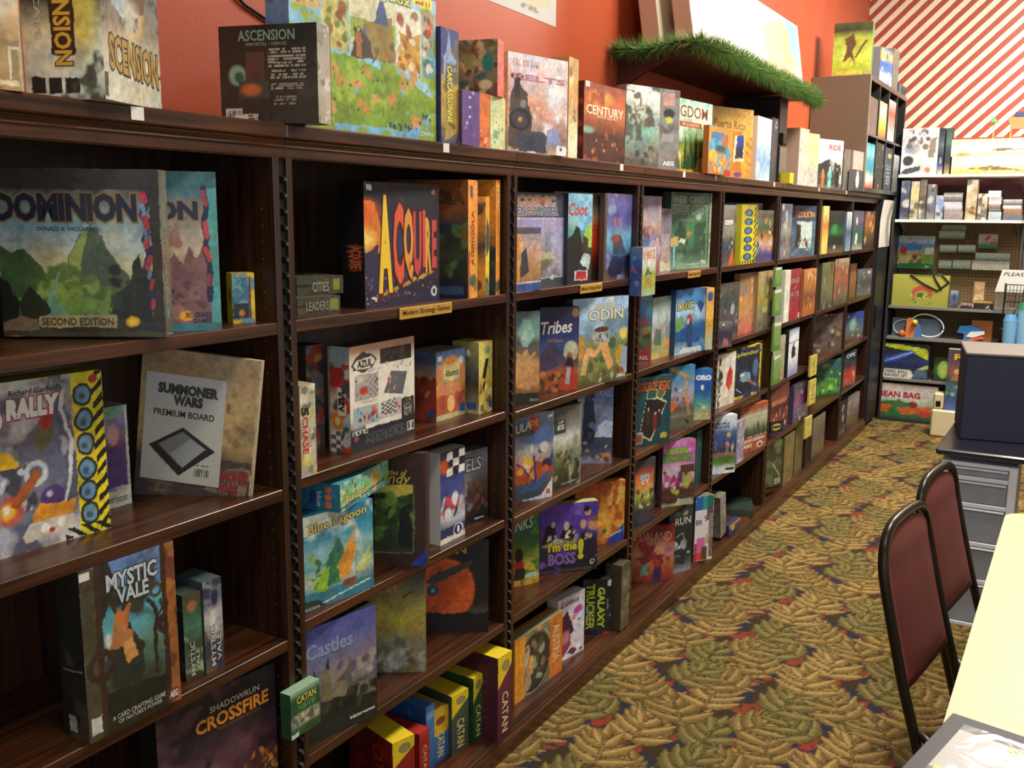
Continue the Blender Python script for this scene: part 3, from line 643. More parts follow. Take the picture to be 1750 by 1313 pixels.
# ---- games: world position of the lower left front corner, heading, size, print (uv space)
GAMES = [
dict(k='t1',lab='cream box with faded pink ink drawing and wooden band along its foot',grp='board games along the bookcase top',loc=(.0,.8482,1.83),phi=1.3474,W=.0903,H=.36,T=.1,f=[('g','a8844e c8a878 e8e0cc f0ead8 f0ead8'),('n','d8c0b0',6,.55),('n','b8c4bc',9,.6),('r',0,0,1,.2,'b09060'),('r',.0,.02,.93,.04,'e0d4b0'),('l',[(.8,.05),(.8,.17),(.93,.17)],.006,'e8dcc0'),('r',.95,0,1,1,'c8bc98'),('w',.1,.3,.9,.8,9,'c0b8a8')],e='b8a888',tc='b8a888'),
dict(k='t2',lab='white and charcoal box corner forward, gold lettering down its spine, on the bookcase top',grp='board games along the bookcase top',loc=(.05,1.0556,1.83),phi=1.9283,W=.1714,H=.31,T=.14,f=[('g','cfc8b0 d8d0b8 8a7a64 6a6a66 4a3c34 c8902c'),('e',.55,.62,.25,.35,'e0a830',.5),('b',[(.3,.45),(.75,.5),(.85,.95),(.45,.98)],'6a3a22'),('b',[(.2,.5),(.45,.4),(.5,.95),(.25,.9)],'a8b4b4'),('e',.5,.45,.2,.12,'c0bcac',.6),('n','3a3430',7,.62),('r',0,0,1,.16,'cfc8b0'),('r',0,.02,.06,.14,'4a4438')],t=[('SCENSION', 0.1, 0.16, 0.95, 0.34, 'b08a38', {'rise': -0.05, 'out': '3a2c18', 'bold': 0.03})],s=[('g','e8e4cc eee8cc e8e0b8 4a4a38 3a4440 343c40 2a2e30'),('e',.75,.45,.25,.3,'d8c860',.6),('r',.36,.22,.66,1.0,'3a2a1a'),('r',.08,.03,.26,.11,'2a2620'),('r',.3,.03,.46,.11,'2a2620'),('r',.5,.03,.68,.11,'2a2620'),('n','605c48',5,.62)],st=[('ASCENSION', 0.4, 0.17, 0.62, 0.75, 'e0b040', {'rot': 90, 'out': '6a3010', 'bold': 0.03}), ('DREAMSCAPE', 0.17, 0.3, 0.25, 0.92, 'c8c4b0', {'rot': 90})],e='c8c0a8',tc='c8c0a8'),
dict(k='t3',lab='black card game box turned back side out, with barcode and green title',grp='board games along the bookcase top',loc=(-.125,1.4635,1.83),phi=.2582,W=.2172,H=.1905,T=.062,f=[('g','2a2824 2e2c28 28261f 1c1a18'),('n','3c3a34',3,.6,.2),('e',.18,.5,.1,.12,'88a890',.3),('e',.2,.48,.06,.07,'3a5a50',.4),('r',.27,.43,.46,.73,'4a3a36'),('n','5a3a32',12,.5,.08,.27,.43,.46,.73),('r',.19,.26,.5,.44,'3a4438'),('e',.32,.35,.13,.08,'c86a3c',.5),('r',.05,.03,.22,.16,'d8d4c8'),('s',.07,.06,.2,.14,1.0,40,'202020'),('w',.5,.56,.88,.76,6,'a8a498'),('w',.52,.44,.88,.54,3,'a8a498'),('w',.52,.34,.86,.41,3,'a8a498'),('w',.55,.18,.78,.28,3,'8a867c'),('r',.23,.02,.38,.1,'d8c8b8'),('w',.24,.03,.37,.09,2,'604030')],t=[('ASCENSION', 0.2, 0.84, 0.78, 0.95, '7a9a84', {'bold': 0.02}), ('IMMORTAL • HEROES', 0.28, 0.79, 0.7, 0.825, '8a8e80', {})],s=[('g','8a8676 a8a492 9a9686 807c70'),('n','c8c4b8',5,.58),('n','6a665c',7,.6)],e='3a3630',tc='3a3630',wrap=1,warp=.3),
dict(k='t4',lab='large pale blue box with castle tower collage above a green and orange map',grp='board games along the bookcase top',loc=(-.0214,1.5566,1.83),phi=1.5272,W=.49,H=.332,T=.069,f=[('g','7ab0cc 8ac0d8 90c4dc 88bcd8 a0cce0'),('b',[(0,.05),(.75,.06),(.98,.2),(.99,.3),(.8,.42),(.4,.49),(0,.5)],'7c9a30'),('n','94ae3c',9,.52),('x',20,.05,'c88a48 d09a54',.05,.12,.85,.45),('x',26,.012,'5a2818 2a3a20',.05,.12,.9,.45),('x',9,.022,'70b4cc',.05,.1,.9,.35),('x',60,.012,'8aa838 607e28',.0,.1,.95,.46),('r',.0,.97,1,1,'a0cce0'),('r',.02,.74,.18,1.0,'c8a868'),('x',14,.03,'8a5a30 d8b070 604a30',.04,.76,.16,.95),('b',[(.2,.55),(.2,.92),(.36,.88),(.36,.52)],'c8c070'),('x',16,.04,'6a7a38 8a4a28 b0a858',.21,.55,.35,.8),('r',.37,.51,.695,.9,'d8d8b8'),('r',.37,.62,.69,.75,'9ab04c'),('n','8a7a50',10,.55,.08,.37,.5,.69,.75),('b',[(.55,.5),(.5,.75),(.66,.8),(.69,.52)],'9a8040'),('p',[(.54,.74),(.59,.97),(.64,.74)],'4a5a8a'),('p',[(.44,.6),(.47,.72),(.5,.6)],'5a6a90'),('b',[(.38,.5),(.4,.7),(.5,.6),(.52,.5)],'4a3c28'),('f',.43,.5,.2,'a86a38','d8b080','3a2a1a'),('x',8,.03,'b08040 6a5a30',.5,.5,.68,.62),('r',.7,.49,.88,.9,'e8e0cc'),('b',[(.7,.48),(.72,.75),(.8,.7),(.88,.75),(.88,.47)],'c89838'),('x',22,.04,'d8a848 a84a28 e8d8b0 8a5a28',.71,.49,.87,.85),('r',.89,.74,.985,.9,'b89878'),('x',8,.03,'c84a28 5a3a2a',.9,.75,.97,.88),('r',.89,.6,.985,.72,'8aa890'),('x',8,.03,'b05838 d8c8a8',.9,.6,.97,.7),('r',.89,.45,.985,.58,'6a9a98'),('x',8,.03,'3a6a60 d8d8c8',.9,.46,.97,.56),('r',.82,.93,.97,1.0,'e8d860'),('x',9,.014,'1c3c6a',.63,.06,.72,.1),('x',9,.014,'1c3c6a',.75,.06,.85,.1),('x',6,.014,'1c3c4a',.88,.15,.96,.2),('l',[(.37,.51),(.37,.92)],.003,'d8e4e8'),('l',[(.695,.49),(.695,.9)],.003,'d8e4e8')],t=[('nning Big Box', 0.28, 0.905, 0.8, 0.995, 'e0dc90', {'out': '5a6a50', 'bold': 0.02, 'rise': -0.02}), ('ZMAN', 0.87, 0.035, 0.97, 0.065, 'd8e4e0', {}), ('and 11', 0.84, 0.945, 0.95, 0.975, 'b04020', {})],s=[('g','5a7ea8 6088b0 5a80a8 7aa8c8'),('x',10,.06,'3a4a60 8a7a60')],e='7aa8c4',tc='7aa8c4'),
dict(k='t5',lab='narrow dark blue box on end with castle turret and yellow vertical lettering',grp='board games along the bookcase top',loc=(.01,2.0536,1.83),phi=1.6292,W=.0857,H=.2757,T=.216,f=[('g','28306a a88a30 c0a040 a08838 303c78 2c3c80'),('b',[(.2,.55),(.15,.75),(.3,.8),(.45,.98),(.6,.8),(.9,.75),(.8,.55)],'8aa0d0'),('r',.3,.5,.7,.72,'7a98c8'),('r',.0,.6,.12,1,'2c3880'),('b',[(.2,.02),(.9,.1),(.9,.4),(.3,.4)],'b09440'),('n','6a5a20',8,.62),('r',.28,.55,.72,.7,'58606a')],t=[('CARCASSONNE', 0.33, 0.18, 0.62, 0.68, 'e8d848', {'rot': 90, 'out': '3a3a20', 'bold': 0.03})],e='28305c',tc='28305c'),
dict(k='t6a',lab='purple narrow box on end under a lying picture box, on the bookcase top',grp='board games along the bookcase top',loc=(.015,2.1397,1.83),phi=1.6251,W=.0921,H=.1375,T=.218,f=[('g','5a3a80 60408a 5a3a84'),('x',4,.05,'8a78a0 b0a0b8')],t=[('· · ·', 0.35, 0.5, 0.5, 0.9, 'd0c8e0', {'rot': 90})],s=[('g','3a2a4a 4a3450'),('n','a87850',6,.6)],e='4a3070',tc='4a3070'),
dict(k='t6b',lab='orange narrow box on end between a purple and a cream one, on the bookcase top',grp='board games along the bookcase top',loc=(.01,2.2316,1.83),phi=1.6083,W=.0533,H=.1391,T=.234,f=[('g','d86a2c e0742c d86a2c'),('x',6,.06,'a83c1c e8b080',.1,.0,.9,.4)],e='c86028',tc='c86028'),
dict(k='t6c',lab='pale green-yellow narrow box on end at the right of the purple one',grp='board games along the bookcase top',loc=(.008,2.2888,1.83),phi=1.5958,W=.0801,H=.1374,T=.25,f=[('g','d0d8a0 d8e0a8 d0d49c'),('r',.2,.2,.5,.35,'80a890'),('x',8,.04,'88a868 c8c080 506048',.1,.1,.9,.6)],e='c0c890',tc='c0c890'),
dict(k='t6d',lab='picture box with jumbled animals and coral sides, lying across three spines, on the bookcase top',grp='board games along the bookcase top',loc=(-.09,2.2809,1.968),phi=.2081,W=.1124,H=.146,T=.05,f=[('g','5a4a38 8a7a58 6a5a40'),('x',60,.09,'b89a70 4a3c2c 8a8a48 c8b080 783c28 3a5a50 907050'),('e',.75,.6,.18,.2,'2a7a6a',.3),('e',.7,.2,.2,.1,'c8b890',.3)],s=[('g','e06858 e87868 e07060')],e='d86a58',tc='d86a58'),
dict(k='t7',lab='large pale pink box picturing a black steam locomotive, on the bookcase top',grp='board games along the bookcase top',loc=(-.03,2.442,1.83),phi=1.3351,W=.2569,H=.2756,T=.05,f=[('g','c8b098 8a7a78 d8a898 e0a890 e8c8c0 ecdce8 f0e8f0'),('n','e8b8a0',4,.5,.2),('e',.8,.7,.3,.35,'f4eef8',.8),('n','f6f0f4',5,.6,.1),('b',[(.5,.1),(.35,.24),(.6,.24),(.7,.1)],'4a4a58'),('b',[(.0,.05),(.05,.6),(.14,.72),(.3,.6),(.4,.3),(.3,.05)],'5a4a44'),('e',.2,.34,.19,.12,'2e2c30',.08),('e',.2,.34,.14,.09,'48444a',.2),('e',.2,.34,.04,.03,'d09048',.3),('r',.1,.55,.2,.78,'3c3434'),('e',.15,.77,.12,.035,'3a3030',.2),('e',.25,.5,.06,.05,'8a8a98',.4),('b',[(.2,.02),(.14,.2),(.55,.2),(.66,.02)],'44465a'),('b',[(.65,.1),(.68,.28),(.85,.26),(.9,.1)],'9aa0cc'),('r',.82,.0,1,.1,'f8f4f8')],t=[('R E M', 0.1, 0.88, 0.5, 0.94, 'f0e0d8', {'out': 'c08878'}), ('RELTS', 0.08, 0.74, 0.95, 0.8, 'c8889a', {'bold': 0.03}), ('1', 0.88, 0.05, 0.91, 0.08, '505060', {})],s=[('g','c8a080 e0b890 d8a888')],e='e0c0a0',tc='e0c0a0',wrap=1),
dict(k='t8',lab='thin tan box on end with pale foot, beside the locomotive box, on the bookcase top',grp='board games along the bookcase top',loc=(-.02,2.7965,1.83),phi=1.6875,W=.0859,H=.3094,T=.22,f=[('g','e8e0c0 e0d8b0 d0a060 c89858 d0a868'),('x',8,.06,'8a6a40 e8c890',.1,.3,.9,.9)],e='b89058',tc='b89058'),
dict(k='t9',lab='rusty orange box with sunset caravan scene and white title, on the bookcase top',grp='board games along the bookcase top',loc=(-.0205,2.9061,1.83),phi=1.5359,W=.3,H=.2508,T=.05,f=[('g','3a1c10 5a2c18 4a2a1a 9a5024 d87838 b85a38 884838'),('e',.4,.82,.4,.12,'f0a840',.7),('n','a85028',6,.58),('x',30,.03,'2a1610 402010',0,.05,1,.35),('x',8,.03,'e07830 d8a060',.1,.1,.9,.35),('e',.1,.4,.18,.06,'90b8a8',.6),('r',.9,.0,1.0,.1,'2a1a14')],t=[('CENTURY', 0.05, 0.6, 0.95, 0.72, 'f0e8d0', {'bold': 0.02}), ('SPICE ROAD', 0.3, 0.565, 0.8, 0.6, 'e8dcc0', {})],s=[('g','4a1810 5a2014 481810'),('x',7,.05,'904030',.2,.1,.8,.9)],e='5a2c1c',tc='5a2c1c'),
dict(k='t10',lab='clear-wrapped box with misty teal harbour and grey band at its right, on the bookcase top',grp='board games along the bookcase top',loc=(-.0881,3.3856,1.83),phi=1.2305,W=.3,H=.2989,T=.06,f=[('g','5a544c 807c70 8ca89a a0c0b0 c8d8cc e8ece0 f0f0e8'),('n','6a6458',7,.56),('x',22,.04,'4a4840 9a9484 605848',0,.0,1,.35),('e',.3,.45,.25,.07,'88c8b8',.7),('r',.62,0,1,1,'8a8684'),('n','6e6864',8,.6),('r',.66,.8,.9,.95,'c09a90'),('e',.8,.7,.12,.07,'383838',.2),('e',.8,.62,.08,.05,'d8d048',.3),('r',.68,.35,.9,.45,'a8a49c')],t=[('AEG', 0.7, 0.05, 0.92, 0.11, 'f0f0f0', {'bold': 0.05})],e='787470',tc='787470',wrap=1),
dict(k='t11',lab='green box with pine forest and big brown serif lettering, on the bookcase top',grp='board games along the bookcase top',loc=(-.054,3.8369,1.83),phi=1.4573,W=.3,H=.2942,T=.05,f=[('g','e8d060 c8b840 6a8a38 90b890 b8e0c8 a8dcc4'),('n','d8ecd8',4,.6,.2),('t',18,.12,.4,'2c4a28'),('t',10,.05,.3,'4a6a2c'),('r',0,0,1,.05,'e0a838'),('b',[(.5,.04),(.6,.2),(1,.3),(1,.05)],'c8a848'),('r',.02,.63,.68,.7,'a84028'),('r',.7,.07,.95,.22,'e8ecf0'),('e',.82,.15,.09,.05,'204a90',.2)],t=[('GDOM', 0.02, 0.76, 0.85, 0.92, '7a4430', {'out': 'e8e4c8'}), ('LDER', 0.05, 0.71, 0.4, 0.755, 'c0c8a8', {}), ('ROADS', 0.1, 0.645, 0.6, 0.685, 'e8d0b0', {})],e='9ab898',tc='9ab898'),
dict(k='t12',lab='yellow-orange island trading box with ship window and blue lettering, on the bookcase top',grp='board games along the bookcase top',loc=(-.14,4.4764,1.83),phi=1.1956,W=.3,H=.3294,T=.042,f=[('g','e8a040 f0b04c f0b850 f4c060 f0c070'),('r',.08,.12,.75,.68,'d88828'),('r',.55,.25,.8,.62,'e8e0c0'),('b',[(.58,.28),(.6,.5),(.78,.6),(.78,.3)],'403c50'),('r',.62,.45,.78,.62,'3a4a98'),('e',.66,.07,.12,.05,'8a4a98',.4),('s',.85,.1,1,.6,8,.5,'d09048')],t=[('Puerto Rico', 0.05, 0.72, 0.8, 0.84, '9a7048', {'rise': -0.02})],e='e0a048',tc='e0a048'),
dict(k='t12b',lab='small orange harbour box with merchant face, before the yellow box, on the bookcase top',grp='board games along the bookcase top',loc=(.03,3.9622,1.83),phi=1.5345,W=.2759,H=.1961,T=.025,f=[('g','c06818 d88a28 e09a30 d88828'),('r',.1,.45,.78,.88,'3a78a8'),('n','5aa0b8',6,.55),('e',.68,.72,.16,.16,'b06848',.2),('e',.5,.55,.25,.08,'3a5a4a',.4),('e',.2,.38,.2,.14,'e8b850',.2),('x',26,.05,'e8b040 c88020 f0d070',.05,.05,.9,.35),('r',.7,.0,.95,.1,'c82828')],e='b86820',tc='b86820'),
dict(k='t13',lab='sliver of an orange box showing figures, behind a white-blue one, on the bookcase top',grp='board games along the bookcase top',loc=(-.07,4.8234,1.83),phi=1.5708,W=.1472,H=.3001,T=.03,f=[('g','e8b060 e8a048 c87040 e0c0a0'),('x',10,.06,'a84828 7a3c28 f0d8b0')],e='d09040',tc='d09040'),
dict(k='t14',lab='white box with sky-blue lower half, standing on end, on the bookcase top',grp='board games along the bookcase top',loc=(-.01,4.7643,1.83),phi=1.5708,W=.2402,H=.3049,T=.042,f=[('g','c8dcf0 98c0e8 b0d0f0 f0f4f8 f4f4f8'),('n','e0ecf8',5,.55,.2)],e='e0c8b0',tc='e0c8b0'),
dict(k='t15',lab='charcoal box edge with a pale ring near its top, on the bookcase top',grp='board games along the bookcase top',loc=(-.03,5.0822,1.83),phi=1.602,W=.1601,H=.3265,T=.1,f=[('g','3c3c42 44444c 484850'),('o',.5,.9,.05,.012,'c8c8cc'),('e',.5,.45,.2,.06,'7a3a3a',.5)],e='34343c',tc='34343c'),
dict(k='t17',lab='tiny yellow card box at the foot of the black case, on the bookcase top',grp='board games along the bookcase top',loc=(.025,5.2605,1.83),phi=1.6199,W=.102,H=.0559,T=.05,f=[('g','d8c820 e0d028')],e='c0b020',tc='c0b020'),
dict(k='t18',lab='narrow pale pink box on end with red vertical lettering, on the bookcase top',grp='board games along the bookcase top',loc=(-.0244,5.6103,1.83),phi=1.4748,W=.15,H=.3156,T=.2,f=[('g','d8c8b8 e0d0c0 dcc8b4'),('x',12,.03,'c89888',.2,.1,.8,.9)],e='c8a890',tc='c8a890'),
dict(k='t19',lab='narrow pale green-cream box on end, on the bookcase top',grp='board games along the bookcase top',loc=(-.0298,5.8408,1.83),phi=1.405,W=.15,H=.3044,T=.2,f=[('g','d0d0c4 c0c8c0 e0e0a8 d8dca0 c8cca0'),('x',6,.04,'a0b898 f0ecd0',.2,.1,.8,.9)],e='b0b898',tc='b0b898',wrap=1),
dict(k='t20',lab='white box with red lettering, an old train shed and dancing travellers, on the bookcase top',grp='board games along the bookcase top',loc=(-.1102,6.416,1.83),phi=1.2654,W=.3,H=.3153,T=.03,f=[('g','5a5448 8a8478 e8e4da f4f0e8 f4f0e8'),('b',[(.0,.3),(.0,.5),(.45,.62),(.95,.5),(.95,.3)],'3a3836'),('n','d8d4c8',4,.6,.2),('r',.0,.1,.9,.32,'484440'),('f',.22,.06,.36,'b87830','d8b890','604020'),('f',.5,.05,.42,'70c0b8','e8d8c0','e8e0d0'),('f',.8,.06,.4,'28282c','c8a890','1c1c1c')],t=[('TO', 0.28, 0.82, 0.38, 0.87, '807870', {}), ('RIDE', 0.42, 0.8, 0.9, 0.9, 'b83828', {'bold': 0.02})],e='d8d0c0',tc='d8d0c0'),
dict(k='t21',lab='grey-brown box edge between white travel box and pink one, on the bookcase top',grp='board games along the bookcase top',loc=(-.0108,6.7021,1.83),phi=1.3614,W=.1,H=.2657,T=.03,f=[('g','6a645c 7a746c 706a64'),('n','8a847c',6,.6)],e='605850',tc='605850'),
dict(k='t22b',lab='small dark box with a silver figure, under a pink box, on the bookcase top',grp='board games along the bookcase top',loc=(.0424,6.7652,1.83),phi=1.5621,W=.3,H=.139,T=.03,f=[('g','3a3a3e 48484c'),('e',.4,.5,.2,.4,'d8dce0',.3),('e',.4,.85,.12,.1,'e0e0e4',.3)],e='808488',tc='808488'),
dict(k='t22',lab='small faded pink box stacked on a silver-figured one, on the bookcase top',grp='board games along the bookcase top',loc=(.0243,6.8017,1.9695),phi=1.5184,W=.3,H=.1232,T=.03,f=[('g','c8a098 d0a8a0 c89c94')],e='b08880',tc='b08880'),
dict(k='a1',lab='large box of a green mountain valley with braided red and blue cord, first section',grp='board games on the top shelf of the first bookcase section',loc=(-.2058,1.0133,1.435),phi=.57,W=.2816,H=.2899,T=.047,f=[('g','2e2a20 3a3a28 8aa068 b0b488 d0cca0 c0ccc4 90b0b8 80a0ac 58504c 4c4440'),('n','b8b48c',3,.55,.25),('r',0,.88,1,1,'3c3634'),('n','5a5048',5,.66,.1),('b',[(.38,.3),(.44,.5),(.52,.63),(.56,.66),(.61,.63),(.66,.53),(.75,.42),(.8,.38),(.8,.22),(.4,.2)],'546450'),('b',[(.38,.3),(.44,.5),(.52,.63),(.55,.64),(.5,.45),(.46,.2)],'94a858'),('b',[(0,.55),(.08,.5),(.16,.53),(.26,.42),(.3,.3),(0,.2)],'48683c'),('b',[(.26,.3),(.34,.33),(.46,.34),(.6,.3),(.62,.15),(.3,.12)],'6a8a3c'),('x',40,.05,'7a9848 4e6e34 8aa450 587a40',.25,.15,.7,.4),('b',[(.27,.12),(.3,.28),(.36,.4),(.34,.28),(.42,.12)],'70a080'),('b',[(0,.35),(.05,.33),(.12,.2),(.1,.12),(0,.1)],'1c2418'),('b',[(.1,.2),(.17,.3),(.22,.25),(.3,.15),(.28,.1),(.1,.1)],'2a3220'),('b',[(.66,.12),(.72,.28),(.78,.3),(.82,.45),(.85,.5),(.88,.43),(.92,.42),(.93,.1)],'202a28'),('x',22,.035,'1c2424 2c3c34 24302c',.68,.12,.92,.42),('b',[(0,.08),(.1,.12),(.2,.1),(.22,.04),(0,.04)],'8a7454'),('r',.935,.06,1,1,'38342c'),('l',[(.9,.88),(.92,.82),(.895,.74),(.92,.68),(.9,.58),(.92,.5),(.9,.42),(.925,.35),(.93,.26),(.925,.18)],.022,'20304c'),('l',[(.9,.86),(.91,.82)],.02,'c84050'),('l',[(.905,.73),(.915,.66)],.018,'c84050'),('l',[(.915,.6),(.9,.55)],.018,'c84858'),('l',[(.925,.48),(.905,.42)],.016,'c04454'),('l',[(.93,.34),(.92,.3)],.014,'b84050'),('l',[(.93,.22),(.925,.18)],.013,'b84050'),('l',[(.895,.79),(.905,.74)],.013,'7aa0c8'),('l',[(.9,.64),(.91,.6)],.013,'6a90b8'),('l',[(.92,.4),(.91,.36)],.012,'6a98b8'),('e',.8,.09,.045,.035,'f0a828',.2),('e',.8,.09,.028,.02,'f8d048',.3),('q',.22,.055,.7,.13,'a89c70'),('r',0,0,1,.035,'4a4434')],t=[('DOMINION', -0.0, 0.69, 0.86, 0.86, '1c2440', {'out': '9a7c40', 'bold': 0.05}), ('DONALD X. VACCARINO', 0.25, 0.635, 0.62, 0.66, '20283c', {}), ('SECOND EDITION', 0.24, 0.07, 0.68, 0.115, '3a3020', {}), ('GAMES', 0.83, 0.045, 0.94, 0.075, '203c6a', {})],s=[('g','5a564a 7a7462 6a6656'),('n','a09a84',4,.58),('r',.3,.1,.6,.8,'8a846c'),('w',.35,.15,.55,.75,24,'46402f')],e='4a4538',tc='4a4538',wrap=1,tray=1),
dict(k='a2',lab='teal bordered box with rose-tinted town street, behind the valley box, first section',grp='board games on the top shelf of the first bookcase section',loc=(-.1721,1.0906,1.43),phi=.9425,W=.29,H=.2978,T=.05,f=[('g','3a7078 8a6a68 8a6460 b09a88 c0b09c b0a08c a08078 4a8088 3c7880'),('b',[(.7,.2),(.68,.4),(.72,.5),(.78,.42),(.82,.55),(.86,.45),(.93,.6),(.93,.2)],'7a5454'),('k',.4,.1,14,'8a6060'),('x',16,.03,'40283a 6a4048',.5,.15,.9,.3),('n','a07468',7,.62),('r',.94,0,1,1,'5aa8a8'),('r',0,.9,1,1,'3c7078'),('r',0,0,1,.05,'3c8088'),('l',[(.92,.9),(.935,.8),(.915,.7),(.93,.6),(.92,.5),(.94,.4),(.93,.2)],.018,'20304c'),('l',[(.92,.87),(.93,.8)],.015,'c04050'),('l',[(.925,.68),(.93,.6)],.015,'c04050'),('l',[(.92,.52),(.94,.45)],.014,'b84050'),('l',[(.935,.35),(.93,.3)],.013,'b84050'),('e',.78,.1,.05,.035,'f0a828',.2)],t=[('DOMINION', 0.0, 0.7, 0.88, 0.82, '1c2440', {'out': '9a7c40', 'bold': 0.05}), ('RIO GRANDE', 0.78, 0.085, 0.94, 0.12, '203060', {}), ('GAMES', 0.82, 0.05, 0.94, 0.08, '203060', {})],s=[('g','5a9c98 68acac 5ca4a4'),('r',.35,.35,.6,.72,'c0c8a0'),('w',.38,.38,.58,.7,18,'38605c'),('e',.5,.85,.1,.05,'e0c050',.3),('r',.3,.05,.55,.2,'c8c89c')],e='5aa0a0',tc='5aa0a0'),
dict(k='a3',lab='small bright yellow box with blue lake picture, top shelf of the first section',grp='board games on the top shelf of the first bookcase section',loc=(-.065,1.4152,1.43),phi=1.1266,W=.0465,H=.1023,T=.035,f=[('g','e8c030 f0d038 e8c430'),('r',.0,.06,.75,.92,'4a8098'),('n','7aa8b0',5,.55),('r',.0,.1,.7,.4,'2c3c40'),('e',.4,.2,.15,.08,'e88830',.3),('l',[(.78,.1),(.78,.9)],.02,'802c48')],s=[('g','f0d030 f4d838 ecc82c'),('r',.4,.4,.6,.7,'604a20')],e='e8c828',tc='e8c828'),
dict(k='a4',lab='big robot racing box with yellow hazard strip of blue gears, first section',grp='board games on the second shelf of the first bookcase section',loc=(-.1066,.8189,1.075),phi=1.5184,W=.3,H=.2979,T=.07,f=[('g','d8d4d0 9a98a4 70728a 6c6e82 8a8a98 c0b8b8 c8c0b8 d0c8c0'),('n','585a6c',4,.5,.2),('n','a8a8b4',7,.6),('b',[(.45,.62),(.62,.78),(.7,.72),(.75,.4),(.55,.2),(.45,.3)],'6a6a7e'),('l',[(.75,.9),(.72,.8),(.78,.6),(.75,.35),(.7,.2)],.012,'d0d0d8'),('b',[(.55,.66),(.62,.76),(.68,.72),(.66,.62),(.58,.56)],'6a6040'),('e',.63,.74,.05,.05,'b83028',.3),('e',.33,.5,.13,.12,'e8b420',.15),('b',[(.22,.5),(.46,.5),(.44,.3),(.25,.32)],'40444e'),('x',14,.04,'c8ccd4 30343c 8a909c',.25,.25,.55,.5),('e',.55,.45,.08,.08,'c8ccd0',.15),('e',.55,.45,.05,.05,'5a606c',.3),('e',.38,.26,.1,.1,'e05020',.5),('e',.37,.26,.06,.06,'f8c040',.5),('e',.36,.27,.025,.03,'f8f8e8',.5),('l',[(.42,.3),(.55,.44)],.03,'a8582c'),('e',.64,.28,.08,.085,'4a3470',.12),('e',.62,.31,.025,.025,'c8b8e0',.6),('b',[(.5,.2),(.55,.26),(.78,.24),(.76,.17),(.5,.16)],'d89028'),('b',[(.45,.1),(.5,.17),(.76,.17),(.78,.08),(.46,.06)],'c8c0b0'),('e',.58,.11,.03,.035,'e8e4dc',.2),('e',.68,.12,.03,.035,'e8e4dc',.2),('e',.62,.09,.02,.018,'a03028',.3),('r',.2,.0,.3,.2,'141410'),('p',[(.2,0),(.2,.1),(.3,.02),(.3,0)],'d8d020'),('s',.2,.0,.26,.2,14,.8,'e0d828'),('r',.8,0,1,1,'e0d020'),('s',.93,.0,1,1,12,-.9,'1c1a14'),('s',.7,.0,1,.07,14,.8,'1c1a14'),('e',.868,.86,.066,.074,'22241c',.05),('e',.868,.86,.052,.058,'6a98b4',.2),('e',.86,.85,.03,.03,'405870',.5),('e',.868,.71,.066,.074,'22241c',.05),('e',.868,.71,.052,.058,'6a98b4',.2),('e',.86,.7,.03,.03,'405870',.5),('e',.868,.56,.066,.074,'22241c',.05),('e',.868,.56,.052,.058,'6a98b4',.2),('e',.86,.55,.03,.03,'405870',.5),('e',.868,.41,.066,.074,'22241c',.05),('e',.868,.41,.052,.058,'6a98b4',.2),('e',.86,.39999999999999997,.03,.03,'405870',.5),('e',.868,.27,.066,.074,'22241c',.05),('e',.868,.27,.052,.058,'6a98b4',.2),('e',.86,.26,.03,.03,'405870',.5),('e',.868,.13,.066,.074,'22241c',.05),('e',.868,.13,.052,.058,'6a98b4',.2),('e',.86,.12000000000000001,.03,.03,'405870',.5),('e',.94,.95,.035,.03,'b83828',.2)],t=[('ROBO', 0.12, 0.73, 0.38, 0.85, 'e8e8e4', {'out': 'b82c28', 'bold': 0.07}), ('RALLY', 0.4, 0.78, 0.72, 0.9, 'e8e8e4', {'out': 'b82c28', 'bold': 0.07, 'shear': 0.1}), ("Richard Garfield's", 0.42, 0.915, 0.74, 0.95, '30302c', {'shear': 0.2})],e='c8bc28',tc='c8bc28',tray=1),
dict(k='a5',lab='white box end with violet robed wizard picture, second shelf of the first section',grp='board games on the second shelf of the first bookcase section',loc=(-.192,1.1838,1.075),phi=1.5004,W=.0585,H=.2028,T=.06,f=[('g','d8d4cc dcd8d0 60487a 6a4a88 5a3a70 8a6a70 80a890 78a088'),('n','8a78a8',7,.58),('e',.42,.72,.28,.12,'c89aa0',.3),('r',.0,.0,1,.16,'dcd8cc'),('r',.9,0,1,1,'d8d4cc'),('b',[(.1,.2),(.2,.55),(.8,.55),(.9,.2)],'5a4080')],t=[('CRYPTOZOIC', 0.0, 0.05, 0.85, 0.1, '504840', {})],e='b8b0a8',tc='b8b0a8'),
dict(k='a6',lab='big tan parchment map game board leaning, white sheet on its front, first section',grp='board games on the second shelf of the first bookcase section',loc=(-.2377,1.2847,1.075),phi=.4909,W=.2445,H=.315,T=.015,f=[('g','4a4038 5a4e40 6a5c48 b89a68 c8a870 c0a070 a89070 a08a70'),('h',.3,.04,5,'4a4240'),('n','a88c60',4,.6,.15),('x',12,.03,'8a6a44 a88858',.5,.4,1,.9),('r',.985,0,1,1,'c8b898'),('b',[(.6,.1),(.65,.2),(.9,.28),(.98,.25),(.95,.08)],'8a7868')],t=[('SUMMONER', 0.62, 0.17, 0.97, 0.25, 'a83830', {'out': '4a3430', 'bold': 0.03}), ('WARS', 0.7, 0.09, 0.88, 0.16, 'a83830', {'out': '4a3430', 'bold': 0.03})],e='b8a888',tc='b8a888',tilt=7,sheet=1),
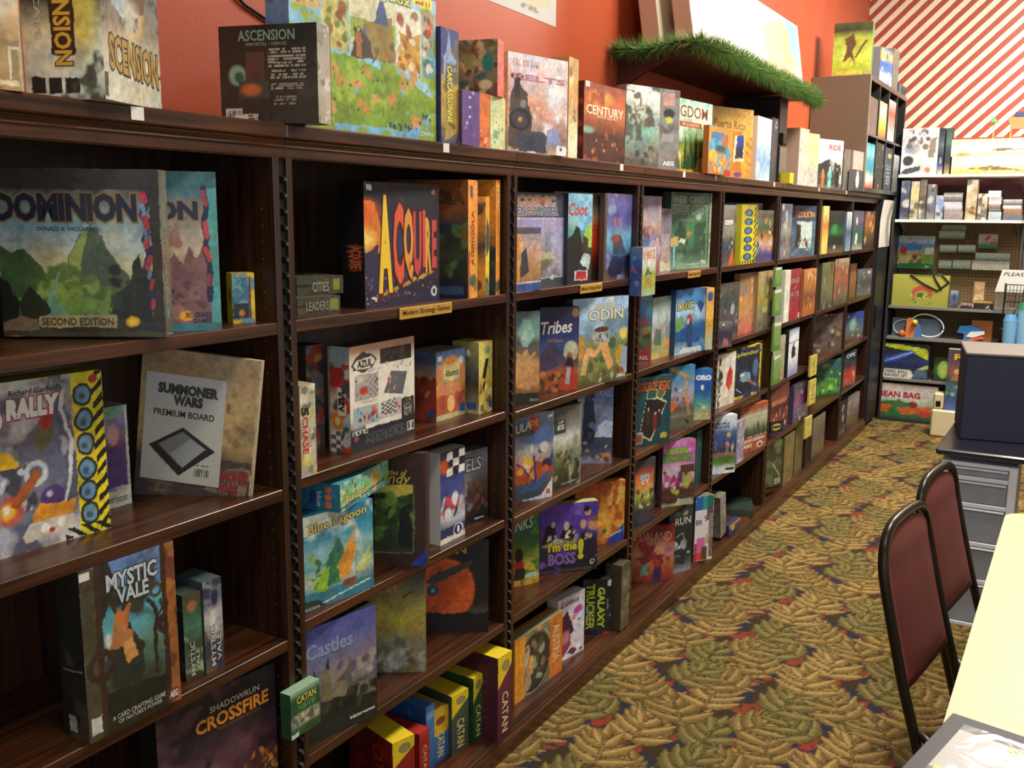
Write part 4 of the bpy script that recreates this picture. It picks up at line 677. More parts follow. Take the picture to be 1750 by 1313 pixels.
dict(k='a7',lab='tall box of a robed elder holding a twisted staff, third shelf of the first section',grp='board games on the third shelf of the first bookcase section',loc=(.0037,.9787,.735),phi=1.5551,W=.1974,H=.3164,T=.075,f=[('g','1c1c18 2a2c22 3a4430 5a7868 5aa0a8 4a98b0 5a80a8 6a88b8'),('n','3a3c34',5,.55,.12),('b',[(.0,.55),(.2,.65),(.35,.85),(.3,1),(0,1)],'2a2824'),('b',[(.25,.25),(.28,.52),(.38,.62),(.48,.6),(.62,.45),(.6,.2)],'2c3024'),('b',[(.3,.58),(.34,.7),(.5,.72),(.48,.6)],'b06a3a'),('b',[(.22,.5),(.35,.62),(.52,.56),(.5,.48)],'b07444'),('b',[(.4,.5),(.5,.52),(.55,.4),(.42,.36)],'c89050'),('e',.25,.55,.04,.05,'c8c8b0',.4),('l',[(.34,.7),(.3,.78),(.26,.76)],.012,'3c3028'),('l',[(.42,.7),(.46,.76)],.012,'3c3028'),('l',[(.74,.25),(.75,.5),(.78,.58),(.74,.66),(.68,.7)],.014,'2c2820'),('o',.78,.74,.035,.01,'4a3c2a'),('l',[(.78,.58),(.84,.62),(.82,.67)],.008,'2c2820'),('h',.22,.06,6,'20241a'),('b',[(.75,.2),(.85,.36),(.95,.4),(.95,.2)],'4a5a3a'),('r',0,0,.14,1,'4a4430'),('r',.14,0,.2,1,'3c2a22'),('o',.17,.42,.075,.022,'3c2820'),('r',.84,0,.9,1,'3a241e'),('o',.9,.52,.06,.02,'3a2822'),('r',.9,0,1,1,'9a6030'),('n','6a3c28',7,.5,.08,.9,0,1,1),('r',.86,.02,.97,.09,'6a2430'),('r',.03,.04,.14,.14,'c8c8b8')],t=[('MYSTIC', 0.26, 0.83, 0.8, 0.93, 'c0c8cc', {'out': '2a2c30', 'bold': 0.03}), ('VALE', 0.36, 0.74, 0.7, 0.83, 'c0c8cc', {'out': '2a2c30', 'bold': 0.03}), ('A CARD CRAFTING GAME', 0.24, 0.07, 0.82, 0.1, 'b8b4a8', {}), ("OF NATURE'S POWER", 0.3, 0.04, 0.78, 0.065, 'b8b4a8', {}), ('AEG', 0.87, 0.035, 0.96, 0.08, 'e0dcd8', {'bold': 0.04})],s=[('g','1e1c18 2c2a24 242420 302824'),('n','4a4638',5,.6),('r',.2,.04,.5,.14,'b8b8a8'),('l',[(.1,.4),(.9,.42)],.004,'808078')],e='241f1c',tc='241f1c',wrap=1),
dict(k='a8a',lab='small box spine of green forest spirits, third shelf of the first section',grp='board games on the third shelf of the first bookcase section',loc=(-.035,1.2249,.735),phi=1.4475,W=.0407,H=.1799,T=.09,f=[('g','3a3024 5a5448 3c4c38 4a7a60 38583c 50402c'),('n','88a878',8,.6),('e',.5,.85,.3,.08,'b06840',.5)],t=[('MYSTIC', 0.3, 0.05, 0.55, 0.45, 'c0c0b0', {'rot': -90, 'out': '302820'}), ('VALE', 0.6, 0.08, 0.8, 0.35, 'c0c0b0', {'rot': -90, 'out': '302820'})],s=[('g','282420 302c26'),('n','4a4438',6,.6)],e='3a4a40',tc='3a4a40'),
dict(k='a8b',lab='small box spine with raven and pale mist, beside the green one, first section',grp='board games on the third shelf of the first bookcase section',loc=(-.028,1.2703,.735),phi=1.5046,W=.0454,H=.194,T=.082,f=[('g','6a5040 58544c 8a8878 b0b0b0 6a6a80 8a8a90'),('n','383848',5,.55),('e',.6,.8,.25,.12,'2a2c48',.4),('e',.5,.5,.3,.2,'d0d0c8',.7)],t=[('MYSTIC', 0.3, 0.06, 0.55, 0.5, 'c8c8c0', {'rot': -90, 'out': '302820'}), ('VALE', 0.62, 0.1, 0.85, 0.4, 'c8c8c0', {'rot': -90, 'out': '302820'})],e='4a5a58',tc='4a5a58'),
dict(k='a9',lab='dark plum cyber-city box with orange lettering, fourth shelf of the first section',grp='board games on the fourth shelf of the first bookcase section',loc=(-.0611,1.1669,.401),phi=1.4835,W=.3,H=.2795,T=.06,f=[('g','6a3c20 5a3028 4a2a34 4a2c38 2a2024 1c1a1c 181618'),('n','6a4450',3,.5,.2),('n','2a1e22',5,.6,.1),('x',60,.03,'a06028 c88038 8a4428 5a3028',.2,.0,1,.35),('x',20,.02,'d8a060 b06840',.6,.0,1,.25)],t=[('SHADOWRUN', 0.42, 0.83, 0.85, 0.88, 'c0b8b0', {}), ('CROSSFIRE', 0.3, 0.7, 0.93, 0.81, 'e09030', {'out': '3a2018', 'bold': 0.03}), ('PRIME RUNNER EDITION', 0.48, 0.665, 0.85, 0.69, '8a4a38', {})],s=[('g','1c1816 181414')],e='1c1818',tc='1c1818'),
dict(k='b1',lab='dark expansion box lettered in grey, lying under its twin, top shelf of the second section',grp='board games on the top shelf of the second bookcase section',loc=(-.0655,1.6029,1.43),phi=1.4334,W=.126,H=.038,T=.16,f=[('g','3a382a 4a4836 3c3a2c'),('n','5a5840',5,.6),('r',.75,.15,.95,.85,'7a8430'),('r',.0,.42,.3,.58,'222018')],t=[('LEADERS', 0.2, 0.2, 0.72, 0.75, '8a8870', {'bold': 0.02, 'out': '24221a'})],e='4a4838',tc='4a4838'),
dict(k='b2',lab='dark expansion box lettered in grey, lying on top of its twin, second section',grp='board games on the top shelf of the second bookcase section',loc=(-.1086,1.6511,1.4685),phi=1.3427,W=.1285,H=.042,T=.16,f=[('g','3a382a 4c4a38 3c3a2c'),('n','5a5840',5,.6),('r',.78,.2,.92,.85,'8a9434'),('r',.0,.42,.3,.58,'222018')],t=[('CITIES', 0.32, 0.15, 0.68, 0.7, '9a9880', {'bold': 0.02, 'out': '24221a'})],e='5a5844',tc='5a5844'),
dict(k='b3',lab='black box of towering red and yellow letters against fiery sunset, second section',grp='board games on the top shelf of the second bookcase section',loc=(-.0483,1.8181,1.43),phi=1.5283,W=.2911,H=.2981,T=.075,f=[('g','2a2440 241c34 402838 303050 282838 24242c 222226'),('b',[(0,.38),(0,.86),(.12,.83),(.2,.7),(.2,.45),(.1,.38)],'e08028'),('e',.0,.55,.18,.12,'f8d868',.8),('e',.0,.75,.25,.15,'e05c20',.8),('b',[(0,.15),(0,.45),(.08,.46),(.16,.5),(.18,.3),(.5,.1),(.3,.05)],'30284a'),('x',50,.012,'a84838 5a6aa0 8a5a7a d8a060',.0,.03,.9,.25),('b',[(.15,.07),(.9,.24),(.92,.28),(.15,.11)],'b89038'),('n','3a3a50',4,.66,.1),('o',.92,.09,.035,.01,'c8c8c0'),('r',.03,.93,.1,.98,'d8d8d0'),('x',3,.02,'c86048',.9,.92,.95,.96),('s',.02,.03,.14,.08,9,.5,'d0d0c8')],t=[('A', 0.17, 0.11, 0.35, 0.9, 'f0c838', {'out': '5a1c14', 'bold': 0.055}), ('C', 0.36, 0.17, 0.5, 0.84, 'e05a38', {'out': '4a1010', 'bold': 0.04}), ('Q', 0.5, 0.2, 0.63, 0.8, 'e09838', {'out': '4a1010', 'bold': 0.05}), ('U', 0.63, 0.23, 0.745, 0.77, 'c84848', {'out': '4a1010', 'bold': 0.05}), ('I', 0.76, 0.3, 0.8, 0.78, 'd85040', {'bold': 0.05}), ('R', 0.8, 0.26, 0.88, 0.72, 'e0a840', {'out': '4a1010', 'bold': 0.05}), ('E', 0.89, 0.29, 0.96, 0.7, 'c84a48', {'out': '4a1010', 'bold': 0.05})],s=[('g','0e0d0c 121110 0e0d0c'),('b',[(.25,.3),(.15,.5),(.95,.5),(.85,.3)],'8a3c24'),('s',.1,.3,.95,.5,26,0,'161210')],st=[('ACQUIRE', 0.25, 0.31, 0.85, 0.49, 'c86838', {'rot': 90, 'bold': 0.03})],e='141210',tc='141210',tray=1),
dict(k='b4',lab='tall orange farm-game box with dark green vine picture, top shelf of the second section',grp='board games on the top shelf of the second bookcase section',loc=(-.2404,2.1563,1.43),phi=.1745,W=.24,H=.3141,T=.07,f=[('g','141c34 1a2024 2c3420 30402c 2a2c24 202c38 8a4c1c 8a4c1c 7a441c'),('x',40,.06,'38502c 506a38 3a2c1c 24301c 6a5428',.05,.15,.98,.7),('r',0,.0,1,.13,'1a2038'),('r',.6,.03,.95,.1,'38506a')],t=[('AGRICOLA', 0.1, 0.8, 0.95, 0.9, '6a3a14', {'out': '3a2410'})],s=[('g','e89838 e8a03c e0903c f0943a f0943a'),('r',0,0,.15,.4,'c02820'),('r',.25,.85,.5,.95,'485060'),('x',8,.05,'3a6048 806030 4a7058',.2,.08,.95,.18)],st=[('AGRICOLA', 0.35, 0.28, 0.65, 0.75, '7a4814', {'rot': -90, 'bold': 0.02}), ('&&&', 0.6, 0.83, 0.8, 0.96, 'f0d090', {'rot': 90})],e='e08c34',tc='e08c34',tray=1),
dict(k='b5',lab='slim yellow-orange box with a knight, between two orange ones, top shelf of the second section',grp='board games on the top shelf of the second bookcase section',loc=(-.209,2.2636,1.43),phi=.1745,W=.2,H=.2722,T=.028,f=[('g','d88c30 e0a038 304048 d89038 e0a040'),('x',16,.06,'283c40 506a48 c8b060')],s=[('g','2a5048 e8c838 f0d040 e8b838 e89c38'),('b',[(0,.55),(.3,.8),(.9,.7),(1,.5),(.3,.4)],'384850'),('x',7,.06,'305048 607048',0,.02,1,.16)],e='e0a038',tc='e0a038'),
dict(k='b6',lab='orange farm-game box at the right end of the shelf, top shelf of the second section',grp='board games on the top shelf of the second bookcase section',loc=(-.209,2.3182,1.43),phi=.1745,W=.2,H=.3195,T=.035,f=[('g','28303c 384830 d08834 d89038'),('x',20,.06,'40583c 203038',.2,.1,1,.6)],s=[('g','e08c34 ec9838 e8923a f0943a'),('x',5,.05,'404850 605838',.2,.02,.8,.1),('w',.3,.75,.7,.95,6,'f0d8a0')],st=[('AGRICOLA', 0.35, 0.35, 0.65, 0.72, 'c87428', {'rot': -90})],e='e08c34',tc='e08c34'),
dict(k='b7',lab='narrow upright box with treasure map sides and red and green word, second section',grp='board games on the second shelf of the second bookcase section',loc=(-.005,1.5376,1.087),phi=1.5049,W=.0456,H=.2014,T=.2,f=[('g','b8a898 c0b09c b8b090 c8c4a8 b0b090'),('x',26,.06,'88905c d8d0b8 706850 c8b870',0,0,1,1),('r',.05,.68,.5,.74,'a8a840'),('r',.15,.1,.55,.3,'d8cc70')],t=[('CHASE', 0.1, 0.24, 0.5, 0.66, 'c02c28', {'rot': 90, 'out': 'e8e0d0', 'bold': 0.04}), ('5', 0.05, 0.66, 0.55, 0.76, '20281c', {'rot': 90, 'bold': 0.05})],e='a89c80',tc='a89c80'),
dict(k='b8',lab='dark mosaic-tile box standing behind the white-backed tile box, second shelf of the second section',grp='board games on the second shelf of the second bookcase section',loc=(-.13,1.6962,1.087),phi=1.5708,W=.0602,H=.2602,T=.06,f=[('g','3a2c24 4a4038 3a444a 4a2a24 3a3c38 5a2c28'),('x',30,.08,'8a3028 5a6a70 a87838 30383c 706c60')],e='3a302c',tc='3a302c'),
dict(k='b9',lab='tile-pattern box showing its white back with photos and dark footer, second section',grp='board games on the second shelf of the second bookcase section',loc=(-.0464,1.7524,1.087),phi=1.6005,W=.2677,H=.2572,T=.066,f=[('g','20242c 242830 e8e0d0 ece4d4 ece4d4 e8dcc8 c8a080'),('r',0,0,1,.215,'20262e'),('r',.03,.16,.25,.2,'c8c8c0'),('c',.04,.165,.24,.195,7,1,'383838','c8c8c0'),('p',[(.08,.09),(.12,.13),(.08,.17),(.04,.13)],'8a4a50'),('w',.22,.04,.9,.15,6,'5a5c60'),('r',0,.93,1,1,'c89878'),('r',.45,.79,.95,.93,'33261c'),('w',.5,.85,.85,.91,2,'5a4838'),('r',.22,.2,.8,.25,'e8e0d0'),('r',.78,.17,.99,.4,'282624'),('w',.82,.2,.95,.38,8,'a8a49c'),('r',.87,.05,.99,.15,'d0ccc4'),('s',.88,.07,.98,.14,1.2,90,'282828'),('r',.07,.48,.42,.72,'a8a49c'),('c',.25,.5,.42,.7,5,7,'b8b4ac','8a8680'),('e',.2,.57,.08,.05,'b83c30',.4),('e',.14,.68,.07,.04,'c8c4bc',.3),('x',8,.02,'b03830 405a70 d0a090',.08,.5,.42,.72),('r',.04,.24,.42,.42,'a8b8bc'),('x',16,.03,'c03828 5a8aa0 28303c e08050',.08,.25,.42,.42),('p',[(.5,.5),(.62,.7),(.88,.66),(.8,.44)],'60646a'),('x',14,.02,'c83830 e09838 38485a b8b0a8',.56,.5,.82,.66),('r',.46,.26,.78,.42,'c0bcb4'),('c',.46,.28,.7,.4,6,6,'d0ccc4','48484a'),('x',9,.02,'c83c30 507080',.55,.28,.78,.42),('x',12,.02,'8a8680 c0bcb8',.5,.7,.98,.78),('w',.15,.73,.45,.76,2,'a09888'),('w',.15,.44,.4,.47,2,'a09888'),('b',[(.02,.82),(.1,.9),(.2,.94),(.36,.9),(.4,.84),(.32,.76),(.18,.74),(.06,.77)],'3a322a'),('b',[(.05,.82),(.12,.88),(.32,.88),(.37,.83),(.3,.77),(.1,.77)],'e0d8c8')],t=[('AZUL', 0.11, 0.79, 0.33, 0.86, '28221c', {'bold': 0.03})],s=[('g','b8b8a8 b0b8b4 c88a40 c8c0b8 b83028 a8b4b8 a8b0b0'),('c',0,.0,1,.2,4,5,'c8c8b8','58584c'),('n','48504c',9,.55),('c',.6,0,1,1,1,6,'b84030','98a8b0'),('r',.05,.62,.6,.8,'b83030'),('e',.35,.3,.32,.09,'c87828',.2),('e',.35,.3,.15,.045,'d8c078',.3),('r',.35,.36,.8,.62,'d0ccbc'),('x',14,.05,'404848 b8c0bc 8a3830',.6,0,1,1)],st=[('AZUL', 0.42, 0.39, 0.72, 0.6, '28221c', {'rot': -90, 'bold': 0.03})],e='a89888',tc='4a4038',wrap=1,warp=.25),
dict(k='b10',lab='pale blue palace-of-orange-arches box, corner forward, second shelf of the second section',grp='board games on the second shelf of the second bookcase section',loc=(-.0858,2.1641,1.087),phi=1.5378,W=.1376,H=.1946,T=.1,f=[('g','c8b080 b8a070 c06a40 d88850 e09858 d89058 6a88b0 5a78a8'),('e',.5,.7,.4,.22,'e09040',.1),('r',.1,.1,.9,.7,'d8905c'),('r',.25,.55,.8,.8,'d0c088'),('k',.35,.05,9,'b85c38'),('e',.5,.22,.14,.13,'e8b878',.1),('e',.2,.25,.1,.1,'a04c30',.1),('e',.8,.25,.1,.1,'a04c30',.1),('r',0,0,1,.08,'c8c090'),('r',.8,.06,.98,.18,'28508a'),('e',.85,.83,.1,.06,'c8ccc8',.2)],t=[('Alhambra', 0.3, 0.62, 0.75, 0.72, '48683c', {})],s=[('g','8a8078 a07060 a8543c b0583c a8886c 505c78 4a5878'),('k',.6,.05,7,'8a3c2c'),('x',5,.08,'6a2c20 c8785c',.1,.2,.9,.6),('r',.7,.05,.92,.15,'28508a')],e='6a7890',tc='8a8a80'),
dict(k='b11',lab='yellow bazaar box with black shadow figure, corner forward, second shelf of the second section',grp='board games on the second shelf of the second bookcase section',loc=(-.0446,2.3163,1.087),phi=1.5605,W=.0725,H=.2077,T=.09,f=[('g','c8b868 d0b850 c8a040 d8c860 e0d070 d8c860'),('x',12,.06,'8a6a30 e8e0a0 706030',0,.0,1,.4),('b',[(.25,.5),(.5,.48),(.7,.75),(.5,.76)],'201c14'),('b',[(.3,.42),(.5,.44),(.4,.3)],'201c14'),('e',.6,.88,.25,.07,'a0b088',.3),('r',.75,.06,.98,.16,'38589a')],s=[('g','b8b088 707058 3a3c38 4a5450 8a8a68 b0a860'),('f',.3,.2,.45,'38484a','a07850','181410'),('e',.5,.75,.15,.07,'4a8040',.3),('e',.6,.85,.1,.05,'e0dcc8',.3),('r',.55,.06,.9,.16,'38589a')],e='c8b860',tc='c8b860'),
dict(k='b12',lab='turquoise lagoon box with orange-sailed outrigger boat, third shelf of the second section',grp='board games on the third shelf of the second bookcase section',loc=(-.0323,1.5654,.758),phi=1.4153,W=.2093,H=.223,T=.06,f=[('g','2a6880 3a88a0 b8c8b8 68a8a0 90b8b8 4a98b0 2f88a8 2c80a0'),('n','c8d4c8',3,.56,.12),('h',.16,.05,3,'3a7c90'),('b',[(.25,.2),(.3,.45),(.42,.62),(.48,.7),(.58,.5),(.5,.2)],'3a7a58'),('b',[(.1,.2),(.3,.42),(.35,.4),(.3,.15)],'88b838'),('x',22,.04,'4a8a40 a0c040 2c6048',.12,.15,.5,.55),('b',[(.46,.38),(.72,.72),(.72,.5),(.65,.24),(.5,.22)],'e09838'),('l',[(.72,.75),(.74,.22)],.006,'b08038'),('b',[(.5,.14),(.55,.21),(.75,.2),(.7,.12)],'8a4a28'),('b',[(.74,.3),(.95,.5),(.95,.3),(.8,.22)],'d0d080'),('l',[(.1,.02),(.95,.12)],.008,'d0d8b8'),('b',[(0,0),(0,.12),(.2,.1),(.3,0)],'283c30')],t=[('Blue Lagoon', 0.06, 0.78, 0.9, 0.9, 'd8c878', {'out': '6a4828', 'bold': 0.02, 'rise': 0.06}), ('BLUE ORANGE', 0.0, 0.01, 0.2, 0.035, 'c8d0c8', {})],e='2c7890',tc='2c7890'),
dict(k='b13',lab='small lying copy of the turquoise lagoon box, balanced on the tall one, second section',grp='board games on the third shelf of the second bookcase section',loc=(.0127,1.6412,.9815),phi=1.7961,W=.2591,H=.066,T=.14,f=[('g','3a80a0 88b848 78b890 50a0a8'),('n','b0c8a0',4,.55),('x',12,.1,'88b038 3a7848 c8d8a8',.0,.2,.6,.9),('b',[(.62,.05),(.66,.9),(.75,.95),(.74,.1)],'e0a048'),('l',[(0,.1),(.9,.3)],.04,'30607a')],t=[('Blue Lagoon', 0.1, 0.12, 0.55, 0.5, 'd8d088', {'out': '5a6038', 'bold': 0.02})],s=[('g','1f6884 237490 22708c'),('b',[(.4,.2),(.55,.25),(.6,.75),(.45,.7)],'2c3c8a')],st=[('•••', 0.72, 0.1, 0.85, 0.9, 'd06838', {'rot': 90, 'bold': 0.04}), ('blue', 0.57, 0.15, 0.67, 0.7, 'c8dce0', {'rot': 90})],e='22708c',tc='4a98a0'),
dict(k='b14',lab='dark brown box with green estate picture and blue corner flash, second section',grp='board games on the third shelf of the second bookcase section',loc=(-.1,1.9006,.758),phi=.3673,W=.1392,H=.299,T=.035,f=[('g','3a241c 3c261e 40281f 3c261e 38221c'),('r',.0,.12,.75,.72,'2c3a20'),('b',[(0,.62),(.0,.72),(.75,.72),(.75,.64),(.4,.6)],'c8b848'),('x',46,.06,'4a6e2c 2c4420 688a38 1c2c18',.0,.25,.7,.62),('b',[(.45,.2),(.5,.5),(.6,.55),(.75,.4),(.75,.15),(.5,.14)],'1a1c18'),('l',[(.0,.1),(.76,.12),(.76,.73)],.004,'8a7a5c'),('r',.95,0,1,1,'4a2c22'),('p',[(.68,0),(1,.17),(1,0)],'283c98')],t=[('Castles of', 0.1, 0.8, 0.65, 0.85, 'c8b448', {'shear': 0.3}), ('gundy', 0.0, 0.7, 0.72, 0.82, 'c8b448', {'shear': 0.3, 'bold': 0.01})],e='382219',tc='382219'),
dict(k='b14b',lab='second dark brown box offset behind its copy with blue corner flash, second section',grp='board games on the third shelf of the second bookcase section',loc=(-.125,2.0078,.758),phi=1.3394,W=.1744,H=.2578,T=.03,f=[('g','3a241c 3c261e 40281f'),('r',.6,0,1,1,'3c241c'),('p',[(.7,0),(1,.2),(1,0)],'283c98'),('l',[(.78,.08),(.78,.8)],.004,'a09078')],e='382219',tc='382219'),
dict(k='b15',lab='box with chequered flag and racing car, third shelf of the second section',grp='board games on the third shelf of the second bookcase section',loc=(-.03,2.1008,.758),phi=1.5708,W=.1212,H=.2595,T=.05,f=[('g','d8d4cc 2c3460 c8c4cc 98889c 4a4a80 3a4888 30386a 28283a 30303a'),('c',.25,.72,1,.98,3,3,'e0e0d8','1c2028'),('e',.15,.84,.2,.09,'c85028',.3),('b',[(.0,.3),(.1,.5),(.9,.45),(1,.32),(.5,.26)],'b8b4bc'),('b',[(.1,.36),(.2,.5),(.8,.48),(.7,.34)],'a83848'),('x',8,.06,'201c24 e0e0e0 c04858',.1,.28,.9,.48),('r',0,.0,1,.06,'dcd8cc'),('r',0,.06,1,.16,'2c3058'),('e',.72,.1,.22,.07,'e0e0dc',.1),('e',.72,.1,.18,.058,'20245a',.1)],t=[('1', 0.67, 0.065, 0.76, 0.135, 'f0f0f0', {'bold': 0.05})],e='d0ccc4',tc='d0ccc4'),
dict(k='b16',lab='grey-violet box of a stone tower with pale outlined letters, third shelf of the second section',grp='board games on the third shelf of the second bookcase section',loc=(-.095,2.1841,.758),phi=1.372,W=.2026,H=.219,T=.06,f=[('g','1c1a18 28241e 3a3028 4a3c34 58504c 6a6470 80788a 706a7c'),('n','7a7480',4,.58,.15),('b',[(.42,.4),(.4,.72),(.48,.78),(.55,.72),(.58,.4)],'8a8478'),('x',22,.05,'7a3028 a84838 3c342c 5a4a40',.3,.15,1,.5),('r',0,0,1,.1,'1c1a1a')],t=[('CASTELS', 0.0, 0.72, 0.86, 0.9, 'b8c0bc', {'out': '20242a', 'bold': 0.02}), ('ZMAN', 0.72, 0.03, 0.92, 0.06, 'e8e8e8', {'bold': 0.02})],e='605c68',tc='605c68'),
dict(k='b17',lab='twilight castle box in grey-blue with pale blackletter title, fourth shelf of the second section',grp='board games on the fourth shelf of the second bookcase section',loc=(-.03,1.5535,.431),phi=1.3809,W=.2149,H=.287,T=.045,f=[('g','161614 1c1e18 242a20 504c48 78706c 847c84 807a98 6c6ea0 5c60a0 5458a0'),('b',[(.2,.4),(.45,.55),(.6,.6),(.85,.56),(1,.62),(1,.4)],'8a8078'),('x',14,.06,'a89c94 5a5468',.45,.42,1,.6),('h',.33,.05,6,'22281e'),('b',[(.2,.3),(.22,.6),(.34,.62),(.36,.3)],'7a6e50'),('b',[(.36,.32),(.4,.45),(.58,.44),(.6,.3)],'8a7c60'),('b',[(.56,.3),(.58,.56),(.62,.62),(.66,.3)],'6a6050'),('p',[(.1,.42),(.13,.68),(.17,.42)],'2c2c34'),('p',[(.28,.6),(.31,.7),(.34,.6)],'28282e'),('b',[(.7,.25),(.75,.38),(.95,.36),(.98,.22)],'807458'),('x',16,.05,'2c3424 404638 181a16',.1,.2,1,.34)],t=[('Castles', 0.02, 0.73, 0.66, 0.86, '8a98b8', {'bold': 0.03}), ('OF MAD KING LUDWIG', 0.1, 0.69, 0.66, 0.72, '8088a0', {}), ('béziergames', 0.6, 0.06, 0.96, 0.1, 'e0e0dc', {'bold': 0.03})],e='2a2a34',tc='2a2a34'),
dict(k='b18',lab='mustard-yellow mountain pyramid box with gold letters at the top, fourth shelf of the second section',grp='board games on the fourth shelf of the second bookcase section',loc=(-.16,1.9176,.431),phi=.567,W=.1703,H=.287,T=.03,f=[('g','6a6458 807a6a 8a8468 a89a48 b0a448 90884a 68624a 3c3a34'),('b',[(.3,.05),(.45,.25),(.55,.38),(.7,.25),(1,.1),(1,0),(.3,0)],'8a887c'),('b',[(.5,.25),(.53,.36),(.66,.34),(.7,.24)],'6a6454'),('x',20,.05,'a8a690 5a5648',.2,.0,1,.25),('e',.55,.5,.2,.08,'c8bc38',.7),('n','746c44',4,.6,.15),('l',[(.65,.75),(.8,.8)],.008,'3c3828')],t=[('CATAN', 0.0, 0.8, 0.55, 0.91, 'c09038', {'bold': 0.02})],e='6a6444',tc='6a6444'),
dict(k='b19',lab='black space box with a huge orange planet, fourth shelf of the second section',grp='board games on the fourth shelf of the second bookcase section',loc=(-.2,2.1837,.431),phi=.6169,W=.2331,H=.287,T=.03,f=[('g','3a3430 5a5450 281c18 1a1a1e 1c1c20 1e1e22 202024'),('b',[(.0,.08),(.2,.17),(.6,.2),(1,.14),(1,.0),(0,0)],'6a605a'),('e',.47,.47,.37,.34,'d86028',.06),('e',.42,.52,.26,.24,'c85028',.6),('r',0,.0,1,.2,'2c201c'),('b',[(0,.04),(.3,.14),(.6,.15),(1,.12),(1,.0),(0,0)],'6c645e'),('l',[(.1,.2),(1,.17)],.008,'e08058'),('k',.21,.03,24,'1c1614'),('b',[(.2,.55),(.3,.64),(.8,.78),(.75,.7),(.3,.52)],'4a4240'),('e',.3,.46,.08,.07,'3a5068',.2),('e',.3,.46,.03,.03,'80a8c0',.4)],t=[('STARSHIP', 0.3, 0.96, 0.75, 0.99, 'c8c4bc', {'bold': 0.02}), ('CATAN', 0.1, 0.85, 0.72, 0.94, 'c8a050', {'bold': 0.02})],e='1a1a1e',tc='1a1a1e'),
dict(k='b20',lab='small dark green card pack with gold name, hanging on first upright, second section',grp='board games on the fourth shelf of the second bookcase section',loc=(.03,1.4438,.5211),phi=1.5708,W=.0934,H=.1053,T=.03,f=[('g','2c4a24 34582c 88887a 2c5030 285028 2a5430 7a9a80'),('r',.1,.22,.95,.5,'8a9078'),('c',.15,.26,.92,.46,5,1,'a8a890','605c48'),('x',14,.05,'c8b068 50604c c0b898 4a3c30',.12,.25,.92,.48),('r',0,.93,1,1,'88a88c'),('r',.0,.0,.25,.1,'c8d0c8'),('w',.25,.56,.85,.68,3,'6a9a5c')],t=[('CATAN', 0.2, 0.72, 0.85, 0.88, 'd8c848', {'bold': 0.02, 'out': '2c3c18'})],s=[('g','1c4428 205030')],e='28502f',tc='90b090'),
dict(k='c1',lab='bright red box with yellow top and hexagon badge, nearest on the floor shelf, second section',grp='board games on the floor shelf of the second bookcase section',loc=(-.0204,1.8625,.088),phi=1.2828,W=.072,H=.2036,T=.202,f=[('g','6a1414 8a1c18 a02420'),('p',[(0,.62),(1,.86),(1,1),(0,1)],'e8cc28'),('e',.55,.87,.3,.07,'8a8a50',.12),('e',.55,.87,.22,.05,'a09468',.3),('p',[(0,.6),(1,.84),(1,.83),(0,.59)],'a02420')],t=[('CATAN', 0.3, 0.08, 0.75, 0.56, 'd8c888', {'rot': 90, 'bold': 0.02})],s=[('g','6a1414 6a1414'),('n','8a1c18',4,.6)],st=[('CATAN', 0.55, 0.25, 0.8, 0.85, 'b03c30', {'rot': 90})],e='8a1c18',tc='e8cc28',warp=.25),
dict(k='c2',lab='red box tucked behind the yellow-topped red one, floor shelf of the second section',grp='board games on the floor shelf of the second bookcase section',loc=(-.025,1.9887,.088),phi=1.5708,W=.047,H=.1662,T=.202,f=[('g','7a1818 981f1c 98201c'),('r',0,.9,1,1,'a82c28')],t=[('CATAN', 0.35, 0.2, 0.7, 0.75, 'd0a060', {'rot': 90, 'bold': 0.02})],s=[('g','7a1818 7a1818'),('n','981f1c',4,.6)],e='981f1c',tc='a82420',warp=.25),
dict(k='c3',lab='plain mid-blue box standing behind the red ones, floor shelf of the second section',grp='board games on the floor shelf of the second bookcase section',loc=(-.05,2.0552,.088),phi=1.5708,W=.0403,H=.2058,T=.21,f=[('g','28508a 3868a8 4070b0 4878b8'),('r',.0,.8,1,.9,'6898c8')],s=[('g','28508a 28508a'),('n','3868a8',4,.6)],e='3868a8',tc='4878b8',warp=.25),
dict(k='c4',lab='blue box with yellow cap and brown shield, floor shelf of the second section',grp='board games on the floor shelf of the second bookcase section',loc=(-.0669,2.1084,.088),phi=1.4748,W=.072,H=.1584,T=.186,f=[('g','3060a0 3868a8 3c70b0 3c70b0'),('r',0,.55,1,1,'e0b830'),('e',.5,.55,.5,.05,'e0b830',.2),('e',.5,.78,.32,.09,'8a4a28',.2)],t=[('CATAN', 0.3, 0.08, 0.75, 0.56, 'd8c888', {'rot': 90, 'bold': 0.02})],s=[('g','3060a0 3060a0'),('n','3868a8',4,.6)],e='3868a8',tc='e0b830',warp=.25),
dict(k='c5',lab='grey-green box with yellow cap, larger hexagon badge, floor shelf of the second section',grp='board games on the floor shelf of the second bookcase section',loc=(-.0463,2.1777,.088),phi=1.4137,W=.072,H=.1859,T=.186,f=[('g','38443c 404c44 4a5448 4a5448'),('p',[(0,.62),(1,.86),(1,1),(0,1)],'e8cc28'),('e',.55,.87,.3,.07,'8a8a50',.12),('e',.55,.87,.22,.05,'a09468',.3),('p',[(0,.6),(1,.84),(1,.83),(0,.59)],'4a5448')],t=[('CATAN', 0.3, 0.08, 0.75, 0.56, 'd8c888', {'rot': 90, 'bold': 0.02})],s=[('g','38443c 38443c'),('n','404c44',4,.6)],e='404c44',tc='e8cc28',warp=.25),
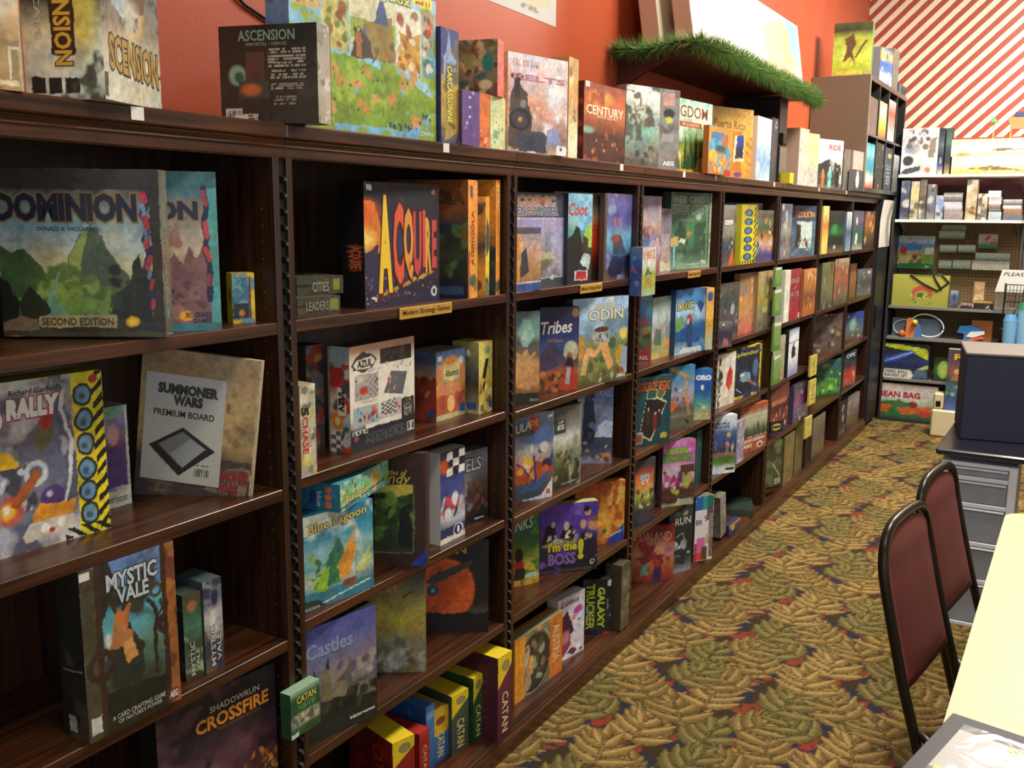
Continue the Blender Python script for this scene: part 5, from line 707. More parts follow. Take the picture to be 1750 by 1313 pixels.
dict(k='c6',lab='dark green box with yellow cap and hexagon badge, floor shelf of the second section',grp='board games on the floor shelf of the second bookcase section',loc=(-.0288,2.2664,.088),phi=1.5184,W=.0473,H=.2082,T=.178,f=[('g','1c4420 24502c 2c5c30 2c5c30'),('p',[(0,.62),(1,.86),(1,1),(0,1)],'e8cc28'),('e',.55,.87,.3,.07,'8a8a50',.12),('e',.55,.87,.22,.05,'a09468',.3),('p',[(0,.6),(1,.84),(1,.83),(0,.59)],'2c5c30')],t=[('CATAN', 0.3, 0.08, 0.75, 0.56, 'd8c888', {'rot': 90, 'bold': 0.02})],s=[('g','1c4420 1c4420'),('n','24502c',4,.6)],e='24502c',tc='e8cc28',warp=.25),
dict(k='c7',lab='maroon box with yellow cap standing apart at the right, floor shelf of the second section',grp='board games on the floor shelf of the second bookcase section',loc=(.03,2.3094,.088),phi=1.501,W=.072,H=.2695,T=.186,f=[('g','4a1c30 5a2038 6a2838 6a2838'),('p',[(0,.62),(1,.86),(1,1),(0,1)],'e8cc28'),('e',.55,.87,.3,.07,'8a8a50',.12),('e',.55,.87,.22,.05,'a09468',.3),('p',[(0,.6),(1,.84),(1,.83),(0,.59)],'6a2838')],t=[('CATAN', 0.3, 0.08, 0.75, 0.56, 'd8c888', {'rot': 90, 'bold': 0.02})],s=[('g','4a1c30 4a1c30'),('n','5a2038',4,.6)],st=[('CATAN', 0.55, 0.25, 0.8, 0.85, '6a2838', {'rot': 90})],e='5a2038',tc='e8cc28',warp=.25),
dict(k='d1',lab='small orange-violet space box before a grey-titled one, top shelf of the third section',grp='board games on the top shelf of the third bookcase section',loc=(-.005,2.456,1.43),phi=1.535,W=.1396,H=.1875,T=.03,f=[('g','2c3c70 a87848 b88858 c89070 b8a0a0 5a5468'),('n','d0b8b0',4,.55,.15),('b',[(.1,.2),(.2,.6),(.4,.7),(.5,.3)],'3a3840'),('r',0,.9,.95,.98,'4c4c60'),('r',0,.0,1,.13,'34508a'),('l',[(0,.14),(1,.14)],.01,'c8c8d0'),('r',0,.14,.15,.9,'d09040')],t=[('COSMIC', 0.1, 0.8, 0.9, 0.88, 'b0a8a8', {})],e='6a6068',tc='6a6068'),
dict(k='d2',lab='grey-violet space box with outlined rounded two-line title, top shelf of the third section',grp='board games on the top shelf of the third bookcase section',loc=(-.0452,2.5179,1.43),phi=1.5533,W=.3,H=.2905,T=.034,f=[('g','3c4448 58584c 6c6448 8a8878 9098b8 a8a0c8 988cb8 484c5c 4a4e5e'),('n','b8b0d0',3,.55,.15),('r',0,.74,1,1,'4c5060'),('b',[(0,.74),(0,.9),(.6,.93),(.3,.78)],'a06848'),('l',[(0,.735),(1,.735)],.006,'c8c8e0'),('e',.4,.35,.3,.08,'8a8460',.4),('b',[(.4,.3),(.5,.4),(.7,.38),(.9,.28),(.7,.3)],'b0a888'),('r',0,0,1,.09,'3c444c'),('l',[(0,.1),(1,.1)],.005,'c0c8c0'),('p',[(.7,.1),(.76,.13),(.82,.1),(.76,.07)],'c0d0d8')],t=[('COSMIC', 0.03, 0.87, 0.8, 0.97, 'b87858', {'out': 'c8c0c0', 'bold': 0.03}), ('ENCOUNTER', 0.03, 0.77, 0.86, 0.86, '5a6078', {'out': 'd0d0d8', 'bold': 0.03})],e='484c5c',tc='484c5c'),
dict(k='d3',lab='box with bright blue window grid, red script and masked figure, third section',grp='board games on the top shelf of the third bookcase section',loc=(-.025,2.8179,1.43),phi=1.5067,W=.1561,H=.2934,T=.028,f=[('g','1c1c20 1c2024 20282c 304848 5a9088 90c0c8 88b8d8 90c4e0'),('c',.45,.6,1,1,3,5,'90c8e8','78b0d8'),('b',[(0,.2),(0,.5),(.2,.55),(.35,.65),(.5,.62),(.6,.4),(.6,.2)],'1c1a18'),('b',[(.6,.45),(.7,.6),(.9,.7),(1,.6),(1,.4)],'a8c850'),('b',[(.55,.3),(.65,.55),(.85,.5),(.8,.3)],'3a2c28'),('b',[(.5,.25),(.7,.35),(.95,.3),(.9,.15)],'b8d0c8'),('r',.3,.04,.85,.15,'e0c8c8'),('r',.35,.05,.8,.14,'b82c30')],t=[('Coot', 0.02, 0.76, 0.8, 0.9, 'd04840', {'shear': 0.2, 'bold': 0.02})],e='2a3038',tc='2a3038'),
dict(k='d4',lab='shrink-wrapped crimson box rising behind the blue-windowed one, top shelf of the third section',grp='board games on the top shelf of the third bookcase section',loc=(-.084,2.8334,1.43),phi=1.4573,W=.3,H=.3,T=.03,f=[('g','3a2c20 4a2820 8a2c1c d84828 e05030 d84c28 b8a078 806c58 5a5044'),('n','e87838',6,.66)],e='5a5040',tc='5a5040',wrap=1),
dict(k='d5',lab='tall indigo box with armoured rider and moonlit sky, top shelf of the third section',grp='board games on the top shelf of the third bookcase section',loc=(-.02,3.0823,1.43),phi=1.5708,W=.2311,H=.3,T=.02,f=[('g','6a5c58 403c4c 2c3458 5a98b8 70b0d0 6870a8 54549c 6464a8 585880'),('e',.4,.15,.3,.13,'202440',.1),('b',[(.3,.3),(.3,.5),(.6,.52),(.8,.3)],'404858'),('e',.4,.48,.2,.06,'8a5048',.3),('n','8088b8',4,.6),('e',.25,.82,.2,.08,'8aa0c0',.5),('r',0,0,.08,1,'5a5040')],t=[('§ §', 0.3, 0.62, 0.6, 0.72, 'c08088', {})],e='5a4c44',tc='5a4c44',wrap=1),
dict(k='d6',lab='box with pale turquoise eagle and flowing peach cloak, second shelf of the third section',grp='board games on the second shelf of the third bookcase section',loc=(-.0624,2.5499,1.075),phi=.8149,W=.0797,H=.2885,T=.04,f=[('g','20281c 8a5c3c d89858 e0a868 d8a468 8a7868 586060 88b0a8 70989c 5a6058'),('b',[(.1,.75),(.3,.92),(.6,.9),(.8,.75),(.5,.6)],'98c8c0'),('e',.4,.7,.2,.1,'b8d8d0',.4),('b',[(0,.2),(.1,.5),(.5,.6),(.9,.35),(.6,.15)],'e8b070'),('l',[(.1,.55),(.5,.45),(.8,.55)],.015,'e8b878'),('r',0,0,1,.12,'26301f')],t=[('ZMAN', 0.6, 0.03, 0.95, 0.06, 'b0b8a8', {})],e='3a4038',tc='3a4038'),
dict(k='d7',lab='deep blue box with white brush lettering and bearded man in turban, third section',grp='board games on the second shelf of the third bookcase section',loc=(-.0942,2.7661,1.075),phi=.9638,W=.1447,H=.2821,T=.05,f=[('g','6a3020 a85428 a8603c 6a4a50 483c60 385890 2c3c7c 2c2c60 28284c 302c3c'),('r',0,.87,.3,.9,'28243c'),('b',[(0,.4),(.1,.5),(.3,.7),(.4,.55),(.5,.3),(0,.25)],'4a3c58'),('e',.8,.48,.2,.13,'d0c8a8',.15),('e',.76,.4,.1,.08,'a06848',.3),('b',[(.66,.3),(.7,.4),(.85,.4),(.88,.28)],'2c2024'),('b',[(.5,.02),(.6,.25),(.75,.3),(.98,.2),(.98,0)],'b84028'),('b',[(.66,.1),(.7,.28),(.8,.28),(.78,.08)],'b8b0b8'),('x',20,.04,'a85c30 4a2818 c88048',0,.02,.6,.22),('e',.9,.93,.1,.06,'8a7050',.3)],t=[('Tribes', 0.02, 0.68, 0.82, 0.83, 'f0ece4', {'shear': 0.2, 'bold': 0.02, 'rise': 0.02}), ('of Naqala', 0.2, 0.58, 0.6, 0.63, 'b8804c', {'shear': 0.2})],e='2a2840',tc='2a2840'),
dict(k='d8',lab='pale blue sky box with raised hands holding a silver goblet, third section',grp='board games on the second shelf of the third bookcase section',loc=(-.05,2.9128,1.075),phi=1.2812,W=.286,H=.3011,T=.042,f=[('g','5a5430 70703c 80884c 7a8850 8a9870 88a8c8 a0c0e0 b0d0f0 a8c8e8'),('n','e0ecf4',3,.55,.15,0,.6,1,1),('b',[(.55,.7),(.75,.8),(1,.85),(1,.6),(.6,.6)],'7090a8'),('x',30,.06,'6a7838 98884c 50602c',0,.05,1,.55),('e',.13,.45,.09,.16,'d89838',.2),('b',[(.15,.15),(.25,.45),(.42,.4),(.5,.5),(.62,.5),(.75,.2),(.66,.15),(.52,.4),(.4,.3),(.3,.35),(.25,.12)],'e8a868'),('r',.37,.47,.66,.63,'a8a89c'),('x',10,.03,'58604c d0d0c8',.38,.48,.65,.6),('e',.51,.63,.15,.035,'5a3428',.2),('e',.87,.3,.1,.14,'c8a030',.2),('e',.92,.56,.08,.08,'e8c858',.2),('b',[(.85,.1),(.9,.4),(1,.4),(1,.08)],'9ab0c8'),('e',.88,.12,.08,.05,'8a5030',.3),('x',8,.03,'c8b890 a8885c',.3,.03,.9,.2)],t=[('FEAST FOR', 0.4, 0.86, 0.75, 0.92, 'e8e8d0', {'out': '9a9868'}), ('ODIN', 0.28, 0.74, 0.9, 0.86, 'f0f0e0', {'out': '90884c', 'bold': 0.0}), ('ZMAN', 0.8, 0.04, 0.96, 0.08, 'e8e8e8', {'bold': 0.03})],e='3c4858',tc='3c4858'),
dict(k='d9',lab='white-cornered racing box with yellow and orange cars on a curve, third section',grp='board games on the third shelf of the third bookcase section',loc=(-.0847,2.5935,.748),phi=.9776,W=.1377,H=.2879,T=.05,f=[('g','404c50 485058 5a6068 b85828 c8a088 b8b8b0 8890a8 58688c 687088 8a9098'),('b',[(.1,.1),(.6,.12),(1,.35),(1,.6),(.8,.3),(.4,.18)],'3860a0'),('b',[(.3,.68),(.6,.8),(1,.82),(1,.65),(.5,.65)],'5c78a8'),('b',[(0,.2),(.1,.33),(.4,.45),(.9,.4),(.6,.2)],'b85420'),('b',[(.2,.4),(.25,.5),(.5,.5),(.55,.2)],'e8b838'),('l',[(.08,.42),(.2,.38),(.55,.18),(.5,.5)],.014,'483c90'),('x',12,.05,'c83828 e8e0d8 38303c e89840',.1,.25,.95,.6),('e',.8,.35,.1,.05,'d06830',.3),('b',[(.1,0),(.7,.05),(.95,.2),(1,.28),(1,0)],'e0dcec'),('r',.82,.05,.94,.11,'c8602c'),('r',.0,.74,.5,.84,'58584c'),('r',.36,.8,.6,.95,'c83828')],t=[('ULA', 0.02, 0.76, 0.42, 0.86, 'd8d8cc', {'rise': 0.06, 'bold': 0.03}), ('DÉ', 0.38, 0.85, 0.6, 0.93, 'e8c040', {'bold': 0.02}), ('14+', 0.85, 0.93, 0.97, 0.965, 'e8e8e8', {'bold': 0.03})],e='50545c',tc='50545c'),
dict(k='d10',lab='grey-green box with battle army under a stormy pale sky, third shelf of the third section',grp='board games on the third shelf of the third bookcase section',loc=(-.04,2.735,.748),phi=1.4351,W=.191,H=.2793,T=.042,f=[('g','2c2c20 343820 48502c 687048 a8ac90 c8ccc0 8c8c84 686460 5c5854'),('n','9c9c90',4,.6,.12),('x',40,.035,'303820 586438 8a9468 20241a',.0,.1,1,.5),('e',.8,.4,.2,.08,'788470',.3),('r',.95,0,1,1,'888068'),('r',.15,.68,.5,.86,'3a3c3a')],t=[('OF', 0.28, 0.8, 0.44, 0.84, 'c8ccc8', {}), ('ES', 0.26, 0.73, 0.46, 0.79, 'd8dcd8', {'bold': 0.03}), ('Fantasy Flight Games', 0.4, 0.04, 0.85, 0.065, 'd8d8d0', {})],e='787258',tc='787258',wrap=1),
dict(k='d11',lab='slate-blue box with smoking black steam engine, third shelf of the third section',grp='board games on the third shelf of the third bookcase section',loc=(-.14,3.1428,.748),phi=.5739,W=.1319,H=.29,T=.04,f=[('g','98a0b8 58607c 38405c 404c6c 7080a8 8090b8 7888b4 6c80b0 6a80b4 7088b8'),('n','a8b4d0',3,.55,.15),('b',[(.15,.4),(.2,.9),(.45,1),(.5,.5)],'30385c'),('e',.35,.36,.18,.12,'242838',.15),('e',.35,.36,.08,.06,'48506c',.3),('e',.4,.5,.1,.05,'9098a8',.4),('b',[(.5,.35),(.6,.5),(.8,.58),(1,.55),(1,.35)],'c8d0e8'),('r',.65,.0,.93,.14,'e09050'),('x',12,.04,'3c4460 a8b0c8 c8a060',.1,.02,.9,.3)],t=[('TRAIL', 0.5, 0.87, 0.95, 0.95, 'a8b8e0', {'bold': 0.02}), ('NORTH', 0.4, 0.81, 0.75, 0.85, 'a0b0d8', {})],e='485070',tc='485070'),
dict(k='d12',lab='green-to-yellow jungle box with dark creature holding a red orb, fourth shelf of the third section',grp='board games on the fourth shelf of the third bookcase section',loc=(-.1215,2.6543,.431),phi=1.0671,W=.1012,H=.2433,T=.05,f=[('g','c88c30 d8b440 c8b840 8a9c40 4a7438 2c5c44 286060 2c686c'),('n','587c34',6,.55),('e',.22,.3,.2,.1,'c83028',.1),('e',.2,.45,.2,.12,'2c2018',.3),('b',[(.0,.1),(.05,.25),(.4,.25),(.5,.1)],'3c2818'),('r',.45,.1,.9,.17,'a8d0b8')],t=[('NKS', 0.05, 0.78, 0.75, 0.95, 'c8d0a8', {'shear': 0.2, 'bold': 0.02, 'out': '2c5038', 'rise': 0.04})],e='385c40',tc='385c40'),
dict(k='d13',lab='violet box with cartoon gangsters at a table and yellow slogan, third section',grp='board games on the fourth shelf of the third bookcase section',loc=(-.0995,2.7956,.431),phi=.8866,W=.2171,H=.2481,T=.05,f=[('g','241c24 2c2030 38283c 4a3450 5a4090 5c40a0 5838a0 5c3ca8'),('n','7858b8',7,.62),('b',[(.04,.45),(.1,.7),(.25,.72),(.3,.45)],'16141a'),('b',[(.3,.45),(.42,.68),(.55,.68),(.6,.42)],'141218'),('e',.22,.72,.04,.05,'c8a898',.2),('e',.45,.68,.05,.07,'d8b8a0',.15),('b',[(.42,.5),(.46,.6),(.5,.5)],'e8e8e0'),('e',.82,.85,.06,.06,'d8a080',.15),('e',.8,.9,.07,.05,'20181c',.3),('e',.74,.68,.06,.07,'d8a080',.15),('e',.92,.66,.1,.09,'d09070',.15),('e',.93,.75,.09,.05,'7a5838',.3),('b',[(.66,.2),(.7,.55),(.95,.52),(1,.2)],'28203c'),('b',[(0,.4),(.25,.5),(.75,.47),(.76,.4),(.3,.36)],'a8a48c'),('r',.24,.46,.28,.56,'b8bcc0'),('e',.64,.5,.04,.07,'8890c0',.4),('x',14,.03,'d8b098 38303c e0d8c8',.1,.45,.95,.6),('r',.0,.02,.9,.05,'4a4450')],t=[("I'm the", 0.14, 0.32, 0.64, 0.46, 'd8cc30', {'out': '28202c', 'bold': 0.05}), ('BOSS', 0.14, 0.12, 0.62, 0.3, '8468b8', {'out': '28202c', 'bold': 0.05}), ('!', 0.65, 0.17, 0.76, 0.48, 'd8d038', {'out': '28202c', 'bold': 0.06}), ('Co', 0.87, 0.08, 0.96, 0.16, 'e0dcd8', {'rot': 90, 'bold': 0.03})],e='3a2860',tc='b8b068'),
dict(k='d14',lab='orange explorer box with compass, coin and blue corner flash, fourth shelf of the third section',grp='board games on the fourth shelf of the third bookcase section',loc=(-.125,3.1072,.431),phi=.9894,W=.2185,H=.2411,T=.045,f=[('g','a84c20 c06828 d89038 e0a040 d89438 d08838 c87030 b85428 b04820'),('n','e8b850',4,.52,.2),('n','b85c24',7,.6),('e',.4,.62,.08,.07,'4a5058',.1),('o',.4,.62,.035,.01,'c8b880'),('e',.35,.42,.05,.05,'c8b088',.2),('e',.48,.35,.045,.035,'e8c048',.2),('e',.6,.2,.05,.04,'28783c',.15),('p',[(.62,0),(1,.3),(1,0)],'2448a8')],t=[('Ravensburger', 0.7, 0.08, 0.95, 0.14, 'f0f0f0', {'rise': 0.08})],e='b8481c',tc='e09858'),
dict(k='d15',lab='card game box with old photograph print between orange bands, floor shelf of the third section',grp='board games on the floor shelf of the third bookcase section',loc=(-.0409,2.5313,.088),phi=1.5184,W=.3,H=.2208,T=.055,f=[('g','58583c 48482c 3c3828 504838 68604c 888468'),('r',0,0,1,1,'7c7c5c'),('e',.4,.45,.38,.5,'2c2824',.1),('b',[(.1,.5),(.2,.75),(.3,.7),(.25,.4)],'a8b0a0'),('x',22,.09,'a0a890 4c4c38 8a7858 30302c',.2,.1,.6,.8),('b',[(.15,.05),(.25,.4),(.35,.45),(.3,.1)],'a89878'),('o',.38,.5,.5,.012,'b0a880'),('r',0,0,.2,1,'e8982c'),('r',.72,0,1,1,'d87828'),('n','e8a050',3,.66)],t=[('AUSTRIA', 0.78, 0.25, 0.93, 0.85, 'e8d8b0', {'rot': 90, 'bold': 0.01})],e='d88828',tc='a8a074',wrap=1),
dict(k='d16',lab='white box with magenta flower and reclining dark-haired woman, floor shelf of the third section',grp='board games on the floor shelf of the third bookcase section',loc=(-.06,2.8618,.088),phi=1.4123,W=.1616,H=.2347,T=.05,f=[('g','e0dcec e4e0f0 dcd8e8 e4e0f0'),('b',[(0,.2),(.05,.65),(.35,.78),(.55,.5),(.7,.3),(.6,.4),(.3,.3),(.3,.1)],'4a1c30'),('b',[(0,.1),(.2,.5),(.45,.45),(.5,.2),(.2,.05)],'8a3c58'),('e',.3,.35,.2,.12,'c88088',.5),('e',.75,.72,.2,.08,'b848a0',.3),('e',.6,.62,.12,.06,'d88878',.5),('e',.8,.55,.07,.02,'a83c80',.3),('b',[(.35,.1),(.5,.15),(.75,.1),(.6,.02)],'7a2c50'),('r',.84,.03,.93,.07,'282c50')],t=[('Lotus', 0.1, 0.86, 0.8, 0.95, '48405c', {'shear': 0.3})],e='d4d0dc',tc='e8e0e4'),
dict(k='d17',lab='black space-haulage box with lime lettering running down it, floor shelf of the third section',grp='board games on the floor shelf of the third bookcase section',loc=(-.0937,3.1268,.088),phi=.6479,W=.1089,H=.2201,T=.055,f=[('g','14161c 1c2430 20303c 1c2430 14181f 12141a'),('e',.15,.38,.3,.2,'385068',.6),('e',.25,.35,.12,.12,'88a0b0',.7),('n','28343c',5,.6),('x',22,.01,'88a0b0 d0d8d8'),('b',[(.7,.0),(.8,.05),(.98,.04),(.95,0)],'c84028'),('r',.9,.88,.99,.99,'d8dcdc'),('w',.86,.3,.9,.65,1,'a8b088')],t=[('GALAXY', 0.52, 0.12, 0.78, 0.86, 'c8d838', {'rot': 90, 'out': '283418', 'bold': 0.04}), ('TRUCKER', 0.12, 0.1, 0.42, 0.92, 'c0d038', {'rot': 90, 'out': '283418', 'bold': 0.03})],e='14161a',tc='1c1e1a'),
dict(k='d18',lab='narrow olive-brown box on end at the section end, floor shelf of the third section',grp='board games on the floor shelf of the third bookcase section',loc=(.015,3.2364,.088),phi=1.5708,W=.0772,H=.26,T=.068,f=[('g','4a4434 6a6448 585238 706850 403c2c'),('n','8a8058',7,.6)],e='4a4434',tc='4a4434'),
dict(k='e1',lab='small blue cable-car box with red numerals, hanging at the third upright',grp='games in and on the black cube shelf',loc=(.045,3.269,1.3666),phi=1.5708,W=.127,H=.1759,T=.05,f=[('g','a8b8a0 98b060 b8b048 90a848 c8c8b0 d8d4d0 c8b8a8 d0c8c0'),('r',.1,.18,.85,.42,'a0b048'),('s',.1,.15,.85,.4,14,.3,'a87838'),('b',[(.2,.42),(.4,.6),(.6,.5),(.8,.44)],'506840')],t=[('1912', 0.12, 0.72, 0.92, 0.92, 'd06830', {'rise': 0.04, 'bold': 0.02, 'out': 'e8e0d8'})],s=[('g','5070b0 405c98 384880 4068b0 688898'),('x',8,.06,'a84858 8098c8')],e='4868a0',tc='4868a0'),
dict(k='e2',lab='pale mauve box with drawn figures, partly behind the small cable-car box, fourth section',grp='board games on the top shelf of the fourth bookcase section',loc=(-.06,3.4995,1.43),phi=1.5127,W=.1721,H=.3,T=.04,f=[('g','8a5040 a86850 7a70a0 5a78a8 c89880 b0a0a8 a898a8 a094a8'),('e',.4,.55,.3,.08,'4870a8',.4),('x',12,.06,'c88870 e0b898 5a4c60',0,.3,.9,.65),('n','b8a8b8',3,.6)],e='787080',tc='787080',wrap=1),
dict(k='e3',lab='grey shrink-wrapped box with a torn paper label at its foot, fourth section',grp='board games on the top shelf of the fourth bookcase section',loc=(-.085,3.7079,1.43),phi=1.5001,W=.1416,H=.2547,T=.05,f=[('g','c8c8a8 a09088 8a8088 787888 80808c 6c6c80'),('r',.0,0,.9,.16,'c8c8a8'),('r',.35,.2,.9,.6,'a89c9c'),('n','98909c',5,.58)],e='68646c',tc='68646c',wrap=1),
dict(k='e4',lab='shrink-wrapped green power-network box, title printed twice, top shelf of the fourth section',grp='board games on the top shelf of the fourth bookcase section',loc=(-.1126,3.932,1.43),phi=1.309,W=.3,H=.3247,T=.045,f=[('g','90a890 5a7c60 3c5c40 40704c 4c8c54 4c8054 50745c 5c7c68 708870 5c6c58'),('n','2c4834',4,.55,.12),('b',[(.0,.3),(.0,.42),(.2,.42),(.2,.3)],'c8a868'),('l',[(.12,.05),(.1,.3)],.02,'80b8c0'),('b',[(.2,.34),(.25,.4),(.42,.38),(.35,.32)],'c8d8c0'),('e',.44,.45,.05,.04,'d87840',.3),('b',[(.55,.3),(.6,.6),(.9,.62),(.9,.3)],'3a5c44'),('x',12,.04,'2c4034 6c9068',.2,.1,.9,.5),('l',[(.0,.83),(.88,.83),(.9,.06),(.3,.06)],.006,'a8c8a8'),('e',.68,.68,.08,.05,'b0c0a8',.3),('l',[(.97,.02),(.99,.98)],.02,'b8b8a0'),('r',.75,.07,.88,.1,'d0d8c8')],t=[('WER GRID', 0.03, 0.86, 0.8, 0.95, 'b8c4b0', {'bold': 0.01}), ('OWER GRID', 0.03, 0.71, 0.8, 0.81, 'a8c0a8', {'bold': 0.01}), ('EXPANSION', 0.15, 0.62, 0.55, 0.66, '90b090', {})],e='586c58',tc='586c58',wrap=1),
dict(k='e5',lab='blue-grey box with red flag above a castle and crimson foot, fourth section',grp='board games on the second shelf of the fourth bookcase section',loc=(-.1149,3.6129,1.075),phi=.5887,W=.0579,H=.27,T=.03,f=[('g','a02028 a82830 506038 607040 586848 487898 58a0c8 68a8d0 7898a8'),('b',[(.3,.55),(.5,.7),(.75,.6),(.5,.52)],'c03838'),('x',12,.05,'384828 90a040 a8703c',0,.2,1,.5)],t=[('AGG.', 0.2, 0.02, 0.85, 0.08, 'e8e0e8', {})],e='5a7080',tc='5a7080'),
dict(k='e6',lab='pale misty box with pastel hills and lime bush, second shelf of the fourth section',grp='board games on the second shelf of the fourth bookcase section',loc=(-.073,3.6692,1.075),phi=1.5138,W=.177,H=.2528,T=.03,f=[('g','c8a058 a8a060 8a9870 8898a0 a0a0a0 b8c0b8 b8c8c8 a8b8a8 90b0b0'),('x',18,.06,'a8b848 c89868 6888a0 c8b0a8',0,.05,1,.6),('b',[(.1,.25),(.2,.5),(.5,.45),(.5,.2)],'586858'),('b',[(.6,.2),(.9,.35),(1,.1)],'d89848')],e='8a9890',tc='8a9890'),
dict(k='e7',lab='vivid blue box of a red-turbaned genie with cream foot, second shelf of the fourth section',grp='board games on the second shelf of the fourth bookcase section',loc=(-.04,3.842,1.075),phi=1.3994,W=.2508,H=.2753,T=.03,f=[('g','a8b8c0 7898a8 285888 1c5090 2c68a0 88b0d8 a8c8e8 90b8e0 2c4c80 203860'),('n','4080b8',3,.55,.12),('b',[(.1,.2),(.3,.4),(.5,.45),(.9,.35),(.8,.15)],'1c4c88'),('b',[(.4,.05),(.4,.5),(.55,.55),(.6,.1)],'20406c'),('e',.45,.55,.1,.07,'a84848',.2),('e',.42,.5,.05,.05,'d8a888',.2),('b',[(.7,.75),(.8,.82),(.95,.75),(.85,.6),(.8,.68)],'24407c'),('b',[(.0,.35),(.0,.55),(.25,.58),(.3,.4)],'70a060'),('b',[(.1,.02),(.3,.1),(.9,.08),(.9,.0)],'c8d0d0')],t=[('DIC', 0.05, 0.68, 0.6, 0.8, 'c8b040', {'out': '20283c', 'bold': 0.02})],e='244878',tc='244878'),
dict(k='e8',lab='narrow yellow box on end with blue medallion, beside the genie box, fourth section',grp='board games on the second shelf of the fourth bookcase section',loc=(.006,4.087,1.075),phi=1.042,W=.0428,H=.2728,T=.06,f=[('g','b8c8b0 b0b088 d8a848 e8b858 e8b850 d8b068'),('e',.5,.86,.4,.09,'4858a0',.2)],e='c8a048',tc='c8a048'),
dict(k='e9',lab='dark teal casino box with tilted photographs and fiery title, third shelf of the fourth section',grp='board games on the third shelf of the fourth bookcase section',loc=(-.0587,3.5026,.748),phi=1.0716,W=.174,H=.2777,T=.05,f=[('g','1c4848 1c4c50 204c54 204850 204c50 2c5c58'),('p',[(.1,.15),(.45,.05),(.88,.62),(.3,.78)],'d8d0b0'),('p',[(.12,.17),(.43,.08),(.84,.6),(.3,.75)],'2a2220'),('p',[(.28,.68),(.3,.83),(.6,.8),(.56,.66)],'a8d0b8'),('p',[(.3,.69),(.32,.81),(.58,.79),(.54,.68)],'385848'),('p',[(.55,.7),(.68,.84),(.84,.76),(.7,.64)],'c8e0c0'),('p',[(.57,.71),(.68,.82),(.81,.76),(.7,.66)],'7a6830'),('f',.35,.3,.25,'38302c','d8a888','e0c080'),('f',.55,.22,.27,'782828','d8b098','5a3020'),('f',.66,.25,.27,'302824','d8a080','301c18'),('p',[(.0,.1),(.02,.2),(.22,.2),(.2,.03),(0,.03)],'88b0a0'),('r',.0,.05,.18,.17,'a04838'),('r',.72,.08,.9,.16,'c8b840')],t=[('LORDS OF VEGAS', 0.03, 0.79, 0.95, 0.93, 'e87838', {'bold': 0.02, 'out': '6a2018', 'shear': 0.1})],e='1c4448',tc='1c4448'),
dict(k='e10',lab='sky-blue box with a leaning bare tree trunk and orange sign, fourth section',grp='board games on the third shelf of the fourth bookcase section',loc=(-.05,3.8185,.748),phi=1.1978,W=.1625,H=.2789,T=.05,f=[('g','3c4838 686858 787868 60483c 988890 a8a0b0 88a0c0 5890b8 4888b0 3c80a8'),('l',[(.1,.98),(.6,.85),(.72,.5),(.8,.25)],.03,'b09060'),('l',[(.62,.85),(.95,.78)],.015,'b09868'),('p',[(0,.3),(.02,.5),(.35,.4),(.05,.25)],'e06028'),('r',0,0,1,.2,'5c5c4c'),('x',14,.04,'a0483c 584c60 c8b8c0',0,.25,.7,.75),('l',[(.7,.15),(.8,.1)],.02,'201c18')],e='507888',tc='507888'),
dict(k='e11',lab='narrow royal-blue island box with chunky white title and shell trail, fourth section',grp='board games on the third shelf of the fourth bookcase section',loc=(-.0447,4.1246,.748),phi=.7292,W=.0814,H=.2326,T=.05,f=[('g','c8c088 b8b888 68a898 489ca0 2c68a8 1c58b0 1c5cb8 2468b8 3878c0'),('x',8,.04,'c8c890 48a898 e0d8a0',.1,.05,.9,.35),('b',[(.35,.62),(.4,.7),(.55,.68),(.5,.56)],'e0f0f4')],t=[('ORO', 0.05, 0.78, 0.95, 0.88, 'f0f8f8', {'out': 'a8d0e0', 'bold': 0.06})],e='2860a0',tc='2860a0'),
dict(k='e12',lab='small twilight farm card box in a thick grey frame, fourth shelf of the fourth section',grp='board games on the fourth shelf of the fourth bookcase section',loc=(-.0321,3.4475,.431),phi=1.3249,W=.1318,H=.2704,T=.07,f=[('g','28283c 2c2c40 34343c 4c5848 8a9838 a8a058 c88848 d07840 9a4038 443838 34343c'),('e',.5,.1,.4,.1,'3c3848',.3),('x',20,.05,'c8c8a0 384028 e0b840 604830',.05,.28,.9,.55),('b',[(.2,.52),(.5,.6),(.9,.62),(.5,.5)],'e0a048'),('r',.0,.93,1,1,'3c3c40'),('r',.92,0,1,1,'38383c')],t=[('IAN', 0.25, 0.7, 0.7, 0.78, '90c8e8', {'bold': 0.05}), ('CT', 0.3, 0.62, 0.7, 0.69, 'e0e8e8', {'bold': 0.04})],e='4a4a4c',tc='4a4a4c'),
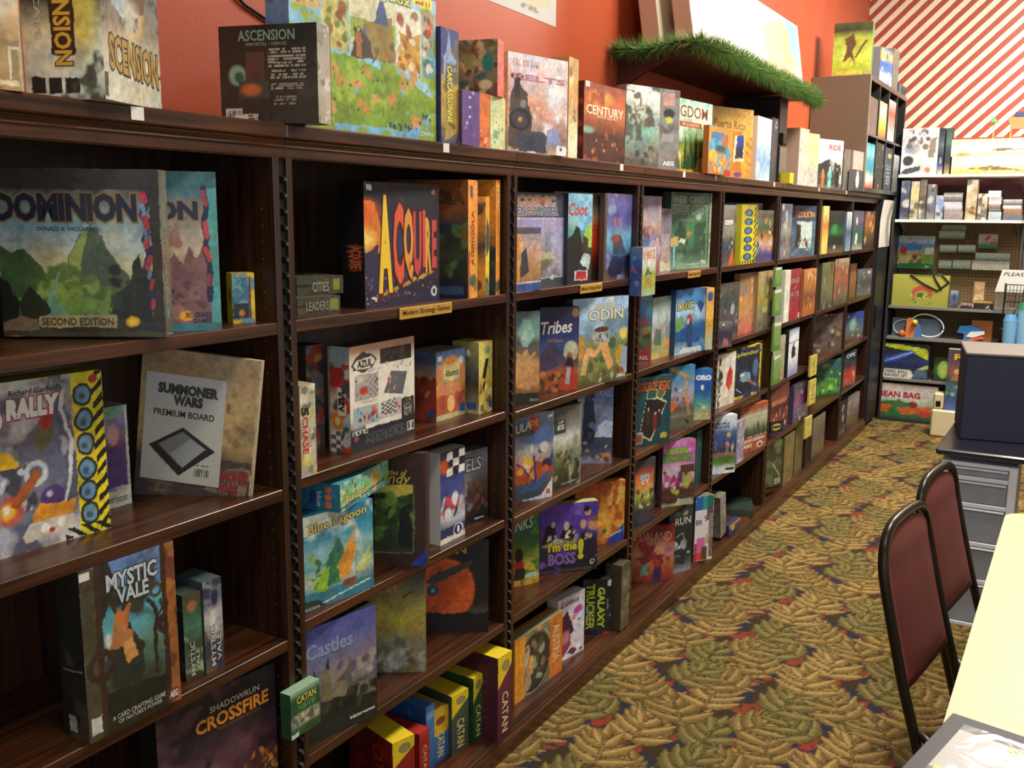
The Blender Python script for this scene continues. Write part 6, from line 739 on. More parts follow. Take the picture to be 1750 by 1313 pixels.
dict(k='e13',lab='pink swirling laboratory box with lime green bubbling title, fourth shelf of the fourth section',grp='board games on the fourth shelf of the fourth bookcase section',loc=(-.043,3.7643,.431),phi=.9373,W=.1618,H=.287,T=.045,f=[('g','a8a890 5a3c2c 4a3428 8a4c50 b8b0b8 c8c0d0 c880c0 c060b0 c858b0 c078b8'),('e',.5,.93,.35,.1,'d888d0',.3),('e',.45,.85,.6,.05,'e0a0d8',.4),('b',[(.2,.3),(.35,.5),(.5,.3)],'a0307c'),('b',[(.45,.3),(.5,.52),(.65,.5),(.6,.3)],'703080'),('e',.75,.4,.15,.16,'a8b060',.2),('x',24,.04,'c03c80 a8c848 d89858 5a3020 e0c8e0',0,.2,1,.58),('r',.0,.05,.5,.12,'483424'),('b',[(.4,.0),(.5,.1),(.9,.1),(.95,0)],'b0b8a0'),('r',.55,.5,1,.62,'5c4030')],t=[('POTION', 0.12, 0.79, 0.75, 0.89, '98d838', {'out': '28481c', 'bold': 0.03}), ('EXPLOSION', 0.0, 0.68, 0.88, 0.78, '60c038', {'out': '28481c', 'bold': 0.03})],e='785868',tc='785868'),
dict(k='e14',lab='dark teal framed box edge behind the pink laboratory box, fourth shelf of the fourth section',grp='board games on the fourth shelf of the fourth bookcase section',loc=(-.035,4.1576,.431),phi=1.5708,W=.0705,H=.2583,T=.05,f=[('g','28504c 2c5854 2c5450'),('x',3,.05,'506c60')],e='28504c',tc='28504c'),
dict(k='e15',lab='red-brown box with two children walking hand in hand, thin-line title, fourth section',grp='board games on the floor shelf of the fourth bookcase section',loc=(-.154,3.7314,.088),phi=.7371,W=.1896,H=.2484,T=.037,f=[('g','8a3c28 a05030 b86040 c88060 d09070 b86450 a03c38 8a2830 84242c'),('e',.5,.6,.5,.2,'d8a080',.8),('f',.3,.08,.45,'60b098','8a5838','5a2c18'),('f',.62,.06,.5,'7a2430','d89050','d88838'),('b',[(.5,.0),(.52,.22),(.7,.22),(.72,0)],'3c2858'),('b',[(.2,.0),(.22,.1),(.4,.1),(.42,0)],'b03038'),('l',[(.42,.5),(.5,.62)],.02,'6a2828'),('n','a03838',5,.6),('e',.85,.55,.12,.1,'b07888',.3)],t=[('UALAND', 0.16, 0.72, 0.92, 0.88, 'd8b0a0', {'bold': -0.005})],e='7c242a',tc='7c242a'),
dict(k='e16',lab='charcoal box with white capitals and a grey hooded runner, floor shelf of the fourth section',grp='board games on the floor shelf of the fourth bookcase section',loc=(-.05,3.885,.088),phi=1.1385,W=.1429,H=.3006,T=.042,f=[('g','a0a8b8 5c6468 34383c 20242a 24282c 282c30 303434 484c4c 30302c'),('b',[(.3,.15),(.4,.6),(.6,.7),(.8,.3),(.7,.1)],'2c3034'),('e',.65,.42,.16,.09,'a8acb0',.3),('e',.3,.4,.1,.06,'98a0a0',.3),('l',[(.3,.55),(.6,.6),(.75,.4)],.01,'8a9494'),('x',8,.03,'d0d4d8 707880',.2,.2,.9,.5),('e',.35,.9,.12,.035,'788098',.3),('e',.7,.9,.12,.035,'9c9c78',.3)],t=[('RUN', 0.25, 0.73, 0.92, 0.84, 'e0e0d8', {'bold': 0.01})],e='24282a',tc='24282a'),
dict(k='e17',lab='white box of multicoloured square pixel blocks, floor shelf of the fourth section',grp='board games on the floor shelf of the fourth bookcase section',loc=(-.0104,4.1069,.088),phi=.9926,W=.1035,H=.3086,T=.05,f=[('g','e8e8f0 e8e8f0'),('r',0,.78,.4,1,'2468b8'),('r',.4,.78,.62,1,'38a0a0'),('r',.62,.85,1,1,'287868'),('r',.62,.62,1,.85,'58585c'),('r',.75,.35,1,.72,'8a8888'),('r',.62,.25,.85,.4,'b8a890'),('r',.8,.05,1,.35,'807060'),('r',.0,.0,.25,.18,'c83058'),('r',.15,.12,.6,.36,'e070b0'),('r',.0,.0,.12,.28,'c02860'),('r',.12,.0,.5,.12,'e84828'),('r',.4,.0,.7,.22,'5c5030')],t=[('BR', 0.05, 0.56, 0.4, 0.64, '404048', {}), ('9', 0.5, 0.6, 0.7, 0.7, 'b84050', {})],e='706858',tc='706858',warp=.12),
dict(k='e18',lab='thin mottled box leaning to the left, floor shelf of the fifth section',grp='board games on the floor shelf of the fifth bookcase section',loc=(.0,4.4582,.1),phi=1.5708,W=.081,H=.215,T=.136,f=[('g','8a7868 7a7868 888060 8c84a0'),('x',14,.05,'586038 a8a088 9080a8')],s=[('g','8a7c88 6a6450')],e='787058',tc='787058',tilt=-9),
dict(k='f1',lab='greyish monster box with small white rounded letters, top shelf of the fifth section',grp='board games on the top shelf of the fifth bookcase section',loc=(-.03,4.3756,1.43),phi=1.5708,W=.1911,H=.2777,T=.03,f=[('g','6a5048 5a4a50 384868 48505c 788470 98988c 70706c 8a8484 908c90'),('x',14,.06,'485c78 b0b098 303830',0,.1,1,.6),('p',[(.5,.0),(.8,.3),(1,.0)],'d86838')],t=[('ons', 0.08, 0.66, 0.75, 0.76, 'e8e8e4', {'out': '28282c', 'bold': 0.06})],e='605c5c',tc='605c5c',wrap=1),
dict(k='f2',lab='yellow strip of six blue gears with black hazard edge, top shelf of the fifth section',grp='board games on the top shelf of the fifth bookcase section',loc=(-.005,4.5664,1.43),phi=1.5496,W=.2359,H=.2823,T=.03,f=[('g','c8c020 d8d028 d0c424 a89828'),('s',.8,0,1,1,10,-.7,'1c1a14'),('r',0,0,.06,1,'c0b020'),('s',.0,.0,1,.06,10,.7,'1c1a14'),('e',.45,.86,.27,.062,'2a2c24',.05),('e',.45,.86,.2,.048,'5078a8',.2),('e',.45,.71,.27,.062,'2a2c24',.05),('e',.45,.71,.2,.048,'5078a8',.2),('e',.45,.56,.27,.062,'2a2c24',.05),('e',.45,.56,.2,.048,'5078a8',.2),('e',.45,.41,.27,.062,'2a2c24',.05),('e',.45,.41,.2,.048,'5078a8',.2),('e',.45,.27,.27,.062,'2a2c24',.05),('e',.45,.27,.2,.048,'5078a8',.2),('e',.45,.12,.27,.062,'2a2c24',.05),('e',.45,.12,.2,.048,'5078a8',.2)],e='b8b024',tc='b8b024'),
dict(k='f3',lab='colourful fantasy box with orange plume and violet foot, right of the gears, fifth section',grp='board games on the top shelf of the fifth bookcase section',loc=(-.025,4.8596,1.43),phi=1.5363,W=.2896,H=.2579,T=.05,f=[('g','504878 4a3c7c 806888 c8b8a8 c08850 7a6c3c 485c3c 5c7458 684c40 58705c'),('x',16,.07,'d88838 483820 50a090 e0c8a0 3c3068',0,.1,1,.9)],t=[('¶¶', 0.3, 0.2, 0.8, 0.35, 'c89890', {})],e='585048',tc='585048'),
dict(k='f4',lab='tall dark teal box with pink label at its upper right, fifth section',grp='board games on the top shelf of the fifth bookcase section',loc=(-.185,4.857,1.43),phi=1.1956,W=.3,H=.295,T=.05,f=[('g','28383c 305450 2c4c4c'),('r',.6,.78,1,1,'b09090'),('x',10,.05,'48888c 283038')],e='304844',tc='304844'),
dict(k='f5',lab='clear hanging blister pack with navy card at the fourth upright',grp='games in and on the black cube shelf',loc=(-.0101,4.2785,1.0574),phi=1.2305,W=.12,H=.1192,T=.03,f=[('g','5c5868 34344c 28283c 2c2c40 585860 787870'),('b',[(.4,.05),(.5,.4),(.8,.3),(.8,.05)],'a85c58'),('e',.45,.9,.1,.06,'d8c8a0',.2)],e='58585c',tc='58585c',wrap=1),
dict(k='f6',lab='dark grey armour box with grid screen, beside a tan one, fifth section',grp='board games on the second shelf of the fifth bookcase section',loc=(-.0426,4.3938,1.075),phi=1.5621,W=.3,H=.2696,T=.03,f=[('g','4c4848 504a4c 58504c 3c4440 484c48 646054'),('x',14,.05,'30302c 8a8884 a8906c'),('e',.7,.5,.12,.1,'b0b0a8',.2)],e='3c3c38',tc='3c3c38',wrap=1),
dict(k='f7',lab='orange-tan box with rose foot, middle of its shelf, second shelf of the fifth section',grp='board games on the second shelf of the fifth bookcase section',loc=(-.0379,4.6938,1.075),phi=1.5446,W=.2343,H=.3028,T=.03,f=[('g','c85c58 c87c5c b88858 c08c50 a87848 98744c 98785c'),('x',14,.05,'d8b888 8a6040 c87868'),('r',.1,.66,.5,.8,'807870')],e='a87848',tc='a87848'),
dict(k='f8',lab='olive and gold box with faded grey foot, second shelf of the fifth section',grp='board games on the second shelf of the fifth bookcase section',loc=(-.015,4.9272,1.075),phi=1.5265,W=.226,H=.3029,T=.03,f=[('g','6a6450 787060 908858 a89848 a8a058 a8986c b89868'),('x',14,.07,'c8c078 a87c40 706c58')],e='8a7850',tc='8a7850'),
dict(k='f9',lab='cream box with red hexagon and floral black edge, third shelf of the fifth section',grp='board games on the third shelf of the fifth bookcase section',loc=(-.0447,4.4288,.748),phi=1.4645,W=.2086,H=.2572,T=.03,f=[('g','d8d0bc dcd4c4 dcd8c8'),('p',[(.5,.4),(.66,.25),(.85,.4),(.85,.62),(.7,.75),(.55,.62)],'c83830'),('x',22,.06,'38382c 7a7c60 202018',.0,.05,.28,.75),('e',.2,.6,.12,.09,'30302c',.15),('r',.1,.78,.2,.92,'383830')],e='a8a490',tc='a8a490'),
dict(k='f10',lab='navy gem merchant box in rounded yellow border, third shelf of the fifth section',grp='board games on the third shelf of the fifth bookcase section',loc=(-.0434,4.6838,.748),phi=1.4137,W=.3,H=.2594,T=.045,f=[('g','d0b82c d8c434 d0bc30'),('b',[(.02,.08),(.0,.92),(.1,.96),(.86,.97),(.95,.88),(.95,.12),(.88,.05),(.1,.04)],'1c2434'),('n','28385c',4,.55,.12),('e',.8,.55,.14,.22,'506c98',.5),('b',[(.2,.35),(.35,.5),(.6,.48),(.65,.3),(.4,.3)],'78a0b0'),('e',.3,.45,.1,.05,'c8d8d8',.5),('l',[(.5,.35),(.85,.18)],.02,'a86c48'),('l',[(.1,.2),(.3,.1)],.01,'b0b8b0')],t=[('Splendor', -0.0, 0.8, 0.9, 0.91, 'd8c838', {})],e='c8b028',tc='c8b028'),
dict(k='f10b',lab='plain yellow box side behind the gem merchant box, third shelf of the fifth section',grp='board games on the third shelf of the fifth bookcase section',loc=(-.045,5.0473,.748),phi=1.5233,W=.1054,H=.2578,T=.04,f=[('g','a88c48 b8a038 c8b430')],e='b09c34',tc='b09c34'),
dict(k='f11',lab='white box with starry village painting, white foot and thin title, fifth section',grp='board games on the fourth shelf of the fifth bookcase section',loc=(-.0432,4.3902,.431),phi=.9529,W=.1421,H=.287,T=.045,f=[('g','dce8f0 e0e8f0 5c8838 4c7030 a88078 7888a0 485c98 3c5c98 5878a8 c8d4e8 d8e4f0 dce4f0'),('x',8,.05,'c06050 d8b8a8 506840',0,.3,1,.5),('t',10,.42,.2,'2c3c60'),('e',.68,.66,.09,.05,'d8d060',.4),('r',.6,.05,.95,.09,'202830')],t=[('Suburbia', -0.0, 0.78, 0.7, 0.93, '28304c', {})],e='c8d0d8',tc='c8d0d8'),
dict(k='f12',lab='clear plastic sleeve of dice beside the village painting box, fourth shelf of the fifth section',grp='board games on the fourth shelf of the fifth bookcase section',loc=(-.0,4.6514,.431),phi=1.5708,W=.115,H=.215,T=.02,f=[('g','a8a8c8 9090b0 b0a8c0 8888a0'),('x',16,.07,'6870a8 d8d8e8 a06078')],e='a0a0b8',tc='a0a0b8',wrap=1),
dict(k='f13',lab='rust-brown red-planet box with misty forest panel, fourth shelf of the fifth section',grp='board games on the fourth shelf of the fifth bookcase section',loc=(-.0472,4.8451,.431),phi=1.3788,W=.3,H=.25,T=.045,f=[('g','a04c34 a85438 a8583c 343828 606850 90987c b0b498 a8a890 a85838 a04c30'),('r',0,.3,1,.325,'d0b8a0'),('r',0,.76,1,.785,'d0b8a0'),('r',0,.0,1,.02,'d0b8a0'),('t',16,.36,.2,'3c442c'),('p',[(.55,.32),(.66,.66),(.72,.32)],'40483c'),('r',0,0,1,.3,'a05038'),('e',.75,.1,.12,.07,'e0d0c8',.1),('p',[(.66,.06),(.75,.14),(.84,.06)],'28202c')],t=[('TERRAFORMING', -0.0, 0.2, 0.92, 0.27, 'e8d8c8', {'bold': 0.03}), ('MARS', 0.0, 0.09, 0.45, 0.17, 'e8d8c8', {'bold': 0.04})],e='b8704c',tc='b8704c'),
dict(k='f14',lab='tan carton lying on the red-planet box, fourth shelf of the fifth section',grp='board games on the fourth shelf of the fifth bookcase section',loc=(-.0481,4.8504,.6815),phi=1.5272,W=.3,H=.0365,T=.1,f=[('g','b8966c c8a880'),('o',.6,.2,.6,.06,'8a6440')],e='b89468',tc='c0a078'),
dict(k='f15',lab='dark green box lying flat on the floor shelf, floor shelf of the fifth section',grp='board games on the floor shelf of the fifth bookcase section',loc=(-.1155,4.8772,.088),phi=.3578,W=.15,H=.035,T=.24,f=[('g','2c3c34 3c4c40')],e='2c3c34',tc='2c3c34',wrap=1),
dict(k='f16',lab='tiny navy card box with yellow moon, before the flat green one, fifth section',grp='board games on the floor shelf of the fifth bookcase section',loc=(.015,4.5404,.088),phi=1.5708,W=.1774,H=.055,T=.03,f=[('g','1c2858 24306c 802838 c8b040'),('e',.35,.55,.15,.2,'d8c848',.2)],e='202c5c',tc='202c5c'),
dict(k='g1',lab='grey-white crowd box left of the orange-titled one, top shelf of the sixth section',grp='board games on the top shelf of the sixth bookcase section',loc=(-.01,5.2772,1.43),phi=1.5708,W=.2141,H=.2954,T=.05,f=[('g','78746c 90908c 6a6878 a0a498 788088 485470 40486c'),('x',16,.07,'c8ccc4 484c5c a89080')],e='606468',tc='606468',wrap=1),
dict(k='g2',lab='slate-blue box with orange capital title and glowing framed scene, top shelf of the sixth section',grp='board games on the top shelf of the sixth bookcase section',loc=(-.0799,5.7671,1.43),phi=1.3526,W=.3,H=.2922,T=.05,f=[('g','4c6468 50707c 405c78 384c6c 384868'),('r',.2,.15,.85,.68,'c8d8d0'),('b',[(.15,.1),(.2,.65),(.38,.6),(.35,.1)],'3a3430'),('x',20,.05,'a87858 584038 e0d8c0 6898a0',.2,.1,.85,.4),('n','5c7890',4,.6)],t=[("TZOLK'IN", 0.1, 0.76, 0.92, 0.89, 'e8a838', {'bold': 0.02})],e='38485c',tc='38485c',wrap=1),
dict(k='g3',lab='thin cream box on end beside red box, second shelf of the sixth section',grp='board games on the second shelf of the sixth bookcase section',loc=(.0,5.3834,1.075),phi=1.6098,W=.1283,H=.2892,T=.2,f=[('g','dcdccc e4e0d0')],e='d0ccbc',tc='d0ccbc'),
dict(k='g4',lab='crimson box with three lines of thin pale letters, second shelf of the sixth section',grp='board games on the second shelf of the sixth bookcase section',loc=(-.0172,5.5205,1.075),phi=1.5533,W=.2552,H=.2871,T=.03,f=[('g','a82830 983038 883038 8c3038 90383c'),('n','a83c40',7,.6)],t=[('HAND', 0.1, 0.72, 0.9, 0.82, 'b89088', {}), ('of', 0.4, 0.6, 0.6, 0.66, 'b89088', {}), ('FATE', 0.05, 0.45, 0.9, 0.55, 'b08880', {})],e='782428',tc='782428'),
dict(k='g5',lab='orange box with pale sun above brown figures, second shelf of the sixth section',grp='board games on the second shelf of the sixth bookcase section',loc=(.005,5.7764,1.075),phi=1.5708,W=.2981,H=.2754,T=.03,f=[('g','a85c30 a86838 784828 a86838 b87c44 c88850'),('e',.5,.86,.28,.1,'d89868',.2),('x',14,.07,'5c3820 d09858')],e='9a5c30',tc='9a5c30'),
dict(k='g6',lab='faded beige box with sage drawing, behind the hanging packs, third shelf of the sixth section',grp='board games on the third shelf of the sixth bookcase section',loc=(-.015,5.2689,.748),phi=1.5708,W=.2498,H=.2492,T=.05,f=[('g','a8805c a09874 98a080 a8a484 b0a890'),('x',10,.07,'788460 c8b898')],e='a09878',tc='a09878'),
dict(k='g7',lab='white box on end with black bat silhouette, third shelf of the sixth section',grp='board games on the third shelf of the sixth bookcase section',loc=(.0,5.5375,.748),phi=1.5837,W=.2318,H=.2722,T=.08,f=[('g','8890b8 a8b4d0 dce0e8 e8ecf4 e8ecf4 e0e4f0 8a9098'),('b',[(.3,.4),(.35,.62),(.5,.68),(.65,.6),(.7,.4),(.5,.36)],'1c1c20'),('e',.5,.68,.08,.03,'1c1c20',.2),('r',0,.72,1,.73,'303438')],s=[('g','101014 141418')],e='14141a',tc='14141a'),
dict(k='g8',lab='dark red-brown box with fiery hero figures, fourth shelf of the sixth section',grp='board games on the fourth shelf of the sixth bookcase section',loc=(-.0209,5.3055,.431),phi=1.501,W=.3,H=.287,T=.055,f=[('g','3c3050 4a2c3c 5c2c28 8a4030 5c2820 3c201c 7a4438 6a3428 603028'),('x',16,.06,'c86840 d8b8a8 2c2c5c e09060',.1,.15,.9,.5),('r',.05,.62,.9,.72,'a86c50')],e='5c2c24',tc='5c2c24'),
dict(k='g9',lab='violet and magenta wrapped box, right of the red-brown one, fourth shelf of the sixth section',grp='board games on the fourth shelf of the sixth bookcase section',loc=(-.0107,5.7642,.431),phi=1.5184,W=.3,H=.2344,T=.05,f=[('g','504850 40407c 5c3c70 782c78 6c2868 50505c 585850'),('x',14,.07,'a02c90 8a8890 303058 c8c8d0')],e='48405c',tc='48405c',wrap=1),
dict(k='g10',lab='black sleeve with oval yellow badge at the fifth upright',grp='games in and on the black cube shelf',loc=(-.0103,5.2842,.4651),phi=1.1956,W=.11,H=.0667,T=.012,f=[('g','181818 201c1c'),('e',.5,.5,.4,.3,'c8b868',.1),('r',.15,.42,.85,.58,'3c3420')],e='1c1a18',tc='1c1a18'),
dict(k='g11',lab='clear hanging pack with green toy and barcode label, low at the fifth upright',grp='games in and on the black cube shelf',loc=(-.0276,5.3101,.1439),phi=1.2479,W=.15,H=.264,T=.015,f=[('g','28281f 34402c 3c4c30 303828 28302c 303430'),('n','586c48',6,.55),('r',.55,.03,.95,.15,'a8a89c'),('s',.6,.05,.9,.13,1.5,60,'303030'),('l',[(.4,.5),(.9,.2)],.012,'b0a890')],e='38382c',tc='38382c',wrap=1),
dict(k='g12',lab='tan wrapped box with vertical lettering, floor shelf, floor shelf of the sixth section',grp='board games on the floor shelf of the sixth bookcase section',loc=(-.0,5.5747,.088),phi=1.5708,W=.2223,H=.302,T=.06,f=[('g','5c5038 6c5c3c 7a6844 706444'),('n','8a7c58',5,.6)],e='5c5038',tc='5c5038',wrap=1),
dict(k='g13',lab='olive-grey wrapped box beside the tan one, floor shelf of the sixth section',grp='board games on the floor shelf of the sixth bookcase section',loc=(-.01,5.8626,.088),phi=1.5708,W=.1972,H=.313,T=.05,f=[('g','4c4434 605840 706850 585038')],e='4c4434',tc='4c4434',wrap=1),
dict(k='h0',lab='green hanging card pack on the fifth upright clip strip, topmost',grp='hanging card packs',loc=(.03,5.0688,1.2943),phi=1.5235,W=.1058,H=.0999,T=.012,f=[('g','5c8438 6c9448 88a068'),('r',.2,.2,.8,.8,'7c9c58'),('r',0,.88,1,1,'d8dccc')],e='6a8c48',tc='6a8c48'),
dict(k='h1',lab='green hanging card pack on the fifth upright clip strip, second from the top',grp='hanging card packs',loc=(.03,5.0813,1.1405),phi=1.5266,W=.1133,H=.1378,T=.012,f=[('g','5c8438 6c9448 88a068'),('r',.2,.2,.8,.8,'7c9c58'),('r',0,.88,1,1,'d8dccc')],e='6a8c48',tc='6a8c48'),
dict(k='h2',lab='green hanging card pack on the fifth upright clip strip, third down',grp='hanging card packs',loc=(.03,5.1053,.9489),phi=1.5279,W=.1167,H=.1525,T=.012,f=[('g','5c8438 6c9448 88a068'),('r',.2,.2,.8,.8,'7c9c58'),('r',0,.88,1,1,'d8dccc')],e='6a8c48',tc='6a8c48'),
dict(k='h3',lab='green hanging card pack on the fifth upright clip strip, lowest',grp='hanging card packs',loc=(.03,5.1274,.7663),phi=1.5291,W=.1201,H=.1549,T=.012,f=[('g','5c8438 6c9448 88a068'),('r',.2,.2,.8,.8,'7c9c58'),('r',0,.88,1,1,'d8dccc')],e='6a8c48',tc='6a8c48'),
dict(k='h5',lab='yellow hanging card pack on the sixth upright, top one',grp='hanging card packs',loc=(.03,5.9554,.6954),phi=1.5353,W=.141,H=.1259,T=.012,f=[('g','c8b050 d8c868 c0b458'),('w',.25,.15,.75,.8,5,'8a7838')],e='c8b454',tc='c8b454'),
dict(k='h6',lab='yellow hanging card pack on the sixth upright, middle one',grp='hanging card packs',loc=(.03,5.9707,.5151),phi=1.5355,W=.1416,H=.1528,T=.012,f=[('g','c8b050 d8c868 c0b458'),('w',.25,.15,.75,.8,5,'8a7838')],e='c8b454',tc='c8b454'),
dict(k='h7',lab='yellow hanging card pack on the sixth upright, bottom one',grp='hanging card packs',loc=(.03,5.9258,.3143),phi=1.535,W=.1396,H=.1281,T=.012,f=[('g','c8b050 d8c868 c0b458'),('w',.25,.15,.75,.8,5,'8a7838')],e='c8b454',tc='c8b454'),
dict(k='i1',lab='pale yellow box on end with orange swirl, top shelf of the seventh section',grp='board games on the top shelf of the seventh bookcase section',loc=(-.0013,6.1799,1.43),phi=1.5621,W=.15,H=.2941,T=.2,f=[('g','e0c060 e8c868 e8a848 d87038 e0c878 e8d890')],e='d8b860',tc='d8b860'),
dict(k='i2',lab='dark green moody box with a glowing emerald centre, top shelf of the seventh section',grp='board games on the top shelf of the seventh bookcase section',loc=(-.044,6.5318,1.43),phi=1.4573,W=.2902,H=.2687,T=.042,f=[('g','6c6038 242c20 1c241c 286038 243420 242820 30302c'),('e',.4,.55,.25,.15,'389048',.5),('e',.45,.12,.1,.06,'b0b0b0',.3)],e='24281f',tc='24281f'),
dict(k='i3',lab='slim pale blue mountain box, top shelf of the seventh section',grp='board games on the top shelf of the seventh bookcase section',loc=(.005,6.8248,1.43),phi=1.5708,W=.1663,H=.2634,T=.042,f=[('g','8898a8 6880a0 485c70 a8b8c0 c0ccd0')],e='607080',tc='607080'),
dict(k='i4',lab='olive box with silvery panels, second shelf of the seventh section',grp='board games on the second shelf of the seventh bookcase section',loc=(-.0152,6.304,1.075),phi=1.5533,W=.3,H=.2956,T=.05,f=[('g','4a4838 5c5c40 70704c 68684c 7a7850'),('x',8,.08,'98989c 48483c')],e='505038',tc='505038',wrap=1),
dict(k='i5',lab='faded tan-red wrapped box with beige top band, second shelf of the seventh section',grp='board games on the second shelf of the seventh bookcase section',loc=(-.0188,6.6761,1.075),phi=1.4748,W=.3,H=.3084,T=.05,f=[('g','4c4c38 786048 8a5c44 985c48 a06850 b0a080'),('x',12,.08,'a84c38 605c48 b89880')],e='685848',tc='685848',wrap=1),
dict(k='i6',lab='earth-brown box crowded with horned beasts, third shelf of the seventh section',grp='board games on the third shelf of the seventh bookcase section',loc=(-.1365,6.6898,.748),phi=1.117,W=.3,H=.2562,T=.05,f=[('g','584838 605048 5c4c48 584c44 685c50 4c4038 3c342c'),('x',26,.07,'88786c 403048 a89ca0 3a3028 7a6850')],e='4c4038',tc='4c4038',wrap=1),
dict(k='i7',lab='jungle-green box with teal corners, fourth shelf of the seventh section',grp='board games on the fourth shelf of the seventh bookcase section',loc=(-.1098,6.6934,.431),phi=1.1781,W=.3,H=.2577,T=.04,f=[('g','1c3820 4c8838 508840 2c5c38 2c6850 28585c 30605c'),('x',26,.06,'70a848 1c4024 90c058 285c5c',0,.1,1,.7),('e',.4,.85,.2,.08,'788c88',.4)],e='204c40',tc='204c40'),
dict(k='i8',lab='grey-brown wrapped box, floor shelf, beside yellow pack, floor shelf of the seventh section',grp='board games on the floor shelf of the seventh bookcase section',loc=(-.0205,6.3389,.088),phi=1.5359,W=.3,H=.2754,T=.06,f=[('g','504838 5c5440 58505c 68604c 807c70')],e='4c4838',tc='4c4838',wrap=1),
dict(k='j1',lab='dark box with teal wave and white racer, top shelf of the eighth section',grp='board games on the top shelf of the eighth bookcase section',loc=(-.0231,7.1763,1.43),phi=1.5272,W=.3,H=.2739,T=.05,f=[('g','a8a898 50605c 2c5c4c 38605c 584c60 6c6078 504c54'),('x',8,.1,'d8d8d0 305c50')],e='40444c',tc='40444c'),
dict(k='j2',lab='dark box with amber figures at the far right end, top shelf of the eighth section',grp='board games on the top shelf of the eighth bookcase section',loc=(-.0257,7.5987,1.43),phi=1.5184,W=.3,H=.273,T=.05,f=[('g','382c28 503c30 6a5038 a86c38 905838 60444c'),('x',8,.09,'e09848 d8c0a0 48302c')],e='40302c',tc='40302c'),
dict(k='j3',lab='red-brown wrapped box edge, second shelf of the eighth section',grp='board games on the second shelf of the eighth bookcase section',loc=(-.03,7.2251,1.075),phi=1.5708,W=.2213,H=.2523,T=.05,f=[('g','583830 783c34 8a4438 683834')],e='50382c',tc='50382c',wrap=1),
dict(k='j4',lab='slate grey box with white square sticker, second shelf of the eighth section',grp='board games on the second shelf of the eighth bookcase section',loc=(-.0495,7.5867,1.075),phi=1.405,W=.3,H=.1988,T=.05,f=[('g','60646c 50545c 404448 585c64 6c7078'),('r',.7,.8,.88,.92,'d8d8d0'),('x',6,.08,'8a9098')],e='484c50',tc='484c50',wrap=1),
dict(k='j5',lab='blue undersea box with pale coral figure, third shelf of the eighth section',grp='board games on the third shelf of the eighth bookcase section',loc=(-.09,7.4941,.748),phi=1.3352,W=.3,H=.2034,T=.05,f=[('g','6a4c3c 586058 587078 485c88 2c4890 2c4c98'),('e',.4,.55,.25,.3,'88a898',.6),('x',10,.07,'a8c8b8 a85c48 c8c898',0,.1,.8,.9)],e='2c4470',tc='2c4470'),
dict(k='j6',lab='black box with white capitals above red flame, fourth shelf of the eighth section',grp='board games on the fourth shelf of the eighth bookcase section',loc=(-.0261,7.2105,.431),phi=1.4835,W=.3,H=.2598,T=.04,f=[('g','502420 c84428 b83c24 3c2c44 20283c 1c2428'),('x',8,.08,'e8a080 c03c20',.1,.1,.9,.45)],t=[('OPS', 0.15, 0.82, 0.85, 0.94, 'd8dce0', {'bold': 0.03})],e='34403c',tc='34403c',wrap=1),
dict(k='j7',lab='black and white cow-pattern box, floor shelf end, floor shelf of the eighth section',grp='board games on the floor shelf of the eighth bookcase section',loc=(-.02,7.1506,.088),phi=1.5708,W=.1955,H=.2437,T=.05,f=[('g','5c6050 1c1c1c 38382f 1c1c1c'),('x',6,.12,'a8a898')],e='28282c',tc='28282c'),
dict(k='j8',lab='mottled silver-brown wrapped box, last on the floor shelf, floor shelf of the eighth section',grp='board games on the floor shelf of the eighth bookcase section',loc=(-.0361,7.4832,.088),phi=1.4835,W=.3,H=.2414,T=.06,f=[('g','584c3c 706450 807468 9894a0 787070'),('x',10,.08,'b0acb0 584838')],e='5c5854',tc='5c5854',wrap=1),
dict(k='k1',lab='lime green boxed board game with brown creature, dark title band',grp='games in and on the black cube shelf',loc=(-.2181,7.1067,2.608),phi=.1222,W=.25,H=.3497,T=.13,f=[('g','a89868 b8c838 c0d848 c8e058 b8d050 a8c048 3c4028 50582c'),('b',[(.25,.25),(.35,.5),(.3,.7),(.5,.8),(.6,.6),(.5,.45),(.6,.2),(.45,.35)],'6a4c2c'),('l',[(.6,.35),(.75,.55),(.85,.65)],.02,'6a5030'),('r',.1,.02,.8,.1,'d8d848')],s=[('g','58803c 68903c')],e='5c8838',tc='5c8838'),
dict(k='k2',lab='blue, yellow and white box on the cube shelf top',grp='games in and on the black cube shelf',loc=(.011,7.5588,2.608),phi=1.4573,W=.3,H=.2506,T=.06,f=[('g','d8d8d0 c8ccd0 4870b0 4468a8 c8b858 4860a8'),('x',8,.1,'e8d860 e8e8e0 3050a0')],e='888890',tc='888890'),
dict(k='k3',lab='grey narrow box on end on the cube shelf top',grp='games in and on the black cube shelf',loc=(.03,7.9715,2.608),phi=1.5708,W=.2308,H=.2966,T=.1,f=[('g','807c70 8a887c')],e='787468',tc='787468'),
dict(k='k4',lab='dark slate box at the far end of the cube shelf top',grp='games in and on the black cube shelf',loc=(.04,8.2222,2.608),phi=1.5708,W=.3,H=.0728,T=.1,f=[('g','405058 34444c 506068'),('r',0,0,.2,1,'808880')],e='38444c',tc='38444c'),
dict(k='k5',lab='cyan box with red and white foot in the lower row of the black cube shelf',grp='games in and on the black cube shelf',loc=(-.0526,7.8288,1.86),phi=1.5533,W=.15,H=.3029,T=.2,f=[('g','d83830 e0d8c8 3898a8 2c90a8 80c8d8 2c98b0')],e='50504c',tc='50504c'),
